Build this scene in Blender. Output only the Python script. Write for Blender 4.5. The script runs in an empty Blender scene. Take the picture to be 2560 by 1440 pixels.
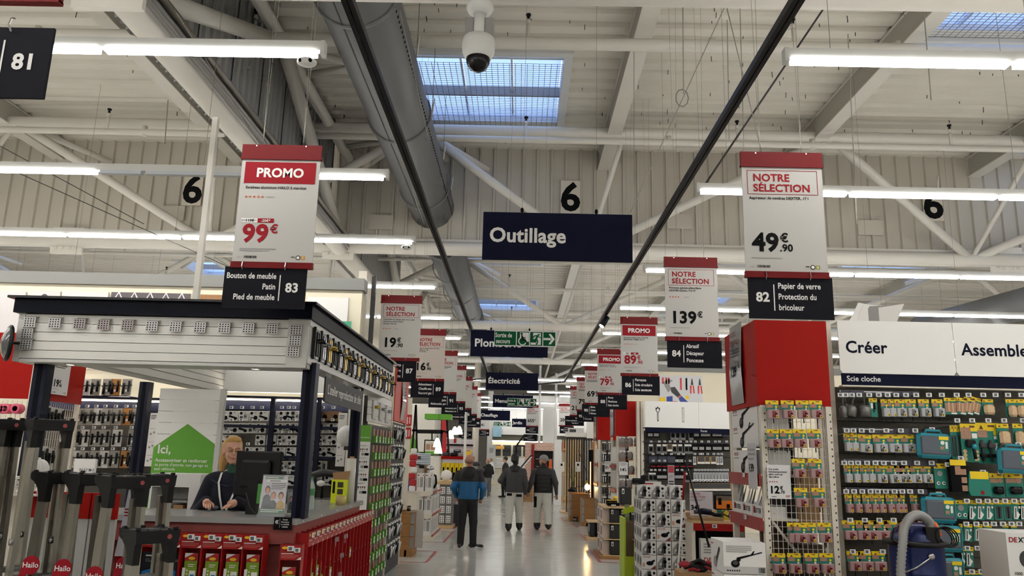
import bpy, math, random
from mathutils import Matrix, Vector
random.seed(7)
SC = bpy.context.scene
COL = SC.collection
PI = math.pi
# ------------------------------------------------------------------ camera
F, CAMZ = 1940.0, 1.70                      # focal length in px of the 2560x1440 frame, eye height
def _basis():
    y = Vector(((1297-1280)/F, (1141-720)/F, 1)).normalized()
    p = Vector(((2297-1280)/F, (1166-720)/F, 1))
    z = y.cross(p).normalized()
    if z.y > 0: z = -z
    return y.cross(z), y, z
AX, AY, AZ = _basis()
R3 = Matrix((AX, AY, AZ))
cam = bpy.data.cameras.new('camera')
cam.sensor_width = 36; cam.lens = 36*F/2560; cam.clip_end = 300; cam.clip_start = .05
camo = bpy.data.objects.new('camera', cam); COL.objects.link(camo)
m = Matrix.Identity(4)
for i in range(3):
    m[i][0] = R3[i][0]; m[i][1] = -R3[i][1]; m[i][2] = -R3[i][2]
m[2][3] = CAMZ
camo.matrix_world = m
SC.camera = camo
# ------------------------------------------------------------------ sky, view
w = bpy.data.worlds.new('sky'); SC.world = w; w.use_nodes = True
nt = w.node_tree; bg = nt.nodes['Background']
bg.inputs[0].default_value = (.74, .84, 1, 1); bg.inputs[1].default_value = 2.3
SC.view_settings.view_transform = 'Standard'; SC.view_settings.look = 'None'
SC.view_settings.gamma = 1; SC.view_settings.exposure = 0.0
SC.view_settings.use_curve_mapping = False
cy = SC.cycles
cy.max_bounces = 5; cy.diffuse_bounces = 3; cy.glossy_bounces = 2; cy.transmission_bounces = 2; cy.transparent_max_bounces = 6
cy.use_adaptive_sampling = True; cy.adaptive_threshold = .08; cy.adaptive_min_samples = 12; cy.use_denoising = True
cy.use_light_tree = False; cy.debug_use_spatial_splits = True
cy.caustics_reflective = False; cy.caustics_refractive = False; cy.sample_clamp_indirect = 4
LAMP = 32.0                                 # strip light strength

def W(px, py, Y=None, X=None, Z=None):
    """world point seen at a photo pixel at a given real depth / side / height"""
    d = R3 @ Vector(((px-1280)/F, (py-720)/F, 1))
    o = Vector((0, 0, CAMZ))
    t = Y/d.y if Y is not None else X/d.x if X is not None else (Z-CAMZ)/d.z
    return o + d*t
# ------------------------------------------------------------------ materials
MATS = {}
def mat(name, c, r=.5, me=0, emit=0, noise=0, scale=20, alpha=1, trans=0, spec=None, bump=0, tl=0):
    if name in MATS: return MATS[name]
    M = bpy.data.materials.new(name); M.use_nodes = True
    t = M.node_tree; b = t.nodes['Principled BSDF']
    c = tuple(((v/255)/12.92 if v/255 <= .04045 else ((v/255+.055)/1.055)**2.4) for v in c) + (1,)
    b.inputs['Base Color'].default_value = c
    b.inputs['Roughness'].default_value = r; b.inputs['Metallic'].default_value = me
    if spec is not None: b.inputs['Specular IOR Level'].default_value = spec
    if alpha < 1: b.inputs['Alpha'].default_value = alpha
    if trans: b.inputs['Transmission Weight'].default_value = trans
    if emit:
        b.inputs['Emission Color'].default_value = c; b.inputs['Emission Strength'].default_value = emit
    if noise or bump:
        tc = t.nodes.new('ShaderNodeTexCoord'); n = t.nodes.new('ShaderNodeTexNoise')
        n.inputs['Scale'].default_value = scale; n.inputs['Detail'].default_value = 4
        t.links.new(tc.outputs['Object'], n.inputs['Vector'])
        if noise:
            mx = t.nodes.new('ShaderNodeMix'); mx.data_type = 'RGBA'
            mx.inputs[6].default_value = tuple(v*(1-noise) for v in c[:3])+(1,)
            mx.inputs[7].default_value = tuple(min(1, v*(1+noise)) for v in c[:3])+(1,)
            t.links.new(n.outputs['Fac'], mx.inputs[0]); t.links.new(mx.outputs[2], b.inputs['Base Color'])
        if bump:
            bp = t.nodes.new('ShaderNodeBump'); bp.inputs['Strength'].default_value = bump
            t.links.new(n.outputs['Fac'], bp.inputs['Height']); t.links.new(bp.outputs[0], b.inputs['Normal'])
    MATS[name] = M
    return M
def wood(name, c, c2, stretch=(1, 1, 12), scale=6):
    M = mat(name, c, .6)
    t = M.node_tree; b = t.nodes['Principled BSDF']
    tc = t.nodes.new('ShaderNodeTexCoord'); mp = t.nodes.new('ShaderNodeMapping'); n = t.nodes.new('ShaderNodeTexNoise')
    mp.inputs['Scale'].default_value = stretch; n.inputs['Scale'].default_value = scale; n.inputs['Detail'].default_value = 6
    mx = t.nodes.new('ShaderNodeMix'); mx.data_type = 'RGBA'
    lin = lambda q: tuple((v/255)**2.2 for v in q)+(1,)
    mx.inputs[6].default_value = lin(c); mx.inputs[7].default_value = lin(c2)
    t.links.new(tc.outputs['Object'], mp.inputs[0]); t.links.new(mp.outputs[0], n.inputs[0])
    t.links.new(n.outputs[0], mx.inputs[0]); t.links.new(mx.outputs[2], b.inputs['Base Color'])
    return M
STEEL_W = mat('white_painted_steel', (224, 220, 210), .5, noise=.05, scale=3)
ROOF_W = mat('white_roof_sheet', (230, 225, 213), .55, noise=.08, scale=1.5)
CLAD = mat('corrugated_cladding', (196, 190, 177), .55, noise=.06, scale=2)
CLAD_G = mat('grey_cladding', (172, 172, 170), .5, noise=.06, scale=2)
DUCTM = mat('grey_duct', (112, 113, 115), .5, .2, noise=.08, scale=2)
BLACKM = mat('black_plastic', (12, 12, 13), .45, spec=.3)
BLACKG = mat('black_gloss', (10, 10, 12), .25, spec=.3)
NAVY = mat('navy_sign', (10, 15, 40), .7, noise=.04, spec=.15)
NAVYM = mat('navy_metal', (9, 14, 38), .45, noise=.05, spec=.25)
NAVYG = mat('navy_gloss', (5, 8, 20), .45, spec=.1)
DARKS = mat('dark_sign', (20, 20, 28), .7, spec=.15)
WHITE = mat('white_print', (236, 234, 230), .55)
PAPER = mat('poster_paper', (188, 186, 181), .5, noise=.02, scale=4, bump=.05)
PAPERB = mat('poster_paper_cream', (194, 184, 174), .5, noise=.02, scale=4)
RED = mat('red_print', (150, 18, 32), .6, spec=.2)
REDD = mat('red_rail', (112, 10, 14), .5, spec=.2)
REDP = mat('red_panel', (160, 18, 8), .6, noise=.04, scale=4, spec=.15)
REDK = mat('dark_red_panel', (140, 26, 24), .5, noise=.04, scale=4)
INK = mat('black_ink', (14, 14, 16), .7, spec=.12)
GREY = mat('grey_print', (150, 148, 146), .6)
GREYD = mat('grey_dark', (58, 58, 60), .6)
CREAM = mat('cream_shelf_metal', (222, 214, 198), .45, noise=.03, scale=5)
CREAMW = mat('cream_wall', (232, 224, 200), .6, noise=.03, scale=3)
WPAINT = mat('white_panel', (238, 237, 232), .4, noise=.02, scale=4)
GREEN = mat('exit_green', (6, 84, 50), .6, spec=.15)
LGREEN = mat('leaf_green', (92, 160, 40), .5)
TEAL = mat('teal_card', (18, 120, 104), .5)
YELLOW = mat('yellow_card', (240, 206, 20), .5)
STAR = mat('star_orange', (196, 96, 60), .6)
CHROME = mat('chrome', (200, 200, 202), .25, 1)
WIRE = mat('white_wire', (230, 226, 216), .4)
CABLE = mat('steel_cable', (140, 136, 126), .5, .3)
LED = mat('lit_diffuser', (255, 252, 248), .5, emit=LAMP)
CLEAR = mat('clear_plastic', (225, 232, 236), .08, alpha=.22)
FROST = mat('frosted_blister', (204, 206, 208), .2, alpha=.75)
PAPER2 = mat('white_sheet', (226, 225, 224), .5)
TAGSCR = mat('tag_screen', (96, 98, 98), .4)
KRAFT = mat('cardboard', (160, 124, 84), .8, noise=.08)
WOODP = wood('crate_pine', (168, 122, 72), (126, 84, 44), (1, 1, 14), 3)
PLY = wood('light_ply', (214, 184, 138), (190, 156, 108), (10, 1, 1), 4)
ALU = mat('brushed_aluminium', (164, 160, 150), .32, .9, noise=.06, scale=9)
# ------------------------------------------------------------------ geometry
_tc = bpy.data.curves.new('type', 'FONT'); _to = bpy.data.objects.new('type', _tc); COL.objects.link(_to)
_tc.resolution_u = 3
_TX = {}
def textmesh(s, bold, align):
    k = (s, bold, align)
    if k not in _TX:
        _tc.body = s; _tc.offset = bold; _tc.align_x = align; _tc.space_character = 1 + bold*1.2; _tc.space_line = 1
        dg = bpy.context.evaluated_depsgraph_get(); dg.update()
        e = _to.evaluated_get(dg); me = e.to_mesh()
        _TX[k] = ([(v.co.x, v.co.y) for v in me.vertices], [tuple(p.vertices) for p in me.polygons])
        e.to_mesh_clear()
    return _TX[k]
class G:
    """collects shapes of one part; build() links them as one mesh object"""
    def __init__(s, M=None):
        s.v = []; s.f = []; s.m = []; s.mats = []; s.sm = []; s.M = M
    def mi(s, m):
        if m not in s.mats: s.mats.append(m)
        return s.mats.index(m)
    def add(s, vs, fs, m, smooth=False):
        o = len(s.v)
        s.v += [Vector(v) for v in vs] if s.M is None else [s.M @ Vector(v) for v in vs]
        k = s.mi(m)
        for f in fs: s.f.append([i+o for i in f]); s.m.append(k); s.sm.append(smooth)
        return s
    def box(s, x0, x1, y0, y1, z0, z1, m):
        vs = [(x, y, z) for x in (x0, x1) for y in (y0, y1) for z in (z0, z1)]
        return s.add(vs, [(0, 1, 3, 2), (4, 6, 7, 5), (0, 4, 5, 1), (2, 3, 7, 6), (0, 2, 6, 4), (1, 5, 7, 3)], m)
    def cbox(s, x0, x1, y0, y1, z0, z1, m, b=.01):
        """box with chamfered vertical edges and top"""
        P = [(x0+b, y0), (x1-b, y0), (x1, y0+b), (x1, y1-b), (x1-b, y1), (x0+b, y1), (x0, y1-b), (x0, y0+b)]
        cx, cyy = (x0+x1)/2, (y0+y1)/2
        ins = lambda q: (q[0]+(b if q[0] < cx else -b)*.7, q[1]+(b if q[1] < cyy else -b)*.7)
        vs = [(*ins(p), z0) for p in P]+[(*p, z0+b) for p in P]+[(*p, z1-b) for p in P]+[(*ins(p), z1) for p in P]
        fs = [tuple(range(7, -1, -1)), tuple(range(24, 32))]
        for L in range(3):
            for i in range(8): j = (i+1) % 8; fs.append((L*8+i, L*8+j, L*8+8+j, L*8+8+i))
        return s.add(vs, fs, m)
    def quad(s, a, b, c, d, m): return s.add([a, b, c, d], [(0, 1, 2, 3)], m)
    def rect(s, x0, x1, z0, z1, y, m):
        """flat print on a face that looks toward -y"""
        return s.quad((x0, y, z0), (x1, y, z0), (x1, y, z1), (x0, y, z1), m)
    def poly(s, pts, y0, y1, m):
        """prism of an x-z outline between two depths"""
        n = len(pts)
        vs = [(x, y0, z) for x, z in pts]+[(x, y1, z) for x, z in pts]
        return s.add(vs, [tuple(range(n)), tuple(range(2*n-1, n-1, -1))]+[(i, n+i, n+(i+1) % n, (i+1) % n) for i in range(n)], m)
    def flat(s, pts, y, m): return s.add([(x, y, z) for x, z in pts], [tuple(range(len(pts)))], m)
    def disc(s, x, z, r, y, m, n=16, rz=None):
        return s.flat([(x+r*math.cos(2*PI*i/n), z+(rz or r)*math.sin(2*PI*i/n)) for i in range(n)], y, m)
    def tube(s, a, b, r, m, n=8, r2=None, cap=True):
        return s.path([a, b], r, m, n, r2, cap)
    def path(s, pts, r, m, n=8, r2=None, cap=True, radii=None):
        P = [Vector(p) for p in pts]; N = len(P); vs = []; up = None
        for i, p in enumerate(P):
            t = (P[min(i+1, N-1)]-P[max(i-1, 0)]).normalized()
            if up is None:
                up = Vector((0, 0, 1)) if abs(t.z) < .9 else Vector((1, 0, 0))
            a = t.cross(up).normalized(); up = a.cross(t).normalized()
            rr = radii[i] if radii else (r+(r2-r)*i/(N-1) if r2 is not None else r)
            for k in range(n):
                q = 2*PI*(k+.5)/n
                vs.append(p+a*rr*math.cos(q)+up*rr*math.sin(q))
        fs = [(i*n+k, i*n+(k+1) % n, (i+1)*n+(k+1) % n, (i+1)*n+k) for i in range(N-1) for k in range(n)]
        s.add(vs, fs, m, n > 5)
        if cap:
            o = len(s.v)-len(vs); kk = s.mi(m)
            s.f.append([o+k for k in range(n)][::-1]); s.f.append([o+(N-1)*n+k for k in range(n)])
            s.m += [kk, kk]; s.sm += [False, False]
        return s
    def lathe(s, prof, c, m, n=16, axis='z'):
        vs = []; N = len(prof)
        for r, h in prof:
            for k in range(n):
                a, b = r*math.cos(2*PI*k/n), r*math.sin(2*PI*k/n)
                vs.append((c[0]+a, c[1]+b, c[2]+h) if axis == 'z' else (c[0]+a, c[1]+h, c[2]+b) if axis == 'y' else (c[0]+h, c[1]+a, c[2]+b))
        fs = [(i*n+k, i*n+(k+1) % n, (i+1)*n+(k+1) % n, (i+1)*n+k) for i in range(N-1) for k in range(n)]
        s.add(vs, fs, m, True)
        return s
    def ell(s, c, rx, ry, rz, m, n=12, k=8):
        prof = [(math.sin(PI*i/k), -math.cos(PI*i/k)) for i in range(k+1)]
        vs = [(c[0]+rx*p*math.cos(2*PI*j/n), c[1]+ry*p*math.sin(2*PI*j/n), c[2]+rz*h) for p, h in prof for j in range(n)]
        return s.add(vs, [(i*n+j, i*n+(j+1) % n, (i+1)*n+(j+1) % n, (i+1)*n+j) for i in range(k) for j in range(n)], m, True)
    def text(s, t, x, z, size, m, y=-.001, bold=.02, align='LEFT', sx=1):
        vs, fs = textmesh(t, bold, align)
        return s.add([(x+a*size*sx, y, z+b*size) for a, b in vs], fs, m)
    def lines(s, x, z, w, n, pitch, m, y, h=None, seed=0):
        """rows of tiny print too small to read"""
        rr = random.Random(seed)
        for i in range(n):
            ww = w*(1 if i < n-1 else rr.uniform(.4, .9))
            s.rect(x, x+ww, z-i*pitch-(h or pitch*.45), z-i*pitch, y, m)
        return s
    def build(s, name, parent=None, loc=None, rotz=0):
        me = bpy.data.meshes.new(name)
        me.from_pydata([tuple(v) for v in s.v], [], s.f)
        for m in s.mats: me.materials.append(m)
        me.polygons.foreach_set('material_index', s.m)
        me.polygons.foreach_set('use_smooth', s.sm)
        me.update()
        o = bpy.data.objects.new(name, me); COL.objects.link(o)
        if parent is not None: o.parent = parent
        if loc is not None: o.location = loc
        o.rotation_euler.z = rotz
        return o
def tag(o, label, cat, group=None):
    o['label'] = label; o['category'] = cat
    if group: o['group'] = group
    return o
def thing(name, label, cat, loc=(0, 0, 0), rotz=0, group=None):
    o = bpy.data.objects.new(name, None); o.empty_display_size = .1
    o.location = loc; o.rotation_euler.z = rotz; COL.objects.link(o)
    return tag(o, label, cat, group)
def struct(o):
    o['kind'] = 'structure'; return o
def copy_tree(o, parent=None):
    c = o.copy(); COL.objects.link(c)
    if parent is not None: c.parent = parent
    for ch in list(o.children): copy_tree(ch, c)
    return c
class Proto:
    """first call places the original, later calls place copies"""
    def __init__(s, root): s.root = root; s.used = False
    def put(s, loc, label, rotz=0, group=None, tilt=0, scale=None):
        o = copy_tree(s.root) if s.used else s.root
        s.used = True
        o.location = loc; o.rotation_euler = (0, tilt, rotz); o['label'] = label
        if group: o['group'] = group
        if scale: o.scale = scale
        return o
NTH = 'first second third fourth fifth sixth seventh eighth ninth tenth eleventh twelfth thirteenth fourteenth fifteenth sixteenth seventeenth eighteenth nineteenth twentieth'.split()
NTH += ['twenty-'+n for n in NTH[:9]]+['thirtieth']+['thirty-'+n for n in NTH[:9]]
# ================================================================== the hall
ROOFZ = 8.05
TR = [6.2, 15.2, 24.5, 33.8, 43.1]           # truss lines
fm = mat('polished_concrete', (192, 191, 184), .17, noise=.08, scale=.7, spec=.5)
nb = fm.node_tree
n2 = nb.nodes.new('ShaderNodeTexNoise'); n2.inputs['Scale'].default_value = 3; n2.inputs['Detail'].default_value = 5
mr = nb.nodes.new('ShaderNodeMapRange'); mr.inputs[3].default_value = .06; mr.inputs[4].default_value = .24
nb.links.new(nb.nodes['Texture Coordinate'].outputs['Object'], n2.inputs['Vector'])
nb.links.new(n2.outputs[0], mr.inputs[0]); nb.links.new(mr.outputs[0], nb.nodes['Principled BSDF'].inputs['Roughness'])
g = G(); g.box(-24, 24, -14, 62, -.2, 0, fm); struct(g.build('floor'))
wm = mat('hall_wall', (205, 201, 190), .7, noise=.05, scale=1)
g = G(); g.box(-24.2, -24, -14, 62, 0, 9, wm); struct(g.build('wall_left'))
g = G(); g.box(24, 24.2, -14, 62, 0, 9, wm); struct(g.build('wall_right'))
g = G(); g.box(-24, 24, 62, 62.2, 0, 9, wm); struct(g.build('wall_back'))
g = G(); g.box(-24, 24, -14.2, -14, 0, 9, wm); struct(g.build('wall_front'))
# skylight openings: (x0, x1, y0, y1)
SKY = [(-2.0, .6, 11.45, 14.3), (5.65, 8.3, 7.9, 10.75), (9.6, 12.2, 12.6, 15.0), (-2.0, .6, 22.7, 25.4), (-2.0, .6, 31.5, 34.2), (-2.0, .6, 40.5, 43.2),
       (-16.6, -13.9, 21.3, 24), (-12, -9.3, 26, 28.7), (10.4, 13.2, 23.3, 26), (5.6, 8.2, 29, 31.7), (5.6, 8.2, 19.4, 22), (-9.8, -7.2, 17, 19.6), (5.65, 8.3, -4, -1.2), (-5.2, -2.6, -4, -1.2)]
# corrugated roof sheet with ribs running across the hall
def roof():
    ys = sorted({-14, 62} | {v for s in SKY for v in s[2:]})
    g = G()
    for y0, y1 in zip(ys, ys[1:]):
        cuts = sorted([s for s in SKY if s[2] <= y0 and s[3] >= y1])
        xs = []; c = -24
        for s in cuts: xs.append((c, s[0])); c = s[1]
        xs.append((c, 24))
        p = .36
        for x0, x1 in xs:
            vs = []; y = y0
            k0 = int((y0+20)/p)
            prof = []
            k = k0
            while True:
                b = k*p-20
                if b > y1: break
                for dy, dz in ((0, 0), (.2, 0), (.235, .06), (.325, .06)):
                    yy = b+dy
                    if y0 <= yy <= y1: prof.append((yy, dz))
                k += 1
            prof = [(y0, 0)]+prof+[(y1, 0)]
            n = len(prof)
            vs = [(x, yy, ROOFZ+dz) for yy, dz in prof for x in (x0, x1)]
            g.add(vs, [(2*i, 2*i+1, 2*i+3, 2*i+2) for i in range(n-1)], ROOF_W)
    g.box(-24.2, 24.2, -14.2, -14, ROOFZ, 9, ROOF_W)
    return g.build('ceiling')
struct(roof())
# skylight domes: frame, panes, glazing bars, wire grid
panem = bpy.data.materials.new('skylight_pane'); panem.use_nodes = True
t = panem.node_tree; t.nodes.clear()
o_ = t.nodes.new('ShaderNodeOutputMaterial'); mxs = t.nodes.new('ShaderNodeMixShader'); tr_ = t.nodes.new('ShaderNodeBsdfTransparent'); tl_ = t.nodes.new('ShaderNodeBsdfTranslucent')
tr_.inputs[0].default_value = (.52, .6, .78, 1); tl_.inputs[0].default_value = (.72, .82, 1, 1); mxs.inputs[0].default_value = .35
wv = t.nodes.new('ShaderNodeTexWave'); wv.inputs['Scale'].default_value = 6; wv.bands_direction = 'Y'
tcw = t.nodes.new('ShaderNodeTexCoord'); t.links.new(tcw.outputs['Object'], wv.inputs[0])
mrw = t.nodes.new('ShaderNodeMapRange'); mrw.inputs[3].default_value = .25; mrw.inputs[4].default_value = .5
t.links.new(wv.outputs['Fac'], mrw.inputs[0]); t.links.new(mrw.outputs[0], mxs.inputs[0])
t.links.new(tr_.outputs[0], mxs.inputs[1]); t.links.new(tl_.outputs[0], mxs.inputs[2]); t.links.new(mxs.outputs[0], o_.inputs[0])
FRAMEW = mat('skylight_frame', (222, 224, 224), .5)
def skylight(i, x0, x1, y0, y1):
    g = G(); z = ROOFZ; d = .14
    for a, b, c, e in ((x0-d, x0, y0-d, y1+d), (x1, x1+d, y0-d, y1+d), (x0, x1, y0-d, y0), (x0, x1, y1, y1+d)):
        g.box(a, b, c, e, z-.05, z+.42, FRAMEW)
    f = struct(g.build('window_%d' % (i+1)))
    near = y0 < 20 and abs(x0) < 8
    for k in range(3):
        a = x0+(x1-x0)*k/3; b = x0+(x1-x0)*(k+1)/3
        for c, e, zz in ((y0, y0+.3, z+.40), (y0+.36, y0+1.75, z+.30), (y0+1.75, y1, z+.22)):
            G().box(a+.02, b-.02, c, e, zz, zz+.02, panem).build('pane', f)
    for k in range(1, 3):
        a = x0+(x1-x0)*k/3
        G().box(a-.015, a+.015, y0, y1, z+.18, z+.26, FRAMEW).build('glazing_bar', f)
    G().box(x0, x1, y0+.3, y0+.36, z+.1, z+.42, FRAMEW).build('glazing_bar', f)
    G().box(x0, x1, y0+1.72, y0+1.77, z+.12, z+.3, GREY).build('glazing_bar', f)
    G().box(x0, x1, y1-.2, y1-.02, z+.02, z+.12, FRAMEW).build('vent_louvre', f)
    if near:
        g = G()
        for k in range(27): a = x0+(x1-x0)*k/26; g.tube((a, y0+.35, z+.02), (a, y1, z+.02), .006, GREY, 4, cap=False)
        for k in range(36): b = y0+.35+(y1-y0-.35)*k/35; g.tube((x0, b, z+.02), (x1, b, z+.02), .004, GREY, 4, cap=False)
        g.build('wire_grid', f)
for i, s in enumerate(SKY): skylight(i, *s)
# roof screws and clips hanging through the sheet
g = G(); rr = random.Random(3)
for k in range(420):
    x = rr.uniform(-7, 11); y = rr.uniform(6.4, 15)
    if any(s[0]-.2 < x < s[1]+.2 and s[2]-.2 < y < s[3]+.2 for s in SKY): continue
    g.tube((x, y, ROOFZ+.02), (x+rr.uniform(-.01, .01), y, ROOFZ-rr.uniform(.03, .09)), .007, GREYD, 4)
o = tag(g.build('roof_screws'), 'tiny dark screw tips poking through the white roof sheet', 'screws'); o['kind'] = 'stuff'
# corrugated smoke curtains: across the hall on each truss line and along the left truss
def curtain_x(name, y, x0, x1, z0, z1, m, step=.3):
    g = G(); x = x0; pts = []
    while x < x1:
        for dx, dy in ((0, 0), (step-.07, 0), (step-.055, -.05), (step-.015, -.05)):
            if x+dx < x1: pts.append((x+dx, y+dy))
        x += step
    pts.append((x1, y))
    g.add([(a, b, z) for a, b in pts for z in (z0, z1)], [(2*i, 2*i+2, 2*i+3, 2*i+1) for i in range(len(pts)-1)], m)
    return struct(g.build(name))
def curtain_y(name, x, y0, y1, z0, z1, m, step=.22):
    g = G(); y = y0; pts = []
    while y < y1:
        for dy, dx in ((0, 0), (step*.45, 0), (step*.55, .035), (step*.95, .035)):
            if y+dy < y1: pts.append((x+dx, y+dy))
        y += step
    pts.append((x, y1))
    g.add([(a, b, z) for a, b in pts for z in (z0, z1)], [(2*i, 2*i+2, 2*i+3, 2*i+1) for i in range(len(pts)-1)], m)
    return struct(g.build(name))
curtain_x('wall_crosswise_1', TR[1]+.22, -24, 24, 5.98, ROOFZ, CLAD)
curtain_y('wall_lengthwise_1', -4.0, 3, TR[1], 5.75, ROOFZ, CLAD_G)
curtain_y('wall_lengthwise_2', -4.0, TR[1]+.3, TR[2], 5.75, ROOFZ, CLAD_G)
g = G()
for k in range(14):
    y = 4+k*1.1
    g.box(-3.955, -3.945, y, y+.02, 5.75, ROOFZ, GREYD)
struct(g.build('trim_1'))
g = G(); g.box(-24, 24, TR[1]+.08, TR[1]+.26, 5.9, 6.0, STEEL_W); g.box(-24, 24, TR[1]+.075, TR[1]+.08, 5.92, 5.935, GREYD); struct(g.build('trim_2'))
# painted bay numbers and blank plates on the curtain
for x, lb in ((-6.93, 'above the cream wall on the left'), (.95, 'above the central hanging sign'), (8.42, 'at the right, behind the strip light')):
    t = thing('bay_number', 'black number 6 on the corrugated curtain '+lb, 'number', (x, TR[1]+.14, 6.68), group='bay numbers')
    G().box(-.2, .2, 0, .01, -.05, .66, CREAM).build('plate', t)
    G().text('6', 0, .02, .84, INK, -.003, .028, 'CENTER').build('numeral', t)
for x, z in ((-7.3, 6.3), (-2.95, 6.2), (3.2, 6.35), (7.1, 6.3)):
    tag(G().box(-.25, .25, 0, .02, 0, .32, CLAD).build('blank_plate', loc=(x, TR[1]+.145, z)), 'blank pale plate screwed to corrugated curtain, %s' % ('left of the kiosk post' if x < -5 else 'beside the grey duct' if x < 0 else 'right of the central sign' if x < 5 else 'right of the ash vacuum sign'), 'plate')
# ------------------------------------------------------------------ trusses
def truss(y, label, x0=-24, x1=24, full=True):
    t = thing('roof_truss', label, 'truss', (0, y, 0), group='roof trusses across the hall')
    zb, zt, yt = 5.78, 7.68, -1.55
    g = G(); g.tube((x0, 0, zb), (x1, 0, zb), .14, STEEL_W, 12)
    g.build('bottom_chord', t)
    G().tube((x0, yt, zt), (x1, yt, zt), .1, STEEL_W, 12).build('top_chord', t)
    k = -3
    for k in range(-3, 4):
        xt = -2.0+7.7*k; xb = xt+3.3
        for a, b in (((xt, zt), (xb, zb)), ((xt, zt), (xb-7.7, zb))):
            if abs(b[0]) < 23 and abs(a[0]) < 23: G().tube((a[0], yt, a[1]), (b[0], 0, b[1]), .085, STEEL_W, 10).build('diagonal', t)
        if abs(xb) < 23: G().tube((xb, 0, zb), (xb+.55, yt, zt), .05, STEEL_W, 8).build('strut', t)
        # short lateral braces toward the rafters
        if abs(xt) < 23:
            for s in (-1, 1): G().tube((xt, yt, zt), (xt+s*1.25, yt+1.2, zt-.32), .06, STEEL_W, 8).build('brace', t)
    return t
tl_ = ['nearest white tubular roof truss, only its bottom tube showing along the top edge', 'white tubular roof truss in front of the corrugated curtain with the number 6', 'third white roof truss, behind the Plomberie sign', 'fourth white roof truss, above the electricity sign', 'farthest white roof truss, above the heating sign']
for y, l in zip(TR, tl_):
    t = truss(y, l)
    if y < 20:
        for xx in (-3.75, -9.3, 9.7):
            g = G(); g.box(xx-.32, xx+.32, -.03, .03, 5.5, 6.05, STEEL_W)
            for a in (-.2, -.08, .08, .2):
                for b in (5.62, 5.78): g.ell((xx+a, -.04, b), .03, .02, .03, STEEL_W, 8, 6)
            g.build('gusset_plate', t)
# longitudinal truss on the left
t = thing('roof_truss', 'white tubular truss running down the hall left of the grey duct', 'truss', (-3.72, 0, 0))
G().tube((0, 2, 5.75), (0, 46, 5.75), .17, STEEL_W, 14).build('bottom_chord', t)
G().tube((0, 2, 7.75), (0, 46, 7.75), .1, STEEL_W, 12).build('top_chord', t)
for y in TR[:4]:
    G().tube((0, y, 5.75), (0, y+4.5, 7.75), .11, STEEL_W, 10).build('diagonal', t)
    G().tube((0, y+9.2, 5.75), (0, y+4.5, 7.75), .11, STEEL_W, 10).build('diagonal', t)
    for s in (1.5, 4.5, 7.5):
        G().tube((0, y+s, 7.7), (1.9, y+s+.8, 7.6), .055, STEEL_W, 8).build('brace', t)
        G().tube((.15, y+s+.9, 7.7), (1.9, y+s, 7.55), .055, STEEL_W, 8).build('brace', t)
g = G()
for dx, dz, r in ((.16, .1, .02), (.2, .05, .025), (.22, -.02, .015), (.19, -.08, .02)): g.tube((dx, 3, 5.75+dz), (dx, 15, 5.75+dz), r, GREY, 6)
g.box(.13, .3, 3, 15, 5.84, 5.86, ALU)
g.build('cable_tray', t)
# rafters
for k, x in enumerate((-9.9, -6.05, -2.2, 1.65, 5.5, 9.35, 13.2)):
    g = G(); z = ROOFZ-.02
    g.box(-.13, .13, -14, 62, z-.42, z-.40, STEEL_W); g.box(-.13, .13, -14, 62, z-.02, z, STEEL_W); g.box(-.012, .012, -14, 62, z-.4, z-.02, STEEL_W)
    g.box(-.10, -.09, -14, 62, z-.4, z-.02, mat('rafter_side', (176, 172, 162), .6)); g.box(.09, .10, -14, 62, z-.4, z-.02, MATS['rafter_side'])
    side = ['far left rafter behind the hanging 81 sign', 'left rafter crossing above the long strip light', 'rafter hidden along the grey duct', 'rafter just right of the central skylight', 'rafter crossing behind the right strip light', 'right rafter at the photo edge', 'outermost rafter beyond the right edge'][k]
    tag(g.build('rafter', loc=(x, 0, 0)), 'painted steel '+side, 'rafter', 'rafters')
# round purlin tubes and sprinkler pipes running across
def sprinkler(y, z, label, heads, r=.05, x0=-20, x1=20):
    t = thing('sprinkler_pipe', label, 'pipe', (0, y, z), group='sprinkler pipes across the hall')
    G().tube((x0, 0, 0), (x1, 0, 0), r, STEEL_W, 10).build('pipe', t)
    for x in heads:
        h = G(); h.tube((x, 0, 0), (x, 0, .3), .026, STEEL_W, 8); h.tube((x, 0, .3), (x, 0, .36), .034, STEEL_W, 8)
        hp = h.build('riser', t)
        h = G(); h.tube((x, 0, .36), (x, 0, .4), .022, BLACKM, 8); h.lathe([(.001, .41), (.035, .42), (.04, .45), (.001, .455)], (x, 0, 0), BLACKM, 8)
        h.build('sprinkler_head', hp)
    for x in (-7, -4.6, 2.6, 5.2): G().tube((x, 0, -.07), (x, 0, .12), .05, STEEL_W, 8).build('coupling', t)
    return t
sprinkler(10.0, 7.42, 'thick white sprinkler pipe crossing above the skylight, behind the dome camera', (.0, 3.75, 7.6, -3.9), .09)
sprinkler(13.25, 7.34, 'white sprinkler pipe below the skylight, in front of the curtain', (.0, 3.85, 7.7, -7.7, 11.5), .06)
sprinkler(20.6, 6.9, 'white sprinkler pipe behind the central hanging sign', (-.4, 3.85, 7.7, -7.7, -11), .05)
sprinkler(23.2, 6.7, 'white sprinkler pipe in front of the third truss', (-.4, 3.3, 7.7, -7.7, -11), .05)
sprinkler(29.5, 6.9, 'white sprinkler pipe above the electricity sign', (-.4, 3.3, 7.7, -6), .05)
sprinkler(39, 6.9, 'distant white sprinkler pipe above the heating sign', (-.4, 3.3, 6), .05)
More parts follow.
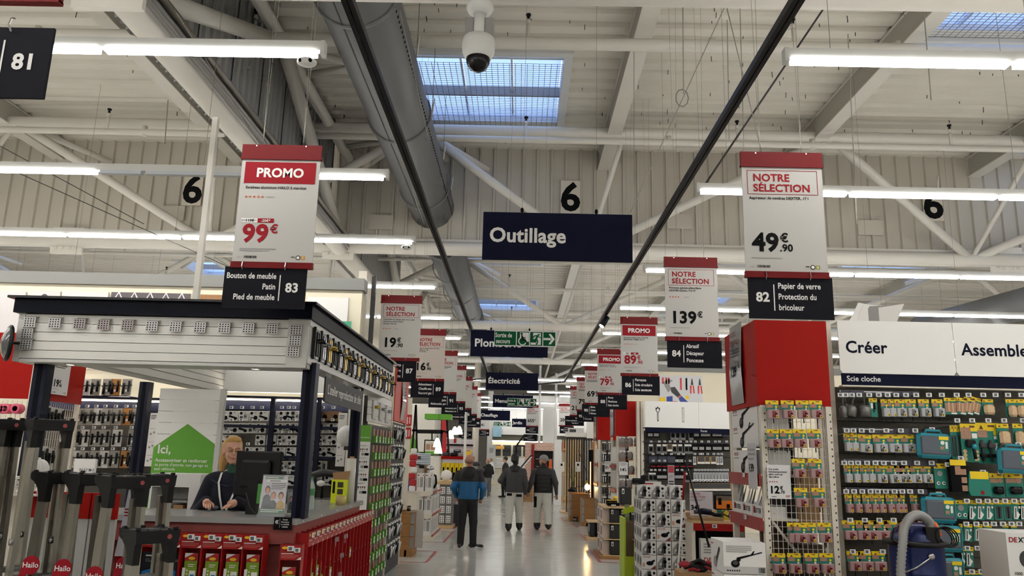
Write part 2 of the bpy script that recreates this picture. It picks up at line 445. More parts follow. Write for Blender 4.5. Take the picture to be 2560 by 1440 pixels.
for y, lb in ((19.2, 'white round purlin tube behind the corrugated curtain'), (28.2, 'white round purlin tube beyond the third truss')):
    tag(G().tube((-20, 0, 0), (20, 0, 0), .1, STEEL_W, 10).build('purlin_tube', loc=(0, y, 7.72)), lb, 'tube', 'purlin tubes')
# ------------------------------------------------------------------ air duct
t = thing('ventilation_duct', 'large grey round air duct running down the hall above the aisle', 'duct', (-1.92, 0, 6.72))
g = G(); g.tube((0, 3, 0), (0, 17.6, 0), .46, DUCTM, 28); g.build('duct_section', t)
G().tube((.05, 17.6, -.12), (.05, 27, -.12), .44, DUCTM, 28).build('duct_section', t)
G().tube((.1, 27, -.12), (.1, 40, -.12), .42, DUCTM, 28).build('duct_section', t)
for y in (4.5, 7.7, 10.9, 14.1, 17.5, 20, 23, 26): G().lathe([(.462, -.02), (.485, -.02), (.485, .02), (.462, .02)], (0, y, 0 if y < 17 else -.12), DUCTM, 28, 'y').build('duct_seam', t)
g = G()
for k in range(120):
    y = 4+k*.11; a = -.35
    g.box(.46*math.cos(a)-.004, .46*math.cos(a)+.006, y, y+.03, .46*math.sin(a)-.012, .46*math.sin(a)+.012, INK)
g.build('nozzle_row', t)['kind'] = 'stuff'
g = G(); g.tube((-.12, 3, -.448), (-.12, 17.6, -.448), .006, GREYD, 4); g.build('seam_line', t)
t = thing('ventilation_duct', 'grey round air duct at the far right above the shelf header', 'duct', (0, 0, 0))
a, b = W(2300, 815, Y=26), W(2680, 735, Y=13)
G().tube(a, b, .33, DUCTM, 24).build('duct_section', t)
# suspension rods of the duct
for y in (7.4, 9.2, 11, 12.8, 14.4):
    g = G(); g.tube((-1.44, y, 6.72), (-1.44, y, 8.05), .006, CABLE, 4); g.tube((-1.44, y, 6.75), (-1.4, y-.1, 6.98), .012, WIRE, 6)
    tag(g.build('duct_hanger'), 'thin hanger wire on the right flank of the grey duct, %s from the camera' % NTH[int((y-7.4)/1.7)], 'hanger', 'duct hangers')
# ------------------------------------------------------------------ strip lights
HOUSE = mat('light_housing', (226, 226, 222), .4)
UNLIT = mat('unlit_diffuser', (214, 220, 228), .4)
def strip(y, xs, label, grp='suspended strip lights', off=()):
    t = thing('strip_light', label, 'strip light', (0, y, 4.45), group=grp)
    x0, x1 = xs[0], xs[-1]
    g = G(); g.poly([(x0, .012), (x1, .012), (x1, .085), (x0, .085)], -.025, .025, HOUSE)
    g.box(x0-.03, x0, -.035, .035, -.02, .085, HOUSE); g.box(x1, x1+.03, -.035, .035, -.02, .085, HOUSE)
    g.build('housing', t)
    for i, (a, b) in enumerate(zip(xs, xs[1:])):
        g = G(); g.poly([(a+.02, -.022), (b-.03, -.022), (b-.03, .012), (a+.02, .012)], -.031, .031, UNLIT if i in off else LED)
        g.build('diffuser', t)
    for x in [q for q in [x0+.3+k*3 for k in range(int((x1-x0)/3)+1)] if not -2.6 < q < -1.3]:
        G().tube((x, 0, .1), (x, 0, 3.62), .0025, CABLE, 4, cap=False).build('suspension_cable', t)
    return t
LY = [5.0, 7.5, 9.95, 12.8, 15.8, 18.6, 21.6, 25, 29, 33, 38]
RY = [4.98, 7.72, 11.25, 14.25, 17.3, 20.3, 23.4, 27, 31, 36]
pos = ['nearest', 'second', 'third', 'fourth', 'fifth', 'sixth', 'seventh', 'eighth', 'ninth', 'tenth', 'eleventh']
for k, y in enumerate(LY):
    strip(y, [-1.46-1.55*i for i in range(10, -1, -1)] if k != 1 else [-15.6, -14.1, -12.6, -11.1, -9.6, -8.1, -6.2, -4.37, -3.9, -2.15, -1.42], off=(7, 8) if k == 1 else (), label='glowing white strip light row left of the aisle, %s from the camera' % pos[k])
for k, y in enumerate(RY):
    strip(y, [1.82+1.55*i for i in range(0, 11)], 'glowing white strip light row right of the aisle, %s from the camera' % pos[k])
for k, y in enumerate((-1, -5, -9, 2.2)):
    for s in (-1, 1):
        strip(y, sorted(s*(1.5+1.55*i) for i in range(11)), 'strip light row behind the viewpoint on the %s, %s' % ('left' if s < 0 else 'right', ['just behind', 'farther back', 'at the back', 'just ahead'][k]))
for k, (y, x0, x1) in enumerate(((28.5, -.3, 3.2), (34, .3, 4.2), (41, -4, 4), (46, -5, 5))):
    n = max(2, int((x1-x0)/1.4)); strip(y, [x0+(x1-x0)*i/n for i in range(n+1)], 'short strip light over the far end of the aisle, %s of four' % pos[k].replace('nearest', 'first'))
# presence sensors on light ends
for x, y, lb in ((-1.55, 5.0, 'the nearest left strip light'), (-1.55, 9.95, 'the third left strip light')):
    t = thing('motion_sensor', 'small white motion sensor under the end of '+lb, 'sensor', (x, y, 4.35))
    G().ell((0, -.02, .02), .07, .06, .03, HOUSE).build('body', t)
    g = G(); g.ell((-.035, -.06, .015), .014, .02, .014, INK, 8, 6); g.ell((.035, -.06, .015), .014, .02, .014, INK, 8, 6); g.build('lens', t)
# ------------------------------------------------------------------ black track rails
def track(pts, label):
    t = thing('track_rail', label, 'rail', (0, 0, 0), group='black track rails')
    for i, (a, b) in enumerate(zip(pts, pts[1:])):
        a, b = Vector(a), Vector(b)
        d = (b-a).normalized(); s = d.cross(Vector((0, 0, 1))).normalized()
        g = G()
        for off in (-.018, .018):
            vs = []
            for p in (a, b):
                for q, w_ in ((off-.014, -.022), (off+.014, -.022), (off+.014, .022), (off-.014, .022)):
                    vs.append(p+s*q+Vector((0, 0, w_)))
            g.add(vs, [(0, 1, 2, 3), (7, 6, 5, 4), (0, 4, 5, 1), (1, 5, 6, 2), (2, 6, 7, 3), (3, 7, 4, 0)], BLACKM)
        g.build('rail', t)
    return t
zt_ = 4.1
tl1 = W(870, 0, Z=zt_); tl2 = W(1190, 850, Z=zt_)
trk1 = track([(tl1.x, 2, zt_), (tl1.x, 20, zt_), (tl1.x+.0, 24.6, zt_), (-2.6, 26.5, zt_)], 'black track rail running along the left of the aisle under the duct')
tr1 = W(1640, 440, Z=zt_); xr = 1.42
trk2 = track([(xr, 2, zt_), (xr, 25.2, zt_), (-.2, 27.5, zt_)], 'black track rail running along the right of the aisle past the central sign')
def spot(loc, label, d):
    t = thing('track_spotlight', label, 'spotlight', loc)
    G().tube((0, 0, .06), (0, 0, -.05), .015, BLACKM, 6).build('stem', t)
    g = G(); a = Vector((0, 0, -.05)); b = a+Vector(d)*.16
    g.tube(a-Vector(d)*.05, b, .05, BLACKM, 12); g.build('barrel', t)
    G().tube(b, b+Vector(d)*.004, .042, mat('spot_lit', (255, 244, 226), .4, emit=25), 12).build('lens', t)
spot((xr, 12.9, zt_-.06), 'black cylindrical spotlight on the right track rail, lit', (-.5, -.2, -.75))
spot((tl1.x, 16.9, zt_-.06), 'black cylindrical spotlight on the left track rail below the Plomberie sign', (.3, .3, -.8))
spot((tl1.x, 22.4, zt_-.06), 'small distant spotlight on the left track rail', (.3, .3, -.8))
# thin grey conduit line and cables
def wire(name, pts, r, label, m=CABLE, grp=None):
    return tag(G().path(pts, r, m, 5).build(name), label, 'cable', grp)
for k, (a, b, l) in enumerate((((2060, 20, 7.6), (1750, 480, 7.75), 'grey conduit slanting down to the second right strip light'), ((1815, 10, 6.6), (1540, 610, 12), 'steel cable slanting left of the right track rail'), ((1815, 10, 6.6), (1905, 385, 7), 'steel cable from the right rail down to the vacuum sign'),
        ((1707, 5, 6.5), (1709, 235, 6.8), 'vertical cable hooking onto the right track rail'), ((1818, 50, 7), (1823, 350, 8), 'vertical cable beside the right track rail'), ((1850, 15, 7.2), (1860, 380, 8.2), 'vertical cable right of the track rail'),
        ((1585, 130, 9), (1585, 460, 11), 'vertical cable right of the skylight'), ((0, 365, 8), (360, 560, 9.5), 'dark cable sloping down at far left, upper'), ((0, 412, 7.9), (600, 680, 11), 'dark cable sloping down at far left, lower'),
        ((2120, 85, 7), (2142, 560, 8), 'vertical cable behind the right strip light'), ((2310, 30, 6), (2328, 250, 6), 'curved loose cable hanging at upper right'), ((900, 110, 6.5), (1060, 560, 12), 'thin cable along the duct'),
        ((440, 30, 5.5), (800, 600, 9.8), 'thin cable crossing from the near truss to the third strip light'), ((420, 250, 7.6), (412, 360, 7.5), 'short cable above the second left strip light'), ((1000, 25, 6.6), (1070, 340, 9), 'thin cable right of the duct'))):
    p, q = W(a[0], a[1], Y=a[2]), W(b[0], b[1], Y=b[2])
    wire('cable', [p, q], .011 if k == 0 else .005, l, GREYD if k in (0, 7, 8) else CABLE, 'hall cables')
# rope coil on the right rail
c_ = W(1705, 245, Y=6.8)
wire('wire_coil', [(c_.x+.06*math.cos(i*.7), c_.y, c_.z+.09*math.sin(i*.7)) for i in range(14)], .006, 'small coil of steel wire beside the right track rail')
# dome camera under the near truss
t = thing('dome_camera', 'white dome security camera hanging from the near truss tube', 'camera', W(1200, 20, Y=5.95))
g = G(); g.lathe([(.001, .06), (.1, .05), (.12, 0), (.1, -.04), (.05, -.06)], (0, 0, 0), HOUSE, 16); g.tube((0, 0, .05), (0, 0, .2), .02, GREYD, 8); g.build('mount', t)
G().tube((0, 0, -.05), (0, 0, -.3), .05, HOUSE, 12).build('neck', t)
g = G(); g.box(-.12, -.05, -.02, .1, -.32, -.1, GREY); g.box(.05, .12, -.02, .1, -.32, -.1, GREY); g.build('side_unit', t)
G().lathe([(.05, -.26), (.13, -.29), (.14, -.34), (.135, -.42), (.11, -.47), (.1, -.475)], (0, 0, 0), HOUSE, 20).build('housing', t)
G().lathe([(.1, -.47), (.098, -.51), (.075, -.56), (.035, -.585), (.001, -.59)], (0, 0, 0), BLACKG, 20).build('dome', t)
# vertical posts
def post(px, y0, y1, Y, name, label, wd=.05):
    a, b = W(px[0], y0, Y=Y), W(px[1], y1, Y=Y)
    tag(G().box(-wd/2, wd/2, -wd/2, wd/2, b.z-a.z*0-b.z+0, a.z-b.z, STEEL_W).build(name, loc=(b.x, Y, b.z)), label, 'post')
post((532, 489), 295, 752, 6.9, 'sign_post', 'tall white square post standing behind the kiosk roof')
tag(G().path([W(2345, 440, Y=15.1), W(2345, 470, Y=15.1)], .02, STEEL_W, 6).build('bracket'), 'small bracket above the right number', 'bracket')
# rotating bell lamp left of duct
t = thing('warning_bell', 'beige round bell lamp fixed left of the grey duct', 'bell', W(912, 405, Y=14.6))
G().lathe([(.001, .14), (.1, .13), (.14, .06), (.14, -.04), (.09, -.09), (.07, -.1), (.06, -.14), (.001, -.15)], (0, 0, 0), CREAM, 16).build('shell', t)
G().tube((0, 0, .12), (0, 0, .35), .03, STEEL_W, 8).build('stem', t)
# ================================================================== hanging signs
def star(g, x, z, r, y, m):
    g.flat([(x+(r if i % 2 == 0 else r*.42)*math.sin(PI*i/5), z+(r if i % 2 == 0 else r*.42)*math.cos(PI*i/5)) for i in range(10)], y, m)
def barcode(g, x, z, w, h, y, m, seed=1):
    rr = random.Random(seed); a = x
    while a < x+w:
        b = rr.choice((.0022, .0035, .005)); g.rect(a, min(a+b, x+w), z, z+h, y, m); a += b+rr.choice((.002, .003, .004))
def price(g, x, z, s, big, cents, m, y):
    """large price with raised euro sign and small cents; returns nothing"""
    g.text(big, x, z, s, m, y, .036)
    vs, _ = textmesh(big, .036, 'LEFT'); wd = max(v[0] for v in vs)*s
    g.text('€', x+wd+.012*s/.19, z+s*.36, s*.48, m, y, .03)
    if cents: g.text('.'+cents, x+wd+.006*s/.19, z-.01*s, s*.4, m, y, .03)
def poster(t, kind, w, h, title, big, cents, old=None, paper=PAPER, rating=0, letter='B', lc=None):
    """poster sheet: x in [-w/2, w/2], z in [0, h] seen from -y"""
    x0 = -w/2
    g = G(); g.box(x0, w/2, -.004, .004, 0, h, paper); p = g.build('poster', t)
    k = w/.63
    g = G(); y = -.0065
    if kind == 'sel':
        a, b, c, d = x0+.04*k, w/2-.04*k, h-.035*k, h-.235*k
        for q in ((a, b, c-.004, c), (a, b, d, d+.004), (a, a+.004, d, c), (b-.004, b, d, c)): g.rect(*q, y, RED)
        g.text('NOTRE', a+.045*k, c-.09*k, .085*k, RED, y, .028)
        g.text('SÉLECTION', a+.045*k, c-.175*k, .085*k, RED, y, .028)
        z = h-.275*k
    else:
        g.rect(x0+.03*k, w/2-.03*k, h-.21*k, h-.03*k, y, RED)
        g.text('PROMO', 0, h-.155*k, .105*k, WHITE, y-.0015, .034, 'CENTER')
        z = h-.255*k
    g.build('heading', p)
    g = G()
    for i, s in enumerate(title): g.text(s, x0+.05*k, z-i*.034*k, .032*k, INK, y, .02, sx=.94)
    if not title: g.lines(x0+.05*k, z+.02, w*.7, 3, .022, GREYD, y)
    z -= .034*k*max(1, len(title))+.035*k
    if rating:
        for i in range(5):
            if i < rating: star(g, x0+(.06+i*.033)*k, z, .014*k, y, STAR)
        g.rect(x0+.225*k, x0+.285*k, z-.004, z+.004, y, GREY)
    g.build('description', p)
    g = G(); c = RED if kind == 'promo' else INK
    if old:
        g.rect(x0+.04*k, x0+.17*k, .325*k, .36*k, y, WHITE); g.rect(x0+.17*k, x0+.3*k, .325*k, .36*k, y, RED)
        g.text(old[0], x0+.11*k, .331*k, .032*k, INK, y-.001, .02, 'CENTER'); g.text(old[1], x0+.235*k, .331*k, .03*k, WHITE, y-.001, .02, 'CENTER')
        g.rect(x0+.045*k, x0+.165*k, .342*k, .345*k, y-.002, INK)
    price(g, x0+.06*k, .17*k, .2*k, big, cents, c, y)
    g.build('price', p)
    g = G(); g.lines(x0+.05*k, .115*k, w*.45, 2 if kind == 'promo' else 1, .016*k, GREY, y)
    barcode(g, x0+.09*k, .035*k, .1*k, .02*k, y, INK, len(big)+int(h*100)); g.lines(x0+.04*k, .042*k, .03, 1, .01, GREY, y)
    g.disc(w/2-.115*k, .045*k, .019*k, y, INK, 14); g.disc(w/2-.115*k, .045*k, .013*k, y-.001, WHITE, 12); g.lines(w/2-.17*k, .052*k, .035*k, 1, .012*k, INK, y)
    g.rect(w/2-.093*k, w/2-.06*k, .03*k, .06*k, y, lc or mat('olive_mark', (150, 150, 40), .6)); g.text(letter, w/2-.0765*k, .036*k, .026*k, WHITE, y-.001, .02, 'CENTER')
    g.build('small_print', p)
    return p
def sign(cx, Y, kind, title, big, cents, label, old=None, paper=PAPER, rating=0, w=.63, top=4.06, rot=0, letter='B', lc=None, grp='hanging price posters', cables=True):
    t = thing('price_sign', label, 'price sign', (cx, Y, 0), rot, grp)
    z0 = top-.97
    g = G(); g.box(-w/2, w/2, -.012, .012, top-.11, top, REDD); g.box(-w/2-.003, w/2+.003, -.02, .016, top-.125, top-.105, REDD); g.build('top_rail', t)
    g = G(); g.box(-w/2, w/2, -.014, .014, z0-.028, z0+.015, REDD); g.box(-w/2, w/2, -.02, .018, z0-.035, z0-.02, REDD); g.build('bottom_rail', t)
    p = poster(t, kind, w-.012, .845, title, big, cents, old, paper, rating, letter, lc); p.location.z = z0+.01
    if cables:
        for x in (-.16, .16):
            for d in (-.015, .02): G().tube((x, 0, top), (x+d*3, 0, 8.07), .002, CABLE, 4, cap=False).build('suspension_cable', t)
    for x in (-.2, .19): G().tube((x, -.022, top-.014), (x, -.02, top-.014), .006, CHROME, 8).build('rivet', t)
    return t
def board(cx, Y, num, lines, label, left=False, w=.63, z0=2.745, rot=0, grp='black aisle number boards', nhook=True):
    """black aisle board; odd (left) boards carry the number at their right end"""
    t = thing('aisle_board', label, 'aisle board', (cx, Y, 0), rot, grp)
    h = .32
    G().box(-w/2, w/2, -.006, .006, z0, z0+h, DARKS).build('board', t)
    g = G(); y = -.0085
    s = -1 if left else 1
    nx = w/2-.105 if left else -w/2+.105
    g.text(num, nx, z0+.13, .098 if len(num) < 3 else .075, WHITE, y, .034, 'CENTER')
    bx = w/2-.2 if left else -w/2+.19
    g.rect(bx-.004, bx+.004, z0+.06, z0+h-.06, y, WHITE)
    sz = .062
    for i, q in enumerate(lines):
        g.text(q, bx-.03 if left else bx+.03, z0+h-.09-i*.082, sz, WHITE, y, .022, 'RIGHT' if left else 'LEFT', .8)
    if not lines:
        for i in range(3):
            wd = (.2, .14, .26)[i]; a = bx-.03-wd if left else bx+.03
            g.rect(a, a+wd, z0+h-.09-i*.082, z0+h-.06-i*.082, y, GREY)
    g.build('lettering', t)
    for x in (-.18, .15):
        G().path([(x, -.01, z0+h-.02), (x, -.03, z0+h), (x, -.02, z0+h+.035), (x, 0, z0+h+.045)], .004, CHROME, 5).build('hook', t)
    return t
XR = 1.985; XL = -1.745
# right-hand row
R_ = [(5.7, '82', ['Papier de verre', 'Protection du', 'bricoleur'], 'sel', ['Aspirateur de cendres DEXTER, 17 l'], '49', '90', None, 0),
      (8.95, '84', ['Abrasif', 'Décapeur', 'Ponceuse'], 'sel', ['Ponceuse spéciale plâtre filaire', 'DEXTER 225mm, 710 W'], '139', '', None, 4),
      (13.0, '86', ['Perceuse', 'Scie circulaire', 'Scie sauteuse'], 'promo', ['Ponceuse orbitale filaire DEXTER', 'BRUSHLESS 150MM, 350 W'], '89', '90', ('99€', '-9%'), 5),
      (17.0, '88', ['Foret', 'Meuleuse', 'Scie cloche'], 'promo', ['Perceuse à percussion 18 V', 'batterie, 60 Nm + 2 batteries'], '79', '90', ('99.90€', '-20%'), 4),
      (20.3, '90', ['Bâche', 'Cutter', 'Niveau'], 'sel', [], '69', '90', None, 0),
      (23.2, '92', ['', 'Scie', 'Tournevis'], 'sel', [], '79', '', None, 0),
      (26.3, '94', ['Vis', 'Porte coulissante', 'Verrière'], 'sel', [], '21', '90', None, 0)]
for i, (Y, n, ln, kd, tt, bg_, ct, old, st) in enumerate(R_):
    wd_ = [q for q in ln if q][0]
    sign(XR, Y, kd, tt, bg_, ct, '%s price poster hanging above the %s board' % ('white Notre Sélection' if kd == 'sel' else 'red-headed Promo', wd_), old, rating=st)
    board(XR+(.02 if i != 6 else -.15), Y, n, ln, 'black aisle board %s reading %s' % (n, ', '.join(q for q in ln if q)), left=(n == '94'), w=.63 if n != '90' else .8)
# left-hand row
L_ = [(5.75, '83', ['Bouton de meuble', 'Patin', 'Pied de meuble'], 'promo', ['Escabeau aluminium HAILO 5 marches'], '99', '', ('119€', '-20€*'), 5, PAPER),
      (11.6, '87', ['Poignée de porte', 'Serrure', 'Verrou'], 'sel', ['2 poignées sur plaque sans trou Louna', 'aluminium nickel brillant,', 'entraxe 195 mm'], '19', '90', None, 4, PAPER),
      (14.8, '89', ['Adoucisseur', 'Chauffe-eau', 'Raccord gaz'], 'sel', ['2 poignées sur plaque sans trou Gary', 'inoxydable noir mat,', 'entraxe 195 mm'], '16', '90', None, 0, PAPERB),
      (17.9, '91', ['Cuivre', 'Joint', 'Multicouche, per'], 'sel', [], '9', '90', None, 0, PAPER),
      (20.9, '93', ['', 'Evacuation pvc', 'Mécanisme wc'], 'sel', [], '39', '90', None, 0, PAPER),
      (23.9, '95', ['', 'Encastrement', 'Interrupteur, prise'], 'sel', [], '45', '', None, 0, PAPER),
      (27.2, '97', [], 'sel', [], '29', '', None, 0, PAPER), (30.2, '99', [], 'sel', [], '24', '', None, 0, PAPER)]
for i, (Y, n, ln, kd, tt, bg_, ct, old, st, pp) in enumerate(L_):
    wd_ = ([q for q in ln if q] or ['second to last' if n == '97' else 'last'])[0]
    XL = W(*{'83': (695, 500), '87': (1000, 830)}.get(n, ({'89': 1110, '91': 1142, '93': 1165, '95': 1181, '97': 1195, '99': 1205}.get(n, 0), 960)), Y=Y).x-(0 if n in ('83', '87') else .315)
    sign(XL, Y, kd, tt, bg_, ct, '%s price poster on the left above the %s board' % ('white Notre Sélection' if kd == 'sel' else 'red-headed Promo', wd_), old, paper=pp, rating=st, letter='C' if n == '83' else 'B', lc=mat('ochre_mark', (206, 150, 40), .6) if n == '83' else None)
    board(XL-(.04 if i < 2 else .0), Y, n, ln, 'black aisle board %s %s' % (n, ('reading '+', '.join(q for q in ln if q)) if ln else 'tiny with distance, %s in the left row' % wd_), left=True)
# nearest pair, cut by the photo edges
c_ = W(145, 35, Y=2.95); sz_ = W(118, 248, Y=2.95).z
board(c_.x-.33, 2.95, '81', [], 'black board with a large 81 at the upper left corner', left=True, w=.66, z0=sz_, grp=None)
sign(c_.x-.31, 2.95, 'sel', [], '29', '90', 'red-railed price sign above board 81, only its lower rail in view', top=c_.z+1.05, grp=None)
c_ = W(2552, 0, Y=2.95)
sign(c_.x+.32, 2.95, 'sel', [], '9', '90', 'price sign cut off at the upper right corner of the photo', top=W(2540, 60, Y=2.95).z+.93, grp=None)
board(c_.x+.34, 2.95, '80', [], 'black aisle board at the right photo edge, barely in view', z0=W(2555, 300, Y=2.95).z, grp=None)
# far signs over the aisle
sign(.62, 36.5, 'sel', [], '655', '', 'white poster priced 655 euros hanging far down the aisle')
board(.60, 36.5, '102', [], 'black aisle board just under the distant 655 euro poster')
board(.52, 36.9, '104', [], 'lowest black board of the pair far down the aisle, beside the brick display', z0=2.4, left=False)
sign(2.05, 35.0, 'sel', [], '209', '', 'white poster priced 209 euros hanging far down right of the aisle')
board(2.1, 35.0, '100', [], 'black board 100 below the distant 209 euro poster')
sign(-1.95, 43, 'sel', [], '54', '90', 'distant white poster priced 54 euros on the left')
board(-1.95, 43, '105', [], 'distant black board below the 54 euro poster', left=True)
board(-2.6, 38, '107', [], 'distant dark board left of the 54 euro poster', left=True, z0=2.5)
# department signs
for (x0, y0, x1, y1, Y, txt, tx, cap, lb) in (
        (1208, 530, 1579, 648, 7.8, 'Outillage', .045, .17, 'large navy sign reading Outillage hanging over the aisle'),
        (1177, 823, 1369, 888, 14.7, 'Plomberie', .05, .17, 'navy sign reading Plomberie, half hidden by an exit sign'),
        (1215, 928, 1345, 971, 21.6, 'Électricité', .04, .165, 'navy sign reading Électricité farther down the aisle'),
        (1232, 984, 1332, 1015, 28.4, 'Menuiserie', .05, .19, 'navy sign reading Menuiserie behind an exit sign'),
        (1198, 1022, 1275, 1047, 35.5, 'Chauffage', .05, .2, 'navy sign reading Chauffage far down the aisle on the left'),
        (1280, 1043, 1322, 1064, 44, 'Jardin', .05, .23, 'farthest navy sign reading Jardin')):
    a = W(x0, y0, Y=Y); c = W((x0+x1)/2, (y0+y1)/2+4, Y=Y); b = W(x1, y1, Y=Y)
    wd = W(x1, y0, Y=Y).x-a.x; hh = a.z-W(x0, y1, Y=Y).z
    t = thing('department_sign', lb, 'hanging sign', (c.x, Y, c.z), group='navy department signs')
    G().box(-wd/2, wd/2, -.015, .015, -hh/2, hh/2, NAVY).build('panel', t)
    g = G(); s = hh*.42 if txt != 'Jardin' else hh*.5
    g.text(txt, -wd/2+tx*wd, -s*.3, s, WHITE, -.018, .028, 'LEFT', {'Outillage': .98, 'Plomberie': 1, 'Électricité': 1.05, 'Menuiserie': 1.05, 'Chauffage': 1.0, 'Jardin': .95}[txt]); g.build('lettering', t)
    for x in (-wd*.24, wd*.26):
        g = G(); g.tube((x, 0, hh/2), (x, 0, 8.07-c.z), .0025, CABLE, 4, cap=False); g.ell((x, 0, hh/2+.03), .018, .01, .03, INK, 8, 6); g.build('suspension_cable', t)
# emergency exit signs
def exitsign(x0, y0, x1, y1, Y, lb):
    a = W(x0, y0, Y=Y); wd = W(x1, y0, Y=Y).x-a.x; hh = a.z-W(x0, y1, Y=Y).z; c = W((x0+x1)/2, (y0+y1)/2, Y=Y)
    t = thing('exit_sign', lb, 'exit sign', (c.x, Y, c.z), group='green emergency exit signs')
    G().box(-wd/2, wd/2, -.02, .02, -hh/2, hh/2, WHITE).build('panel', t)
    cuts = [0, .36, .575, .79, 1.0]; m = .012*wd
    names = ['text_field', 'wheelchair_pictogram', 'running_man_pictogram', 'arrow_pictogram']
    for i in range(4):
        u0 = -wd/2+cuts[i]*wd+m*.6; u1 = -wd/2+cuts[i+1]*wd-m*.6; z0, z1 = -hh/2+m, hh/2-m
        g = G(); g.rect(u0, u1, z0, z1, -.023, GREEN); y = -.026; cx = (u0+u1)/2; s = hh
        if i == 0:
            g.text('Sortie de', u0+.008*wd, .06*s, .4*s, WHITE, y, .02, sx=.72*wd/(hh*4)); g.text('secours', u0+.02*wd, -.33*s, .4*s, WHITE, y, .02, sx=.72*wd/(hh*4))
        elif i == 1:
            g.rect(cx-.2*s, cx+.38*s, -.2*s, z1-.06*s, y, WHITE)
            for r, mm in ((.28, WHITE), (.215, GREEN)): g.disc(cx-.03*s, -.17*s, r*s, y-.001*(1 if r > .25 else 2), mm, 20)
            g.disc(cx-.09*s, .3*s, .07*s, y-.004, INK, 12)
            for q in ([(-.12, .22), (-.03, .22), (0, -.02), (-.1, -.02)], [(-.05, .12), (.18, .06), (.18, .01), (-.03, .05)], [(-.08, -.08), (.17, -.04), (.3, -.32), (.23, -.34), (.12, -.11), (-.08, -.14)]):
                g.flat([(cx+a*s, b*s) for a, b in q], y-.004, INK if q[0][0] > -.1 or True else WHITE)
        elif i == 2:
            g.rect(cx-.2*s, cx+.3*s, -.02*s, z1-.06*s, y, WHITE); g.rect(cx+.02*s, cx+.3*s, z0+.06*s, 0, y, WHITE); g.rect(cx-.36*s, cx-.02*s, z0+.06*s, -.25*s, y, WHITE)
            g.disc(cx+.16*s, .27*s, .065*s, y-.002, GREEN, 12)
            for q in ([(.1, .26), (-.14, .22), (-.26, .04), (-.2, .01), (-.1, .14), (0, .17), (-.14, -.12), (-.3, -.14), (-.3, -.2), (-.08, -.19), (0, -.07), (.06, -.2), (.01, -.38), (.08, -.38), (.15, -.18), (.06, 0), (.12, .11), (.3, .05), (.3, .1), (.14, .18)],):
                g.flat([(cx+a*s, b*s) for a, b in q], y-.002, GREEN)
        else:
            g.rect(u0+.02*s, cx+.1*s, -.07*s, .07*s, y, WHITE)
            g.flat([(cx-.05*s, .34*s), (cx+.1*s, .34*s), (cx+.36*s, 0), (cx+.1*s, -.34*s), (cx-.05*s, -.34*s), (cx+.16*s, 0)], y, WHITE)
        g.build(names[i], t)
    for x in (-wd*.3, wd*.3): G().tube((x, 0, hh/2), (x, 0, 8.07-c.z), .0025, CABLE, 4, cap=False).build('suspension_cable', t)
exitsign(1236, 828, 1389, 866, 12.6, 'green Sortie de secours sign hanging in front of the Plomberie sign')
exitsign(1268, 996, 1341, 1016, 25, 'green Sortie de secours sign hanging in front of the Menuiserie sign')
exitsign(1233, 1054, 1277, 1066, 43, 'farthest green Sortie de secours sign, below the heating sign')
# ================================================================== key-cutting kiosk (left)
KX0, KX1, KY0, KY1 = -4.16, -1.75, 6.3, 10.45
SLAT = mat('slatwall', (214, 212, 205), .35, noise=.02, scale=4)
PGREY = mat('pale_grey_frame', (196, 195, 190), .4)
t = thing('key_kiosk', 'white and navy key-cutting kiosk with a slatted header on posts', 'kiosk', ((KX0+KX1)/2, KY0, 0))
ox = (KX0+KX1)/2
def KG(): return G(Matrix.Translation((-ox, -KY0, 0)))
g = KG()
for x0_, x1_, y0_, y1_ in ((KX0-.03, KX1+.03, KY0-.05, KY0+.3), (KX0-.03, KX1+.03, KY1-.12, KY1), (KX0-.03, KX0+.2, KY0+.3, KY1-.12), (KX1-.22, KX1+.03, KY0+.3, KY1-.12)): g.box(x0_, x1_, y0_, y1_, 2.76, 2.875, NAVYG); g.box(x0_-.04*(x0_ < KX0), x1_+.04*(x1_ > KX1), y0_-.04*(y0_ < KY0), y1_+.04*(y1_ >= KY1), 2.875, 2.895, BLACKG)
g.build('roof_fascia', t)
g = KG(); g.box(KX0, KX1, KY0, KY0+.3, 2.36, 2.39, PGREY); g.box(KX0, KX1, KY0+.03, KY0+.3, 2.39, 2.76, PGREY)
g.box(KX0, KX0+.05, KY0-.01, KY0+.02, 2.36, 2.76, PGREY); g.box(KX1-.17, KX1, KY0-.01, KY0+.02, 2.36, 2.76, PGREY); g.build('header_frame', t)
for i in range(5):
    KG().box(KX0+.05, KX1-.17, KY0, KY0+.03, 2.385+i*.075, 2.385+i*.075+.07, SLAT).build('slat', t)
g = KG(); g.box(KX1-.22, KX1, KY0+.3, KY1, 2.42, 2.76, PGREY); g.box(KX1-.005, KX1+.01, KY0, KY1, 2.40, 2.46, PGREY); g.box(KX1-.005, KX1+.01, KY0, KY1, 2.71, 2.76, PGREY); g.build('side_header', t)
g = KG(); g.box(KX0, KX0+.2, KY0+.3, KY1, 2.43, 2.76, PGREY); g.build('side_header', t)
for i in range(4): KG().box(KX0+.2, KX0+.22, KY0+.3, KY1-.05, 2.44+i*.08, 2.44+i*.08+.072, SLAT).build('slat', t)
KG().box(KX0, KX1, KY1-.12, KY1, 2.45, 2.76, WPAINT).build('back_header', t)
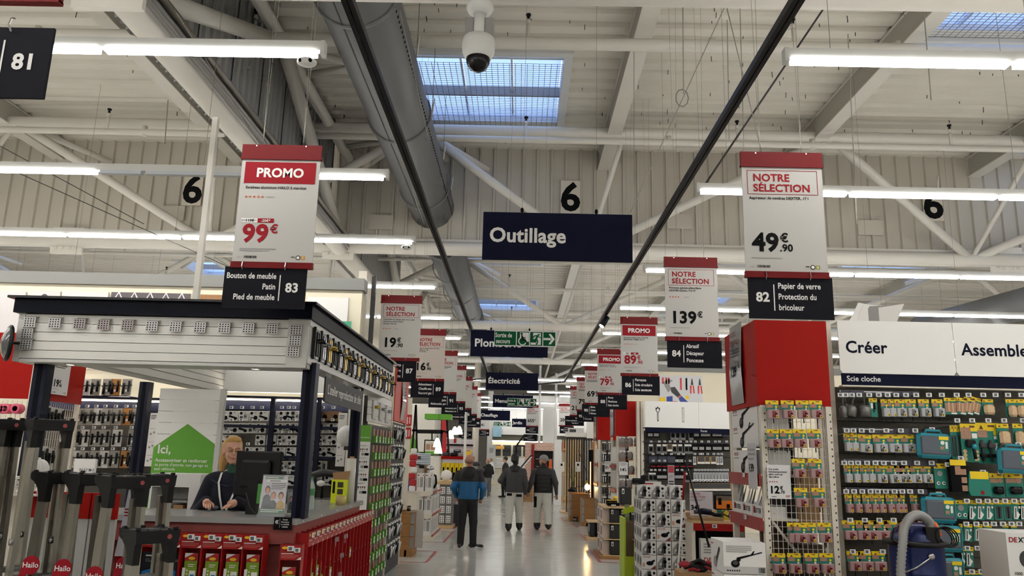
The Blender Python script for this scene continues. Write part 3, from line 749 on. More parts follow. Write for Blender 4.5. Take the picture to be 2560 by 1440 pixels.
for px, py, Y, z0, lbl in ((778, 925, 6.48, 1.17, 0), (893, 1000, 8.85, 0, 0), (113, 905, 6.5, 0, 0), (367, 960, 8.8, 0, 0)):
    c = W(px, py, Y=Y); g = KG()
    g.box(c.x-.055, c.x+.055, Y-.055, Y+.055, z0, 2.42, NAVYM); g.box(c.x-.02, c.x+.02, Y-.058, Y-.055, z0, 2.42, NAVYG)
    g.build('post', t)
PERF = mat('perforated_plate', (186, 184, 182), .4, .3)
PERF2 = mat('perforated_plate_dark', (158, 148, 148), .4, .3)
for i, (x, y) in enumerate([(75, 806), (137, 808), (199, 810), (259, 812), (319, 814), (380, 816), (439, 817), (500, 819), (561, 820), (621, 821), (680, 823), (740, 825), (68, 834), (65, 862), (737, 852), (733, 879)]):
    c = W(x, y, Y=6.27); g = KG()
    m = PERF2 if 2 <= i <= 4 else PERF
    g.box(c.x-.048, c.x+.048, 6.262, 6.268, c.z-.04, c.z+.04, m)
    g.quad((c.x-.048, 6.262, c.z+.04), (c.x+.048, 6.262, c.z+.04), (c.x+.055, 6.3, c.z+.055), (c.x-.042, 6.3, c.z+.055), m)
    for a in range(4):
        for b in range(4): g.disc(c.x-.033+a*.022, c.z-.028+b*.019, .0062, 6.2605, INK, 6)
    g.build('perforated_plate', t)
for x, y in ((178, 901), (640, 911)):
    c = W(x, y, Y=6.42); KG().lathe([(.045, .002), (.045, -.006), (.03, -.008)], (c.x, 6.42, 2.36), CHROME, 12).build('downlight_ring', t)
    KG().lathe([(.03, -.007), (.001, -.007)], (c.x, 6.42, 2.36), mat('downlight_lit', (255, 230, 190), .4, emit=6), 12).build('downlight', t)
# round convex mirror at the left end
t = thing('convex_mirror', 'dark round convex mirror at the left end of the kiosk header', 'mirror', W(18, 857, Y=6.2))
Mm = Matrix.Rotation(math.radians(-48), 4, 'Z') @ Matrix.Scale(.8, 4)
g = G(Mm); g.lathe([(.17, .03), (.185, .02), (.185, 0), (.165, -.012)], (0, 0, 0), BLACKM, 24, 'y'); g.build('rim', t)
g = G(Mm); g.lathe([(.168, -.005), (.12, -.035), (.06, -.052), (.001, -.058)], (0, 0, 0), mat('mirror_face', (120, 122, 124), .15, .6), 24, 'y'); g.build('mirror_face', t)
G().tube((0, .02, 0), (.12, .12, .02), .012, BLACKM, 6).build('bracket', t)
# door handle samples along the aisle side of the header
BRASS = mat('brass', (196, 164, 60), .28, .85); SATIN = mat('satin_nickel', (170, 170, 172), .25, .9)
def handle_proto(m, nm):
    t = thing('door_handle_sample', nm, 'door handle')
    G().box(-.018, 0, -.085, .085, -.125, .125, mat('sample_board', (120, 120, 122), .5)).build('backing', t)
    g = G(); g.box(0, .012, -.045, -.008, -.1, .1, m); g.box(0, .012, .018, .055, -.1, .1, m); g.build('plate', t)
    g = G(); g.tube((.01, -.026, .035), (.05, -.026, .035), .008, m, 8); g.tube((.05, -.03, .035), (.05, .05, .035), .009, m, 8); g.tube((.01, .037, .02), (.05, .037, .02), .008, m, 8); g.tube((.05, .033, .02), (.05, .1, .02), .009, m, 8); g.build('lever', t)
    G().box(0, .004, -.02, .03, -.122, -.108, WHITE).build('label', t)
    return Proto(t)
HP = [handle_proto(BLACKM, 'x'), handle_proto(SATIN, 'x'), handle_proto(BRASS, 'x')]
for i in range(19):
    k = [0, 1, 2][i % 3]
    HP[k].put((KX1+.02, KY0+.22+i*.217, 2.585), '%s lever handle sample on the kiosk side header, %s from the corner' % (['black', 'satin nickel', 'brass'][k], NTH[i]), group='door handle samples')
for i in range(20):
    tag(G().box(-.012, .012, -.012, .012, -.135, .135, BLACKM).build('sample_divider', loc=(KX1+.02, KY0+.115+i*.217, 2.585)), 'black divider bar between handle samples on the kiosk side, %s from the corner' % NTH[i], 'divider', 'divider bars on the kiosk side')
# dark hanging sign under the side header
t = thing('kiosk_sign', 'grey sign reading L’atelier reproduction de clés under the side header', 'sign', (KX1-.03, 7.9, 2.27))
G().box(-.008, .008, -.82, .85, -.13, .1, GREYD).build('panel', t)
g = G(Matrix.Rotation(PI/2, 4, 'Z')); g.text("L'atelier reproduction de clés", -.74, -.05, .125, WHITE, -.0105, .012, sx=1.0); g.build('lettering', t)
for y in (-.7, 0, .7): G().box(-.012, .012, y-.05, y+.05, .09, .14, CLEAR).build('clip', t)
# ------------------------------------------------------------------ counter
CTOP = mat('counter_top', (150, 150, 148), .22, noise=.05, scale=6)
CRED = mat('counter_red_board', (150, 78, 74), .35)
t = thing('service_counter', 'L-shaped kiosk counter with grey top and dull red fascia', 'counter', (KX1, 6.4, 0))
def CG(): return G(Matrix.Translation((-KX1, -6.4, 0)))
g = CG(); g.box(-4.12, -1.73, 6.34, 7.05, 1.13, 1.175, CTOP); g.build('counter_top', t)
g = CG(); g.box(-2.35, -1.73, 7.05, 8.98, 1.13, 1.175, CTOP); g.build('counter_top', t)
g = CG(); g.box(-4.1, -1.76, 6.37, 6.40, .98, 1.13, CRED); g.box(-1.79, -1.76, 6.40, 8.95, .98, 1.13, CRED); g.build('fascia', t)
g = CG(); g.box(-4.1, -1.85, 6.45, 6.48, 0, 1.13, CRED); g.box(-1.86, -1.83, 6.48, 8.95, 0, 1.13, CRED); g.build('body_panel', t)
for y in (6.5, 7.1, 7.7, 8.3, 8.85): CG().ell((-1.728, y, 1.15), .006, .008, .008, WHITE, 8, 6).build('screw', t)
# small black pointer sign on the counter corner
c = W(707, 1308, Y=6.32)
t = thing('access_sign', 'small black arrow sign about accessible counter at the counter corner', 'sign', c)
G().box(-.07, .07, 0, .006, -.05, .045, INK).build('plate', t)
g = G(); g.text('«', -.062, -.005, .06, WHITE, -.002, .01)
for i, q in enumerate(('Accès', 'Personne', 'à mobilité', 'réduite')): g.text(q, .018, .022-i*.018, .016, WHITE, -.002, .01, 'CENTER')
g.rect(-.025, -.0235, -.035, .035, -.002, WHITE); g.build('lettering', t)
# ------------------------------------------------------------------ red floor displays under the counter
DRED = mat('display_red', (158, 14, 16), .4); DREDK = mat('display_red_dark', (120, 10, 12), .45)
PKG = mat('pack_green', (128, 158, 40), .5); PKR = mat('pack_red', (178, 32, 40), .5); PKB = mat('pack_blue', (30, 122, 190), .5); PKN = mat('pack_navy', (24, 32, 44), .5); OVAL = mat('oval_yellow', (240, 190, 30), .5)
TAGW = mat('tag_white', (235, 236, 236), .4)
def esl(g, x, z, y, s=1):
    g.box(x-.024*s, x+.024*s, y, y+.012, z-.018*s, z+.018*s, TAGW); g.rect(x-.016*s, x+.010*s, z-.012*s, z+.012*s, y-.001, TAGSCR)
def display_proto(two=True):
    t = thing('floor_display', 'x', 'display')
    w = .08
    g = G(); g.box(-w, -w+.006, -.11, .02, 0, 1.06, DRED); g.box(w-.006, w, -.11, .02, 0, 1.06, DRED); g.box(-w, w, .012, .02, 0, 1.06, DREDK)
    for z in (.2, .47, .7): g.box(-w+.006, w-.006, -.09, .012, z, z+.008, DREDK)
    g.build('body', t)
    g = G(); g.box(-w, w, -.115, -.109, .955, 1.065, DRED); y = -.1165
    g.disc(-.045, 1.043, .024, y, OVAL, 14, .01); g.lines(-.07, 1.005, .11, 1, .012, WHITE, y); g.lines(-.07, .992, .13, 3, .009, mat('pale_red', (206, 120, 112), .6), y, .003)
    g.flat([(.045, .958), (.078, .958), (.078, .98)], y, WHITE); g.build('header_card', t)
    g = G(); esl(g, 0, 1.04, -.135); g.build('price_tag', t)
    if two: g = G(); esl(g, .048, 1.028, -.128, .9); g.build('price_tag', t)
    return Proto(t)
DP2, DP1 = display_proto(), display_proto(False)
def pack_proto(kind):
    t = thing('hook_pack', 'x', 'pack')
    if kind == 'green':
        g = G(); g.box(-.05, .05, -.004, .004, 0, .17, PKG); y = -.0055
        g.rect(-.05, .05, .115, .17, y, PKR); g.flat([(-.05, .17), (-.05, .135), (.02, .17)], y-.001, WHITE); g.disc(.005, .132, .026, y-.002, OVAL, 14, .012)
        g.lines(-.02, .09, .05, 2, .014, WHITE, y, .006); g.build('card', t)
        g = G(); g.box(-.055, .055, -.018, -.005, -.03, .065, PKG); g.rect(.0, .045, -.01, .045, -.0195, WHITE); g.rect(.008, .038, .005, .018, -.021, PKB); g.flat([(-.055, .065), (-.055, -.02), (-.035, -.02), (-.03, .065)], -.0195, WHITE)
        for i in range(3): g.disc(-.018, .045-i*.025, .007, -.0195, WHITE, 8)
        g.build('box', t)
    else:
        g = G(); g.box(-.06, .06, -.004, .004, -.03, .17, PKN); y = -.0055
        g.text('CLAW', -.03, .1, .032, GREY, y, .01); g.rect(-.03, .02, .14, .15, y, WHITE); g.flat([(-.05, -.03), (.05, -.03), (.05, .035), (.02, .05), (-.05, .03)], y, PKB if kind == 'blue' else LGREEN)
        g.text('7' if kind == 'blue' else '11', .018, .01, .035, PKN, y-.001, .02); g.rect(-.02, .01, -.02, .02, y-.001, GREY); g.build('card', t)
    return Proto(t)
PK = {k: pack_proto(k) for k in ('green', 'blue', 'lime')}
fx = [W(x, 1320, Y=6.32).x for x in (345, 397, 448, 499, 550, 600, 650)]
names = ['far left, half hidden behind ladders', 'second from left', 'third from left', 'fourth from left', 'fifth from left', 'sixth from left', 'next to the counter corner']
for i, x in enumerate(fx):
    DP2.put((x, 6.30, 0), 'red cardboard floor display under the counter front, '+names[i], group='red floor displays')
    for j, z in enumerate((.745, .545, .33)):
        kd = 'green' if i > 2 else ('blue' if i != 0 else 'lime')
        PK[kd].put((x+.0, 6.225, z), '%s hook pack in the display %s, %s tier' % ('green and red' if kd == 'green' else 'navy and '+kd, names[i].split(',')[0], ('top', 'middle', 'low')[j]), group='packs in the red displays')
c = W(733, 1335, Y=6.2)
DP2.put((c.x, 6.24, -.06), 'red cardboard floor display turned at the counter corner', rotz=.12, group='red floor displays')
for j, z in enumerate((.67, .48)):
    PK['green'].put((c.x, 6.165, z), 'green and red hook pack in the corner display, %s tier' % ('top', 'lower')[j], rotz=.12, group='packs in the red displays')
for i in range(17):
    y = 6.52+i*.163
    DP1.put((-1.77, y, 0), 'dark red floor display on the aisle side of the counter, %s from the corner' % NTH[i], rotz=PI/2, group='red side displays')
    if i in (0, 1, 2, 3, 4, 5, 7, 10):
        PK['green'].put((-1.69, y, (.55, .6, .38, .66, .4, .46, .7, .62)[(i*3) % 8]), 'green pack edge in the aisle-side display, %s from the corner' % NTH[i], rotz=PI/2, group='packs in the side displays')
for i, (x, y) in enumerate(((842, 1348), (855, 1388), (850, 1436), (865, 1290+50))):
    c = W(x, y, X=-1.65)
    t = thing('clip_strip', 'clear plastic clip hooked on the aisle-side displays, %s from top' % NTH[i], 'clip', c, group='clear clips')
    G().box(-.012, .012, -.03, .03, -.02, .02, CLEAR).build('clip', t); G().box(-.004, .004, -.035, -.03, -.06, .02, CLEAR).build('strip', t)
# ------------------------------------------------------------------ things on the counter
# white cabinet with open shelf
c0, c1 = W(400, 1282, Y=7.55), W(508, 1186, Y=7.55)
t = thing('counter_cabinet', 'white cabinet with an open slot behind the counter', 'cabinet', (c0.x-.1, 7.5, 1.1))
wd = c1.x-c0.x+.1; hh = c1.z-1.1
g = G(); g.box(0, wd, 0, .4, 0, .04, WPAINT); g.box(0, wd, 0, .4, hh-.12, hh, WPAINT); g.box(wd-.1, wd, 0, .4, .04, hh-.12, WPAINT); g.box(0, .02, 0, .4, .04, hh-.12, WPAINT); g.box(0, wd, .38, .4, 0, hh, WPAINT); g.build('carcass', t)
G().box(.1, wd-.12, .03, .3, .1, .115, GREY).build('shelf', t)
G().box(.22, wd-.16, .05, .25, .04, .075, KRAFT).build('cardboard_sheets', t); G().box(0, wd, .02, .4, -1.1, 0, WPAINT).build('plinth', t)
# NUKI box card
c = W(210, 1172, Y=6.1)
t = thing('display_card', 'white card with thin dark lettering standing behind the ladders', 'card', c)
G().box(-.08, .08, 0, .03, -.09, .075, WHITE).build('card', t)
g = G(); g.text('N U K I', -.035, -.02, .035, INK, -.002, .0); g.rect(.045, .065, -.012, -.006, -.002, mat('blue_ink', (60, 80, 130))); g.build('lettering', t)
# green house panel
hx0, hx1 = W(402, 970, Y=8.6).x, W(560, 975, Y=8.6).x
t = thing('house_panel', 'white boarded panel with a green house shape reading Ici', 'panel', ((hx0+hx1)/2, 8.6, 0))
hw = (hx1-hx0)/2
for i in range(11): G().box(-hw, hw, 0, .03, .98+i*.124, .98+i*.124+.12, WPAINT).build('plank', t)
G().box(hw-.03, hw+.02, -.01, .05, .98, 2.35, PGREY).build('edge_post', t)
g = G(); g.flat([(-hw, .98), (hw-.04, .98), (hw-.04, 1.75), (W(470, 1060, Y=8.6).x-(hx0+hx1)/2, 1.96), (-hw, 1.7)], -.004, LGREEN); g.build('house_shape', t)
g = G(); x = -hw+.035
g.text('Ici,', x+.01, 1.64, .13, WHITE, -.006, .02); g.text('Accessoiriser et renforcer', x, 1.55, .052, WHITE, -.006, .014); g.text("sa porte d'entrée, son garage et", x, 1.505, .045, WHITE, -.006, .004); g.text('son véhicule', x, 1.46, .045, WHITE, -.006, .004); g.text('Commander des clés uniques', x-.02, 1.36, .054, WHITE, -.006, .014)
g.text('le', hw-.11, 1.18, .05, WHITE, -.006, .01); g.build('lettering', t)
# monitor seen from behind
c = W(640, 1202, Y=6.72)
t = thing('monitor', 'black computer monitor seen from behind on the counter', 'monitor', (c.x, 6.72, 1.145), math.radians(160))
g = G(); g.cbox(-.235, .235, -.03, .0, .17, .545, BLACKM, .012); g.cbox(-.15, .15, 0, .035, .24, .47, BLACKM, .02); g.build('screen_shell', t)
G().rect(-.22, .22, .19, .53, -.031, BLACKG).build('screen', t)
g = G(); g.box(-.05, .05, .0, .04, .02, .3, BLACKM); g.build('stand', t)
G().cbox(-.13, .13, -.12, .09, 0, .015, BLACKM, .005).build('base', t)
g = G(); g.rect(-.16, -.07, .12, .28, .06, mat('leaflet_green', (70, 140, 60), .5)); o = g.build('sticker', t)
G().path([(.05, .05, .2), (-.02, .08, .1), (-.08, .06, .03)], .004, GREYD, 5).build('cable', t)
# leaflet stands
def stand(px, py, Y, s, label, rot=0):
    c = W(px, py, Y=Y); t = thing('leaflet_stand', label, 'leaflet stand', (c.x, Y, 1.175), rot)
    w, h = .105*s, .3*s
    g = G(); g.box(-w-.005, w+.005, -.05, .05, 0, .03*s, CLEAR); g.add([(-w, -.035, .03), (w, -.035, .03), (w, .015, .03+h), (-w, .015, .03+h), (-w, -.03, .03), (w, -.03, .03), (w, .02, .03+h), (-w, .02, .03+h)], [(0, 1, 2, 3), (4, 5, 6, 7)], CLEAR); g.build('holder', t)
    k = .05/h
    Mx = Matrix.Translation((0, -.032, .03)) @ Matrix.Rotation(-math.atan(k), 4, 'X')
    g = G(Mx); g.rect(-w*.96, w*.96, .0, h*.98, 0, mat('leaflet', (206, 200, 204), .4)); q = -.001
    lg = mat('leaflet_band', (62, 116, 66), .5)
    g.rect(-w*.8, w*.6, h*.9, h*.97, q, lg); g.rect(-w*.65, w*.9, h*.82, h*.885, q, WHITE); g.rect(-w*.96, w*.96, 0, h*.12, q, lg); g.lines(-w*.75, h*.945, w*1.2, 1, .01*s, WHITE, q-.001, .006*s); g.lines(-w*.4, h*.86, w*1.0, 1, .01, GREYD, q-.001, .006*s); g.lines(-w*.25, h*.79, w*1.1, 4, .014*s, GREYD, q, .005*s); g.lines(-w*.85, h*.1, w*1.7, 2, .014*s, WHITE, q-.001, .006*s)
    skin = mat('print_skin', (206, 158, 136), .6)
    for cx, hz, hd, jk in ((-w*.5, h*.62, mat('print_brown', (62, 40, 36), .6), GREYD), (0, h*.47, mat('print_fair', (140, 100, 66), .6), GREYD), (w*.58, h*.47, INK, mat('print_mustard', (190, 150, 50), .6))):
        g.flat([(cx-w*.34, h*.12), (cx+w*.36, h*.12), (cx+w*.3, hz-h*.2), (cx+w*.1, hz-h*.13), (cx-w*.1, hz-h*.13), (cx-w*.28, hz-h*.2)], q-.001, jk)
        g.disc(cx, hz, w*.2, q-.0015, hd, 14, h*.1); g.disc(cx, hz-h*.02, w*.15, q-.002, skin, 14, h*.075)
    g.build('leaflet', t)
stand(681, 1282, 6.47, 1.0, 'clear stand with a leaflet showing three smiling staff members')
stand(735, 1278, 6.6, .62, 'smaller clear leaflet stand beside the counter post', .5)
# water bottle
c = W(774, 1275, Z=1.175)
t = thing('water_bottle', 'clear plastic water bottle with a green label and cap', 'bottle', c)
G().lathe([(.001, 0), (.034, .003), (.038, .02), (.036, .06), (.038, .09), (.036, .12), (.038, .15), (.036, .2), (.02, .25), (.013, .265), (.013, .28)], (0, 0, 0), mat('bottle_plastic', (200, 222, 222), .1, alpha=.4), 14).build('body', t)
G().lathe([(.0385, .13), (.0385, .19)], (0, 0, 0), mat('bottle_label', (70, 130, 80), .5, alpha=.9), 14).build('label', t)
G().lathe([(.015, .275), (.015, .3), (.001, .301)], (0, 0, 0), mat('bottle_cap', (30, 110, 60), .5), 12).build('cap', t)
# mouse, keyboard
c = W(535, 1275, Z=1.175)
t = thing('computer_mouse', 'grey computer mouse at the left of the counter', 'mouse', c)
G().ell((0, 0, .018), .035, .055, .022, mat('mouse_grey', (90, 92, 94), .25)).build('shell', t); G().ell((0, -.02, .034), .006, .014, .006, BLACKM, 8, 6).build('wheel', t)
c = W(610, 1272, Z=1.18)
t = thing('keyboard', 'black keyboard in front of the employee', 'keyboard', (c.x, c.y+.1, 1.175), .06)
G().cbox(-.22, .22, -.07, .07, 0, .018, BLACKM, .004).build('case', t)
g = G()
for i in range(14):
    for j in range(4): g.box(-.2+i*.029, -.2+i*.029+.024, -.055+j*.028, -.055+j*.028+.022, .018, .023, GREYD)
g.build('keys', t)['kind'] = 'stuff'
# parcel tape, yellow box, film roll, kraft box
c = W(851, 1262, Z=1.175)
t = thing('parcel_tape', 'roll of brown parcel tape on the counter', 'tape', c); G().lathe([(.03, 0), (.05, 0), (.05, .09), (.03, .09), (.03, 0)], (0, 0, 0), mat('tape_brown', (190, 168, 110), .4), 18).build('roll', t); G().lathe([(.029, 0), (.029, .09)], (0, 0, 0), KRAFT, 18).build('core', t)
YBOX = mat('neon_yellow_box', (214, 226, 24), .4)
c = W(844, 1247, Y=8.4)
t = thing('tool_box_carton', 'neon yellow carton on the counter by the far post', 'box', (c.x, 8.4, 1.175))
G().box(-.075, .075, 0, .12, 0, .24, YBOX).build('carton', t)
g = G()
for i in range(3): g.rect(-.01, .05, .02+i*.07, .075+i*.07, -.002, mat('box_photo', (60, 56, 40), .5))
g.rect(-.06, -.035, .1, .22, -.002, INK); g.build('print', t)
t = thing('kraft_box', 'open brown box on top of the neon yellow carton', 'box', (c.x+.01, 8.4, 1.415)); G().poly([(-.07, 0), (.07, 0), (.085, .09), (-.08, .07)], .0, .12, KRAFT).build('carton', t)
c = W(873, 1250, Y=8.55)
t = thing('film_roll', 'tall roll of clear stretch film standing on the counter', 'film roll', (c.x, 8.55, 1.175)); G().lathe([(.001, 0), (.05, 0), (.05, .46), (.02, .46)], (0, 0, 0), mat('stretch_film', (200, 198, 186), .2), 18).build('film', t); G().lathe([(.025, .455), (.025, .48), (.018, .48), (.018, .45)], (0, 0, 0), KRAFT, 14).build('core', t)
# work table with key machine behind
c = W(815, 1240, Y=9.3)
t = thing('work_table', 'white work table behind the counter', 'table', (c.x, 9.35, 0)); G().box(-.45, .4, -.25, .3, 1.0, 1.04, WPAINT).build('top', t)
for a in (-.4, .35): G().box(a, a+.04, -.2, .25, 0, 1.0, WPAINT).build('leg', t)
t = thing('key_machine', 'grey key-cutting machine with a long lever on the work table', 'machine', (c.x, 9.3, 1.04))
G().cbox(-.2, .18, -.12, .14, 0, .09, mat('machine_grey', (190, 190, 188), .4), .02).build('base', t); G().cbox(-.16, .14, -.09, .1, .09, .13, GREYD, .02).build('deck', t)
g = G(); g.path([(-.18, 0, .38), (-.05, 0, .42), (.12, 0, .40), (.26, 0, .36)], .045, mat('lever_black', (30, 30, 32), .4), 8); g.build('lever', t)
G().tube((-.05, 0, .12), (-.05, 0, .52), .014, BLACKM, 8).build('column', t); G().ell((-.06, -.05, .3), .05, .03, .035, WPAINT).build('cover', t)
g = G(); g.path([(-.16, -.04, .1), (-.13, -.04, .22), (-.19, -.04, .27)], .016, YBOX, 8); g.ell((-.19, -.04, .28), .05, .02, .03, YBOX); g.build('work_lamp', t)
t = thing('globe_lamp', 'white globe half hidden behind the far kiosk post', 'globe', W(868, 1090, Y=9.1)); G().ell((0, 0, 0), .12, .12, .12, WHITE, 20, 14).build('globe', t); G().tube((0, 0, -.11), (0, 0, -.16), .03, GREYD, 8).build('mount', t)
# ================================================================== wall and racks behind the kiosk
g = G(); g.box(-14, -2.28, 10.8, 10.95, 0, 3.95, CREAMW); struct(g.build('wall_partition_1'))
g = G(); g.box(-14, -2.25, 10.74, 11.0, 3.95, 4.12, mat('grey_beam', (124, 124, 120), .5)); struct(g.build('trim_3'))
g = G(); g.box(-6.5, -2.78, 18.4, 18.5, 0, 5.7, mat('beige_wall', (202, 196, 180), .6, noise=.03, scale=2)); struct(g.build('wall_partition_2'))
tag(G().box(-.06, .06, -.06, .06, 0, 4.3, CREAM).build('steel_column', loc=(-2.34, 11.1, 0)), 'cream steel column at the end of the cream wall', 'column')
tag(G().box(-.03, .03, -.03, .03, 0, 4.25, GREYD).build('steel_column', loc=(-2.2, 11.2, 0)), 'dark narrow column beside the cream wall end', 'column')
def pic(x0, x1, y0, name, lb, fn):
    a, b = W(x0, y0, Y=10.77), W(x1, y0, Y=10.77)
    t = thing(name, lb, 'wall panel', ((a.x+b.x)/2, 10.78, a.z)); wd = b.x-a.x
    G().box(-wd/2, wd/2, -.012, .012, -1.1, 0, fn if not callable(fn) else WPAINT).build('panel', t)
    return t, wd
pic(-120, 66, 725, 'wall_picture', 'large pale picture panel at the far left of the cream wall', mat('pale_photo', (214, 210, 208), .5, noise=.06, scale=2))
t, wd = pic(75, 152, 727, 'wall_picture', 'pale picture panel with a blurred dark and pink blot', MATS['pale_photo'])
G().ell((-.0, -.013, -.14), .07, .002, .1, mat('blot_dark', (70, 62, 66), .6)).build('blot', t); G().ell((.09, -.014, -.16), .04, .002, .09, mat('blot_pink', (216, 176, 172), .6)).build('blot', t)
pic(157, 272, 728, 'wall_picture', 'pale blank picture panel left of the dark lattice panel', mat('pale_photo2', (220, 214, 212), .5, noise=.05, scale=2))
t, wd = pic(279, 476, 730, 'lattice_picture', 'dark panel with a white zigzag lattice pattern', mat('plum_grey', (92, 84, 90), .6))
for i in range(5):
    x = -wd/2+wd*(i+.5)/5; s = wd/10
    for q in ((-1, 1), (1, -1)):
        g = G(); g.tube((x, -.016, 0), (x+q[0]*s*1.15, -.016, -.24), .009, WHITE, 4); g.build('lattice_bar', t)
G().box(-wd/2, wd/2, -.02, -.012, -.19, -.175, WHITE).build('lattice_rail', t)
pic(496, 560, 736, 'wood_picture', 'brown wood-grain panel behind the white post', wood('wood_panel', (176, 130, 86), (130, 90, 56), (12, 1, 1), 3))
pic(770, 872, 742, 'wall_picture', 'large white board on the cream wall right of board 83', WPAINT)
g = G(); c = W(862, 812, Y=10.75); tag(g.box(-.09, .09, 0, .006, -.05, .05, mat('mint_mark', (70, 170, 130), .5)).build('mint_sticker', loc=c), 'mint green patch at the lower corner of the white board', 'sticker')
# ------------------------------------------------------------------ rack with boxed locks (right) and pull handles (left)
DKB = mat('rack_backing', (62, 58, 52), .7, noise=.06)
def rack(x0, x1, Y, z0, z1, label, posts, rails):
    t = thing('display_rack', label, 'rack', (x0, Y, 0)); w = x1-x0
    G().box(0, w, 0, .03, z0, z1-.12, DKB).build('back_panel', t)
    G().box(0, w, -.06, .0, z1-.14, z1-.02, NAVYM).build('header_rail', t)
    G().box(0, w, -.3, -.26, z1, z1+.03, NAVYM).build('front_rail', t)
    g = G(); g.box(0, w, -.2, -.12, z1-.02, z1-.005, mat('rack_light', (255, 244, 226), .5, emit=14)); g.build('light_strip', t)
    for p in posts: G().box(p-x0-.03, p-x0+.03, -.32, -.26, 0, z1+.03, NAVYM).build('post', t)
    for z in rails: G().box(0, w, -.3, -.27, z-.02, z+.02, NAVYM).build('cross_rail', t)
    return t
zt = W(700, 1000, Y=10.5).z
pr = [W(x, 1100, Y=10.2).x for x in (672, 790)]
rk1 = rack(-4.1, -2.2, 10.55, 0, zt, 'navy rack of boxed door locks behind the employee', pr, [W(600, y, Y=10.25).z for y in (1065, 1140)])
rk2 = rack(-6.4, -4.7, 10.55, 0, W(260, 1000, Y=10.5).z, 'navy rack of black pull handles at the left behind the kiosk', [W(362, 1100, Y=10.3).x], [])
LOCKW = mat('lock_card', (206, 205, 200), .5); BROWNB = mat('brown_box', (120, 88, 52), .6)
def lock_proto(kind):
    t = thing('lock_pack', 'x', 'pack')
    if kind == 'brown':
        G().box(-.07, .07, -.1, .1, 0, .12, BROWNB).build('box', t); G().disc(.03, .05, .03, -.101, INK, 12).build('print', t); return Proto(t)
    G().box(-.065, .065, -.03, .03, 0, .13, LOCKW).build('box', t)
    g = G(); y = -.0315
    g.disc(-.035, .098, .02, y, INK, 12)
    if kind == 0: g.disc(.02, .04, .028, y, INK, 12); g.rect(-.05, .0, .03, .045, y, GREYD)
    elif kind == 1: g.rect(.0, .05, .03, .09, y, GREY); g.rect(-.05, -.01, .02, .06, y, GREYD); g.rect(.01, .03, .05, .07, y-.001, INK)
    else: g.flat([(-.06, .05), (.055, .02), (.055, .045), (-.05, .075)], y, INK); g.disc(.03, .03, .02, y, INK, 10)
    g.rect(.0, .03, .1, .115, y, GREY); g.build('print', t)
    return Proto(t)
LP = [lock_proto(0), lock_proto(1), lock_proto(2), lock_proto('brown')]
def tagp(t, x, z, y): g = G(); esl(g, x, z, y, .95); g.build('price_tag', t)
rows = [(370, [430, 490, 560, 630, 692, 760, 825, 870, 905, 1095, 1165], 3), (452, [430, 492, 555, 620, 675, 755, 820, 870, 905, 1095, 1160], 0), (532, [425, 472, 670, 745, 815, 880, 1025, 1085, 1150], 0), (612, [600, 665, 740, 805, 875, 1015, 1085, 1145], 0), (705, [830, 882, 1000, 1080], 0), (800, [870, 1050, 1130], 0)]
rn = ['top', 'second', 'third', 'fourth', 'fifth', 'lowest']
for r, (v, us, _) in enumerate(rows):
    for i, u in enumerate(us):
        c = W(400+u/2.667, 900+v/2.667, Y=10.38)
        k = 3 if (r == 0 and u > 1000) else (r*7+i*5) % 3
        LP[k].put((c.x, 10.4, c.z-.07), '%s lock box on the %s hook row behind the employee, %s from left' % ('brown' if k == 3 else 'white', rn[r], NTH[i]), group='boxed locks on the rack')
        tagp(rk1, c.x+4.1, c.z+.1, -.28)
# pull handle packs
def pull_proto(col, nm):
    t = thing('handle_pack', 'x', 'pack')
    G().box(-.065, .065, -.004, .004, -.11, .11, col).build('card', t)
    g = G(); g.tube((-.035, -.02, -.09), (-.035, -.02, .055), .013, BLACKM, 8); g.tube((.035, -.02, -.06), (.035, -.02, .085), .013, BLACKM, 8); g.build('pull_bar', t)
    g = G(); g.tube((-.075, -.012, .012), (.075, -.012, .03), .006, BLACKM, 6); g.build('cross_rod', t); G().box(-.012, .012, -.012, -.004, -.06, -.03, WHITE).build('label', t)
    return Proto(t)
HK = [pull_proto(mat('handle_card', (150, 146, 138), .5), 'grey'), pull_proto(mat('handle_card_white', (206, 204, 198), .5), 'white'), pull_proto(mat('handle_card_orange', (176, 118, 50), .5), 'orange')]
hn = ['grey', 'white', 'orange']
rows = [(182, [565, 635, 715, 770, 845]), (378, [530, 590, 650, 710, 780, 850, 905]), (520, [505, 560, 635, 700, 780, 885]), (662, [500, 560, 630, 690, 760, 835, 878])]
for r, (v, us) in enumerate(rows):
    for i, u in enumerate(us):
        c = W(u/2.667, 900+v/2.667, Y=10.38); k = (0 if (r+i) % 3 else 1) if u not in (850, 835, 770) else 2
        HK[k].put((c.x, 10.38, c.z), '%s card with black pull handles, %s row of the left rack, %s from left' % (hn[k], rn[r] if r else 'uppermost shelf', NTH[i]), group='pull handles on the rack')
        if r: tagp(rk2, c.x+6.4, c.z+.135, -.24)
        else: G().box(c.x+6.4-.08, c.x+6.4+.08, -.3, -.02, c.z-.13, c.z-.12, NAVYM).build('shelf', rk2)
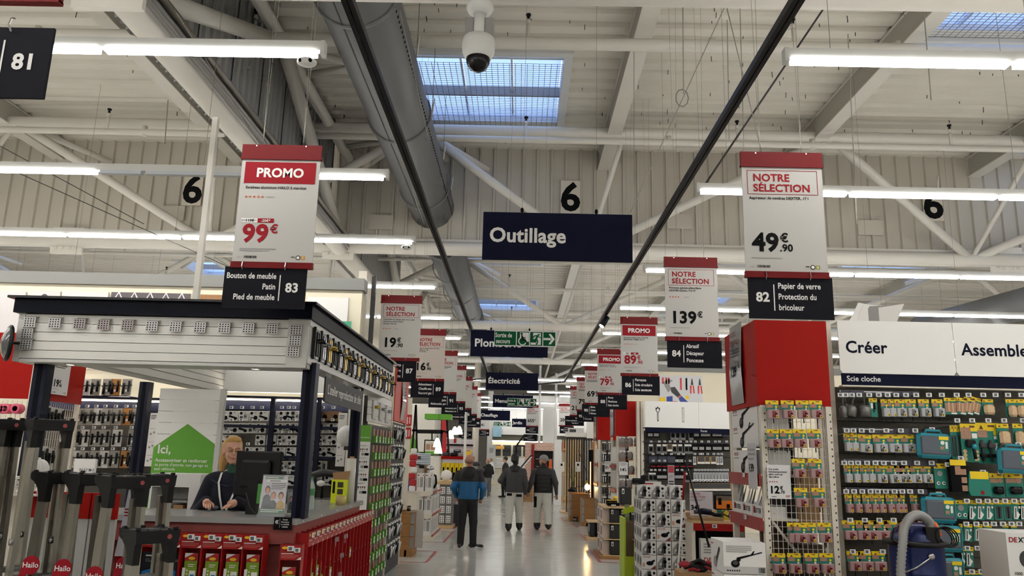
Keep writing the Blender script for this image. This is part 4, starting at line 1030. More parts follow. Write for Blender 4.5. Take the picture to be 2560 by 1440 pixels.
# tall instruction strips
for px, lb in ((858, 'white instruction strip with drawings at the right of the lock rack'), (388, 'white instruction strip beside the left rack')):
    a, b = W(px-11, 1032, Y=10.2), W(px+11, 1032, Y=10.2)
    t = thing('instruction_strip', lb, 'strip', ((a.x+b.x)/2, 10.2, a.z)); wd = b.x-a.x
    G().box(-wd/2, wd/2, 0, .006, -.68, 0, WHITE).build('sheet', t)
    g = G(); g.lines(-wd*.4, -.03, wd*.6, 3, .02, INK, -.002, .008)
    for i in range(3): g.lines(-wd*.4, -.2-i*.17, wd*.8, 1, .01, GREY, -.002, .004); g.disc(-wd*.2, -.27-i*.17, .015, -.002, GREY, 8); g.disc(wd*.15, -.25-i*.17, .015, -.002, GREY, 8)
    g.build('print', t)
# ------------------------------------------------------------------ red end display at far left
t = thing('end_display', 'red-topped end display with wire grid at the far left behind the kiosk', 'end display', (-5.5, 8.8, 0))
G().box(-1.4, -.03, 0, .02, 2.2, 2.95, REDP).build('front_panel', t); G().box(-.02, 0, .02, .97, 2.2, 2.95, REDP).build('side_panel', t)
for x, y in ((-.06, -.01), (-.06, .93)): G().box(x, x+.05, y, y+.04, 0, 2.2 if y > 0 else 2.95, CREAM).build('post', t)
for k in range(24): G().tube((-1.3+k*.055, .03, .9), (-1.3+k*.055, .03, 2.18), .003, WIRE, 4).build('grid_wire', t)
for k in range(20): G().tube((-.03, .08+k*.045, .9), (-.03, .08+k*.045, 2.18), .003, WIRE, 4).build('grid_wire', t)
for k in range(14): G().tube((-1.3, .03, .95+k*.09), (-.03, .03, .95+k*.09), .003, WIRE, 4).build('grid_wire', t); G().tube((-.03, .05, .95+k*.09), (-.03, .95, .95+k*.09), .003, WIRE, 4).build('grid_wire', t)
g = G(); g.quad((-.03, .1, 2.16), (-.03, .35, 1.95), (-.03, .37, 1.98), (-.03, .13, 2.19), CREAM); g.build('brace', t)
c = W(150, 962, X=-5.47)
t = thing('price_poster', 'white 19.90 price sheet on the dark red side panel at far left', 'price sheet', (-5.475, c.y, 0), PI/2)
p = poster(t, 'sel', .35, .5, [], '19', '90', paper=PAPER2); p.location.z = 2.28
# handles hanging on that grid, tape rolls
for i, (x, y) in enumerate(((118, 1038), (135, 1042), (152, 1045), (112, 1140), (128, 1145), (145, 1150))):
    c = W(x, y, X=-5.4); o = HK[1].put((-5.42, c.y, c.z), 'black pull handles hooked on the far left wire grid, %s %s' % (NTH[i % 3], 'in the upper row' if i < 3 else 'in the lower row'), rotz=PI/2, group='handles on the far left grid')
PINK = mat('pink_tape', (226, 92, 118), .4)
for i, x in enumerate((2, 19, 44)):
    c = W(x, 1022, Y=8.7); t = thing('tape_roll', 'pink-edged tape roll hanging at the far left, %s from left' % NTH[i], 'tape', c, group='pink tape rolls')
    G().lathe([(.03, -.05), (.055, -.05), (.055, .05), (.03, .05)], (0, 0, 0), PINK, 18, 'y').build('roll', t); G().lathe([(.03, -.05), (.028, .05)], (0, 0, 0), INK, 18, 'y').build('core', t)
# upright price strip among the ladders
c = W(160, 1125, Y=7.2)
t = thing('price_strip', 'tall narrow pink-grey price strip behind the ladders', 'price strip', (c.x, 7.2, c.z)); G().box(-.05, .05, 0, .006, -.1, .12, mat('strip_pinkgrey', (196, 184, 190), .5)).build('sheet', t)
g = G(); g.lines(-.04, .1, .06, 2, .025, RED, -.002, .012); price(g, -.04, -.02, .055, '19', '90', INK, -.002); g.build('print', t)
# ------------------------------------------------------------------ low white gondola behind the ladders
t = thing('low_shelf', 'low white shelf unit with red top bands behind the step ladders', 'shelf', (-3.6, 5.62, 0))
G().box(-.5, .1, 0, .5, 0, 1.37, CREAM).build('end_panel', t)
g = G(); g.box(.1, .14, -.02, .02, 0, 1.37, CREAM)
for k in range(16): g.box(.113, .127, -.0215, -.02, .45+k*.06, .475+k*.06, INK)
g.build('slotted_post', t)
for a, b in ((.14, .36), (.37, .6), (.61, .79)):
    G().box(a, b, .0, .03, .3, 1.2, mat('shelf_panel_grey', (186, 186, 182), .45)).build('panel', t); G().box(a, b, -.006, .03, 1.2, 1.375, REDP).build('red_band', t)
# wire basket with white goods
c = W(60, 1205, Y=5.4)
t = thing('wire_basket', 'white wire basket at the left edge holding white goods', 'basket', (c.x-.2, 5.4, 1.36))
for k in range(14): G().tube((-.35+k*.05, 0, 0), (-.35+k*.05, 0, .11), .004, WIRE, 5).build('wire', t); G().tube((-.35+k*.05, .3, 0), (-.35+k*.05, .3, .11), .004, WIRE, 5).build('wire', t)
for z in (0, .055, .11):
    G().path([(-.36, 0, z), (.32, 0, z), (.32, .3, z), (-.36, .3, z), (-.36, 0, z)], .005, WIRE, 5).build('wire', t)
G().box(-.36, .32, 0, .3, -.005, 0, CREAM).build('tray', t)
t = thing('mesh_scoop', 'white mesh basket scoop lying in the wire basket', 'scoop', (c.x-.02, 5.5, 1.45)); 
g = G(); 
for k in range(9): g.path([(.1*math.sin(k*.17-.7)+.0, 0, .02), (.09*math.sin(k*.2-.8), .02, .1), (.03*math.sin(k*.3-1.2), .03, .16)], .003, WHITE, 4)
g.ell((.02, .06, .07), .07, .02, .08, WHITE); g.build('mesh', t)
t = thing('paper_roll', 'small white roll lying in the wire basket', 'roll', (c.x-.2, 5.5, 1.42)); G().tube((-.09, 0, 0), (.09, 0, 0), .035, WHITE, 14).build('roll', t); G().tube((.09, 0, 0), (.092, 0, 0), .012, GREY, 10).build('core', t)
# grey leaning board with a price note behind the ladders
c = W(318, 1290, Y=5.3)
t = thing('leaning_board', 'clear sheet holder with a pink-lettered price note among the ladders', 'sheet holder', (c.x, 5.3, 1.0), .05)
G().poly([(-.05, 0), (.05, 0), (.09, .42), (-.01, .42)], 0, .006, mat('sheet_lilac', (196, 194, 204), .4)).build('sheet', t); G().lines(-.02, .3, .06, 3, .02, RED, -.003, .008).build('print', t)
# ------------------------------------------------------------------ step ladders
def ladder_proto(H):
    t = thing('step_ladder', 'x', 'step ladder'); n = int(H/.24)
    for s in (-1, 1):
        for yt, yb, d, xt, xb in ((0, 0, .03, .095, .13), (.07, .1, .02, .08, .115)):
            g = G(); xt, xb = xt*s, xb*s
            vs = [(xb-.013, yb-d, 0), (xb+.013, yb-d, 0), (xb+.013, yb+d, 0), (xb-.013, yb+d, 0), (xt-.013, yt-d, H-.1), (xt+.013, yt-d, H-.1), (xt+.013, yt+d, H-.1), (xt-.013, yt+d, H-.1)]
            g.add(vs, [(0, 3, 2, 1), (4, 5, 6, 7), (0, 1, 5, 4), (1, 2, 6, 5), (2, 3, 7, 6), (3, 0, 4, 7)], ALU)
            o = g.build('rail', t)
            if d == .03:
                z = H*.62; x = xb+(xt-xb)*z/(H-.1)
                G().lathe([(.02, -.016), (.022, 0), (.001, .001)], (x-.012*1, 0, z), CHROME, 10, 'x').build('rivet_cap', o)
    for k in range(n):
        z = .2+k*.235
        if z > min(H-.25, 1.02): break
        w_ = .125-.035*z/H; G().cbox(-w_, w_, -.04, .05, z, z+.028, mat('grip_tread', (120, 122, 120), .6, .3, noise=.3, scale=40), .006).build('tread', t)
    cheek = [(-.045, -.02), (-.05, .03), (.165, .035), (.175, .015), (.165, -.01), (.12, -.025), (.075, -.055), (.05, -.09), (.042, -.14), (-.036, -.14), (-.04, -.06)]
    Mz = Matrix.Rotation(PI/2, 4, 'Z')
    for s in (-1, 1):
        G(Mz).poly([(y, H+z) for y, z in cheek], -s*.095-.018, -s*.095+.018, BLACKM).build('tray_cheek', t)
    g = G(); g.poly([(-.113, H-.035), (.113, H-.035), (.118, H+.03), (-.118, H+.03)], -.052, -.025, BLACKM); g.box(-.11, .11, .12, .165, H-.005, H+.03, BLACKM); g.box(-.035, .035, -.03, .13, H+.0, H+.03, BLACKM); g.build('tool_tray', t)
    for x in (-.055, .055): G().lathe([(.05, .02), (.052, .034), (.038, .036), (.038, .02), (.05, .02)], (x, .06, H), mat('tray_highlight', (58, 58, 60), .3), 18).build('bottle_ring', t)  # lighter grey of the rings paints the highlight on the black tray
    for x, y in ((-.1, -.03), (.1, -.03), (-.1, .14), (.1, .14), (0, .145)): G().cbox(x-.012, x+.012, y-.012, y+.012, H+.03, H+.045, BLACKM, .004).build('tray_knob', t)
    G().disc(.06, H-.003, .013, -.0535, mat('emblem_red', (150, 60, 60), .5), 12).build('emblem', t)
    if 1.3 < H < 1.6:
        z = 1.0
        Ms = Matrix.Rotation(-PI/2, 4, 'Z')
        g = G(Matrix.Translation((-.135, -.035, 0)) @ Matrix.Rotation(-.9, 4, 'Z')); g.poly([(.05*math.cos(q), z+.055*math.sin(q)) for q in [i*PI/8 for i in range(16)]], -.005, 0, RED); g.poly([(-.05, z), (-.02, z-.05), (-.05, z-.16), (-.08, z-.16)], -.004, 0, RED)
        g.text('Hailo', 0, z-.012, .042, WHITE, -.007, .015, 'CENTER'); g.build('sticker', t)
    return Proto(t)
LH = {h: ladder_proto(h) for h in (1.5, 1.82, 1.24)}
for i, (px, Y, h, rz, lb) in enumerate(((160, 4.95, 1.5, 1.0, 'front row, leftmost'), (238, 4.85, 1.5, 1.0, 'front row, second from left'), (322, 4.6, 1.5, .9, 'front row, third, with two rails showing'), (388, 5.0, 1.5, .8, 'right end of the row'),
        (390, 4.3, 1.24, .85, 'smallest and lowest, in front'), (8, 5.0, 1.82, 1.0, 'tall, cut by the left photo edge'), (60, 5.15, 1.82, 1.0, 'tall, second at the back'), (132, 4.9, 1.82, .8, 'tall, tray before the navy post'))):
    c = W(px, 1185 if h == 1.5 else 1300 if h == 1.24 else 1050, Y=Y)
    LH[h].put((c.x, Y, 0), 'aluminium step ladder with black tray, '+lb, rotz=rz, group='folded step ladders')
# ------------------------------------------------------------------ key blank column at the kiosk's far end
t = thing('key_rack', 'white and green key rack column at the far end of the kiosk', 'rack', (-1.9, 9.7, 0))
a, b = W(866, 1100, Y=9.7).x, W(896, 1100, Y=9.7).x
G().box(a+1.9, b+1.9, 0, .05, 0, 2.62, CREAM).build('post', t)
G().box(.0, .03, .0, 1.75, 0, 2.05, mat('key_rack_back', (84, 82, 76), .6)).build('back_panel', t)
G().box(-.02, .05, 1.72, 1.77, 0, 2.6, CREAM).build('post', t)
for k in range(4): G().box(.0, .035, .05, 1.7, 2.08+k*.09, 2.08+k*.09+.083, SLAT).build('slat', t)
x0, x1 = W(896, 1070, Y=9.68).x+1.9, W(928, 1070, Y=9.68).x+1.9
g = G(); g.box(x0, x1, -.02, -.01, .5, 2.03, WPAINT); g.box(x0, x1, -.022, -.02, 1.83, 2.03, LGREEN); g.build('info_panel', t)
g = G(); g.text('La reproduction', x0+.008, 1.875, .022, WHITE, -.024, .01); rr = random.Random(5)
for r in range(4):
    z = 1.74-r*.15
    g.lines(x0+.01, z+.05, .11, 2, .01, GREY, -.024, .003)
    for i in range(5): m_ = [GREYD, RED, INK, GREY, INK][(r+i) % 5]; g.disc(x0+.02+i*.026, z, .009, -.024, m_, 8); g.rect(x0+.018+i*.026, x0+.022+i*.026, z-.035, z-.008, -.024, m_)
    g.rect(x1-.06, x1-.01, z-.075, z-.045, -.024, INK); g.rect(x1-.1, x1-.065, z-.075, z-.045, -.024, GREY)
g.build('print', t)
def keyp():
    t = thing('key_pack', 'x', 'pack')
    Mr = Matrix.Rotation(PI/2, 4, 'Z')
    G(Mr).box(-.045, .045, -.004, .004, 0, .12, mat('pack_pinkbrown', (168, 118, 96), .5)).build('card', t)
    g = G(Mr); g.box(-.048, .048, -.04, .0, -.06, .03, LGREEN); g.build('holder', t)
    g = G(Mr); g.rect(-.04, .04, -.05, .02, -.0415, WHITE); g.disc(0, -.005, .015, -.043, GREYD, 10); g.build('key_print', t)
    return Proto(t)
KP = keyp()
for r in range(9):
    z = 1.93-r*.205
    n = 7 if r < 6 else 6
    for i in range(n):
        if r == 5 and i == 3: continue
        KP.put((-1.83+.004*(i % 3), 9.92+i*.225+.01*(r % 3), z-.05), 'green key blank pack, %s row of the key rack, %s from the kiosk' % (NTH[r], NTH[i]), group='key blank packs')
    for i in range(n): 
        G().tube((.03, .22+i*.225, z+.09), (.2, .22+i*.225, z+.1), .003, CHROME, 5).build('hook', t)
# lock samples on the slats above
for i in range(3):
    tt = thing('lock_sample', 'lock sample plate on the slats above the key packs, %s from the kiosk' % NTH[i], 'lock sample', (-1.86, 10.0+i*.5, 2.25), group='lock samples')
    G().box(0, .015, -.12, .12, -.13, .1, PGREY).build('plate', tt); G().tube((.015, -.02, .02), (.07, -.02, .02), .02, BRASS if i == 0 else SATIN, 10).build('cylinder', tt); G().tube((.05, -.02, .02), (.05, .1, .02), .01, SATIN, 8).build('lever', tt)
# fixtures with black door furniture, red-topped
t = thing('end_display', 'red-topped dark display of black and white door furniture beyond the key rack', 'end display', (-1.9, 11.5, 0))
G().box(.0, .03, 0, 1.35, 0, 2.15, mat('furn_back', (60, 58, 56), .6)).build('back_panel', t)
G().box(-.01, .04, 1.35, 1.4, 0, 2.95, CREAM).build('post', t); G().box(-.01, .04, -.05, 0, 0, 2.95, CREAM).build('post', t)
G().box(.0, .06, 0, 1.35, 2.17, 2.95, mat('red_lit_tone', (196, 66, 52), .5)).build('red_panel', t)  # red lightened in its colour as if lit; the panel does not glow
t = thing('price_sheath', 'crumpled clear sheath with a price sheet on the red panel', 'price sheet', (-1.835, 12.25, 2.2)); 
g = G(); g.add([(0, -.17, 0), (0, .16, .02), (.03, .17, .3), (.0, .16, .62), (0, -.17, .62), (.025, -.18, .3)], [(0, 1, 2, 5), (5, 2, 3, 4)], mat('sheath', (206, 204, 202), .15)); g.build('sheath', t); g = G(Matrix.Rotation(PI/2, 4, 'Z')); g.lines(-.1, .5, .2, 4, .05, GREYD, -.04, .02); g.build('print', t)
def furn(k):
    t = thing('door_furniture_pack', 'x', 'pack'); m_ = (BLACKM, WHITE, CHROME)[k]
    G().box(0, .006, -.06, .06, -.1, .1, GREYD if k else mat('furn_card', (96, 94, 90), .5)).build('card', t)
    g = G(); g.tube((.03, -.03, -.08), (.03, -.03, .08), .012, m_, 8); g.tube((.03, .03, -.06), (.05, .03, .06), .01, m_, 8); g.build('handle', t); G().box(.0, .03, -.05, .05, .1, .13, WHITE).build('price_tab', t)
    return Proto(t)
FP = [furn(0), furn(1), furn(2)]
for r in range(7):
    for i in range(5):
        FP[(r*2+i) % 3].put((-1.86, 11.62+i*.25, 1.98-r*.28), 'door furniture card, %s row of the dark display, %s from the kiosk' % (NTH[r], NTH[i]), group='door furniture cards')
# ================================================================== right side: shelf wall and end display
TAGS = lambda t, x, z, y, s=1: esl_part(t, x, z, y, s)
def esl_part(t, x, z, y, s=1):
    g = G(); esl(g, x, z, y, s); g.build('price_tag', t)
GB = mat('gondola_back', (74, 70, 62), .7, noise=.05)
GX0, GY = 2.93, 7.45
t = thing('shelf_wall', 'tall cream shelf wall of hole saws under white Créer and Assembler headers', 'shelf wall', (GX0, GY, 0)); gw = t
G().box(0, 2.6, 0, .05, 0, 2.42, GB).build('back_panel', t)
for x in (-.1, -.02, 2.05): G().box(x, x+.05, -.08, .05, 0, 3.02 if x < 0 else 2.4, CREAM).build('upright', t)
za, zb = 2.52, 3.01
for i, (x0, x1, tx) in enumerate(((0, 1.055, 'Créer'), (1.062, 2.6, 'Assembler'))):
    g = G(); g.poly([(x0+.02, za), (x1-.02, za), (x1, za+.03), (x1, zb), (x0, zb), (x0, za+.03)], -.31, -.3, WPAINT); p = g.build('header_panel', t)
    G().text(tx, x0+.06, za+.19, .155, NAVY, -.312, .022, sx=.98).build('lettering', p)
G().box(.02, 2.6, -.29, -.27, 2.415, 2.52, NAVY).build('category_rail', t)
G().text('Scie cloche', .06, 2.45, .068, WHITE, -.293, .014).build('lettering', t)
G().box(.02, 2.6, -.29, -.2, 2.40, 2.413, CREAM).build('rail_edge', t)
for k in range(6): G().box(0, 2.6, -.003, 0, .6+k*.3, .605+k*.3, INK).build('panel_joint', t)
# white papers sticking out above the header
for i, (dx, rot) in enumerate(((0, .5), (.06, .62), (.09, .42), (.12, .7))):
    c = W(2148+i*12, 795, Y=7.6)
    g = G(); g.poly([(0, 0), (.3, 0), (.42, .26), (.16, .3-.02*i)], -.002+i*.02, .002+i*.02, WPAINT if i != 2 else GREY)
    tag(g.build('stored_board', loc=(c.x-.15, 7.62, 2.98), rotz=-.2*i), 'slanted white board stored on top of the shelf wall, %s from left' % NTH[i], 'board', 'boards stored on the shelf top')
# long grey label strips
for u0, u1, v, u2, v2 in ((45, 578, 212, 0, 0), (68, 560, 462, 0, 0), (75, 690, 672, 0, 0), (85, 630, 862, 0, 0)):
    a, b = W(2080+u0/2.667, 900+v/2.667, Y=7.16), W(2080+u1/2.667, 900+v/2.667+2, Y=7.16)
    g = G(); z = a.z
    g.box(a.x-GX0, b.x-GX0, -.3, -.29, z-.03, z+.018, mat('label_strip', (62, 62, 74), .5)); o = g.build('label_strip', t)
    g = G(); m_ = (a.x+b.x)/2-GX0; g.rect(m_-.14, m_+.12, z+.002, z+.009, -.302, WHITE); g.rect(a.x-GX0+.006, a.x-GX0+.012, z, z+.012, -.302, WHITE); g.build('print', o)
SAWG = mat('saw_grey', (120, 120, 118), .4, .6); SAWR = mat('saw_red', (116, 40, 44), .45); SHANK = mat('shank', (40, 38, 36), .35, .5)
PHOTO = mat('card_photo', (168, 128, 104), .6, noise=.3, scale=60); BLROSE = mat('blister_rose', (190, 156, 156), .25, alpha=.72)
def saw_proto(w, red=False, dark=False):
    """hole saw on a yellow and teal card with a clear blister"""
    t = thing('hole_saw_pack', 'x', 'pack'); h = .2
    g = G(); g.box(-w/2, w/2, -.002, .002, -.085, 0, TEAL); g.rect(-w/2, w/2, -.035, 0, -.003, YELLOW); g.rect(-w*.45, w*.05, -.065, -.032, -.004, PHOTO); g.disc(w*.3, -.055, .011, -.004, YELLOW, 10); g.rect(w*.22, w*.36, -.083, -.07, -.004, WHITE)
    g.flat([(-w*.3, -.03), (-w*.2, -.012), (-w*.1, -.03)], -.0045, mat('mark_brown', (110, 60, 20))); g.rect(w*.05, w*.3, -.013, -.006, -.0045, mat('mark_brown', (110, 60, 20))); g.build('card', t)
    g = G(); g.cbox(-w*.44, w*.44, -.05, .0, -.16, -.082, BLROSE if red else FROST, .006); g.build('blister', t)
    g = G(); g.tube((0, -.025, -.15), (0, -.025, -.095), min(w*.33, .03), SAWR if red else SAWG, 14); g.disc(w*.12, -.115, .007, -.0265-min(w*.33, .03), INK, 8); g.build('saw_cup', t)
    g = G(); g.disc(w*.22, -.143, .011, -.0515, YELLOW, 10); g.disc(w*.22, -.143, .006, -.0525, INK, 8)
    if red: g.disc(w*.2, -.118, .009, -.0515, RED, 8)
    g.build('size_dot', t)
    G().tube((0, -.025, -.2), (0, -.025, -.155), .005, SHANK, 6).build('drill_shank', t)
    return Proto(t)
SP = {('g', .1): saw_proto(.1), ('g', .065): saw_proto(.065), ('r', .065): saw_proto(.065, True), ('r', .12): saw_proto(.12, True), ('g', .125): saw_proto(.125)}
def hooks(t, x, z): G().tube((x, -.01, z), (x, -.27, z+.012), .0035, CHROME, 5).build('hook', t)
def put_row(v, us, kind, w, rname, Y=7.17, tilt=None, tags=None, v2=None):
    for i, u in enumerate(us):
        c = W(2080+u/2.667, 900+v/2.667, Y=Y)
        SP[(kind, w)].put((c.x, Y, c.z), 'hole saw card, %s, %s from left' % (rname, NTH[i]), tilt=(tilt or {}).get(u, 0), group='hole saw cards on the shelf wall')
        hooks(gw, c.x-GX0, c.z-.012)
for v, us in ((233, (55, 90, 131, 179, 246, 310, 369, 426, 491, 559, 644, 730, 829, 908, 1006, 1088, 1171, 1260)), (470, (97, 141, 196, 263, 360, 457, 553)), (463, (665,)), (403, (833, 932, 1040, 1145, 1270)), (563, (1240,)), (686, (80, 125, 172, 232, 288, 343, 410, 478, 565, 662)), (655, (857,)), (697, (770,)), (747, (1005, 1123, 1245)), (876, (93, 145, 200, 255, 303, 357, 415, 467, 518, 590)), (893, (712,)), (939, (897, 975, 1035, 1090, 1152, 1213, 1270)), (1067, (120, 217, 314, 409, 590)), (1083, (720,)), (1092, (893, 960, 1023, 1077, 1138, 1195, 1245)), (1277, (137, 232, 337)), (1254, (900, 967, 1030, 1075, 1133, 1185)), (1410, (930, 993, 1055, 1105, 1155))):
    for u in us:
        c = W(2080+u/2.667, 900+v/2.667, Y=7.12); esl_part(gw, c.x-GX0, c.z, -.34)
put_row(262, (345, 388), 'g', .065, 'top row of the Créer wall')
put_row(262, (445, 520, 607, 697), 'g', .1, 'top row of the Créer wall, wide')
put_row(488, (97, 140), 'g', .065, 'second row, narrow')
put_row(497, (215, 312, 405, 497), 'g', .125, 'second row, wide', tilt={215: .05})
put_row(695, (98, 152, 205, 252), 'g', .065, 'third row, narrow')
put_row(697, (318, 388, 447, 482, 545, 618), 'g', .1, 'third row, wide', tilt={388: -.12, 447: -.05})
put_row(893, (105, 163, 222, 272, 320, 378, 427, 458, 540), 'r', .065, 'fourth row, dark red')
put_row(1070, (110, 195, 250, 320, 388), 'r', .12, 'fifth row, dark red wide')
put_row(1275, (140, 218, 305), 'r', .12, 'sixth row, dark red wide')
# bare core bits
for i, (u, v, r) in enumerate(((75, 330, .035), (130, 325, .048), (218, 325, .055), (95, 318, .03))):
    c = W(2080+u/2.667, 900+v/2.667, Y=7.2 if i < 3 else 7.28)
    t = thing('core_bit', 'bare steel core bit hanging in the top left of the shelf wall, %s' % ('leftmost', 'second, tilted', 'rightmost and widest', 'behind the others')[i], 'drill bit', c, group='bare core bits')
    Mr = Matrix.Rotation((0, .22, 0, -.1)[i], 4, 'Y')
    G(Mr).lathe([(.012, .035), (r*.6, .03), (r, .01), (r, -.075), (r*.92, -.075), (r*.9, 0)], (0, 0, 0), SAWG, 18).build('cup', t); G(Mr).tube((0, 0, .03), (0, 0, .12), .008, SAWG, 8).build('shaft', t); G(Mr).tube((0, 0, .1), (0, 0, .16), .02, CLEAR, 8).build('hanger_sleeve', t)
# flat teal cards without blister
def flat_proto(w, h, art):
    t = thing('tool_card', 'x', 'pack')
    g = G(); g.box(-w/2, w/2, -.003, .003, -h, 0, TEAL); y = -.0045
    g.rect(-w/2, w/2, -h*.2, 0, y, YELLOW); g.rect(w*.05, w*.35, -h*.1, -h*.05, y-.001, MATS['mark_brown']); g.flat([(-w*.35, -h*.16), (-w*.25, -h*.05), (-w*.15, -h*.16)], y-.001, MATS['mark_brown'])
    g.build('card', t)
    g = G(); y = -.006
    if art == 'wood': g.rect(-w*.45, w*.45, -h*.85, -h*.3, y, PHOTO); g.rect(-w*.2, -w*.1, -h*.8, -h*.25, y-.001, PLY); g.rect(.1*w, .2*w, -h*.9, -h*.3, y-.001, PLY); g.rect(.0, w*.45, -h*.97, -h*.88, y, WHITE)
    elif art == 'bit': g.flat([(-w*.3, -h*.32), (w*.05, -h*.32), (w*.05, -h*.55), (w*.4, -h*.7), (w*.1, -h*.95), (-w*.3, -h*.95)], y, WHITE); g.rect(-w*.17, -w*.06, -h*.9, -h*.38, y-.001, INK); g.rect(w*.2, w*.42, -h*.4, -h*.28, y, WHITE)
    elif art == 'plain': g.rect(-w*.3, -w*.05, -h*.55, -h*.25, y, WHITE); g.rect(-w*.02, w*.25, -h*.6, -h*.25, y, INK); g.rect(-w*.02, w*.1, -h*.75, -h*.62, y-.001, INK)
    elif art == 'wheels': g.disc(-w*.05, -h*.4, w*.22, y, GREY, 14); g.disc(-w*.22, -h*.78, w*.14, y, WHITE, 12); g.disc(w*.2, -h*.78, w*.14, y, WHITE, 12); g.disc(-w*.2, -h*.78, w*.07, y-.001, INK, 10); g.disc(w*.22, -h*.78, w*.07, y-.001, INK, 10)
    elif art == 'dark': g.rect(-w*.3, w*.3, -h*.92, -h*.3, y, GREYD); g.rect(-w*.08, w*.05, -h*.9, -h*.35, y-.001, INK)
    elif art == 'guide':
        g.rect(-w*.48, w*.1, -h*.4, -h*.1, y, PHOTO); g.rect(w*.15, w*.45, -h*.38, -h*.25, y, WHITE)
        g.cbox(-w*.3, w*.25, -.04, -.006, -h*.62, -h*.42, BLACKM, .01); g.tube((w*.02, -.05, -h*.6), (w*.08, -.05, -h*.92), .014, BLACKM, 8); g.ell((w*.05, -.055, -h*.6), .025, .02, .025, mat('cyan_knob', (30, 140, 160), .4)); 
        for a in range(3): g.disc(-w*.33, -h*(.72+a*.1), .018, y, PLY, 10); g.rect(w*.2, w*.45, -h*(.76+a*.1), -h*(.69+a*.1), y, PLY)
    elif art == 'clamp':
        g.rect(-w*.48, w*.0, -h*.36, -h*.18, y, PHOTO); g.disc(w*.38, -h*.25, .022, y, YELLOW, 10); g.rect(w*.28, w*.48, -h*.4, -h*.32, y, WHITE); g.flat([(w*.3, -h*.5), (w*.45, -h*.48), (w*.35, -h*.7), (w*.3, -h*.7)], y, WHITE); g.flat([(w*.3, -h*.75), (w*.45, -h*.75), (w*.4, -h*.85)], y, WHITE)
        for xx in (-w*.3, w*.08): g.tube((xx, -.02, -h*.42), (xx, -.02, -h*.95), .012, GREYD, 8); g.cbox(xx-.03, xx+.03, -.045, -.006, -h*.62, -h*.5, GREYD, .006); g.cbox(xx-.03, xx+.03, -.045, -.006, -h*.86, -h*.76, BLACKM, .006)
    elif art == 'bag': g.cbox(-w*.45, w*.45, -.05, -.004, -h, -h*.35, mat('dowel_bag', (206, 176, 138), .4, noise=.35, scale=70, bump=.4), .02)
    elif art == 'tools': g.rect(-w*.45, w*.1, -h*.4, -h*.22, y, PHOTO); g.disc(w*.25, -h*.3, w*.16, y, PHOTO, 12); g.cbox(-w*.35, w*.35, -.05, -.006, -h*.85, -h*.55, BLACKM, .02)
    g.build('contents', t)
    return Proto(t)
FC = {}
def fcard(u, v0, v1, w, art, lb, Y=7.17, tilt=0):
    h = round((v1-v0)/2.667*7.17/1940*1.0, 2)
    if (w, h, art) not in FC: FC[(w, h, art)] = flat_proto(w, h, art)
    c = W(2080+u/2.667, 900+v0/2.667, Y=Y)
    FC[(w, h, art)].put((c.x, Y, c.z), lb, tilt=tilt, group='flat tool cards on the shelf wall'); hooks(gw, c.x-GX0, c.z-.015)
fcard(270, 255, 380, .075, 'plain', 'tall teal card with a dark drill at the left of the top row')
for i, (u, tl) in enumerate(((785, 0), (860, .12), (915, .2), (965, .28))): fcard(u, 253, 362, .115 if i == 0 else .1, 'wood', 'teal card with wooden dowels, top row, %s from left' % NTH[i], tilt=tl)
for i, u in enumerate((1030, 1185, 1245)): fcard(u, 262, 362 if i == 0 else 378, .11 if i == 0 else .085, 'bag', 'bag of wooden dowels hanging in the top row, %s from left' % NTH[i])
for i, u in enumerate((792, 812, 835)): fcard(u, 435, 650, .03, 'dark', 'dark green card seen edge-on beside the saw guide, %s from left' % NTH[i], Y=7.2)
fcard(905, 425, 672, .155, 'guide', 'large teal card with a black saw guide and cyan knob')
fcard(1025, 420, 678, .2, 'clamp', 'large teal card with two grey dowelling clamps', Y=7.2)
for i, u in enumerate((1132, 1232)): fcard(u, 425, 560, .11 if i == 0 else .09, 'bag', 'bag of pale dowels right of the clamps, %s' % ('nearer the clamps' if i == 0 else 'at the right edge'))
fcard(715, 690, 850, .11, 'wheels', 'dark card with round steel parts in the third row')
fcard(1090, 755, 905, .13, 'tools', 'teal card with a black tool body, left of two', Y=7.17); fcard(1205, 755, 905, .16, 'tools', 'teal card with a black tool body, right of two', Y=7.17)
fcard(858, 935, 1052, .12, 'wheels', 'teal card with grey wheels at the left of the bit cards')
for i, (u, tl, a) in enumerate(((935, .12, 'bit'), (990, .12, 'bit'), (1048, .1, 'bit'), (1107, .04, 'dark'), (1165, 0, 'dark'), (1228, .1, 'bit'), (1275, .1, 'bit'))): fcard(u, 935, 1055, .075, a, 'yellow-topped drill bit card, upper bit row, %s from left' % NTH[i], tilt=tl)
for i, (u, a) in enumerate(((838, 'dark'), (905, 'bit'), (972, 'bit'), (1035, 'bit'), (1160, 'dark'), (1200, 'dark'))): fcard(u, 1092, 1202, .075, a, 'yellow-topped drill bit card, middle bit row, %s from left' % NTH[i], tilt=.1 if a == 'bit' else 0)
for i, u in enumerate((865, 912, 1020)): fcard(u, 1245, 1365, .06 if i != 1 else .075, 'bit', 'yellow-topped drill bit card, lower bit row, %s from left' % NTH[i], tilt=.07)
for i, u in enumerate((890, 950, 1010, 1070, 1125)): fcard(u, 1405, 1520, .075, 'bit', 'drill bit card at the bottom photo edge, %s from left' % NTH[i])
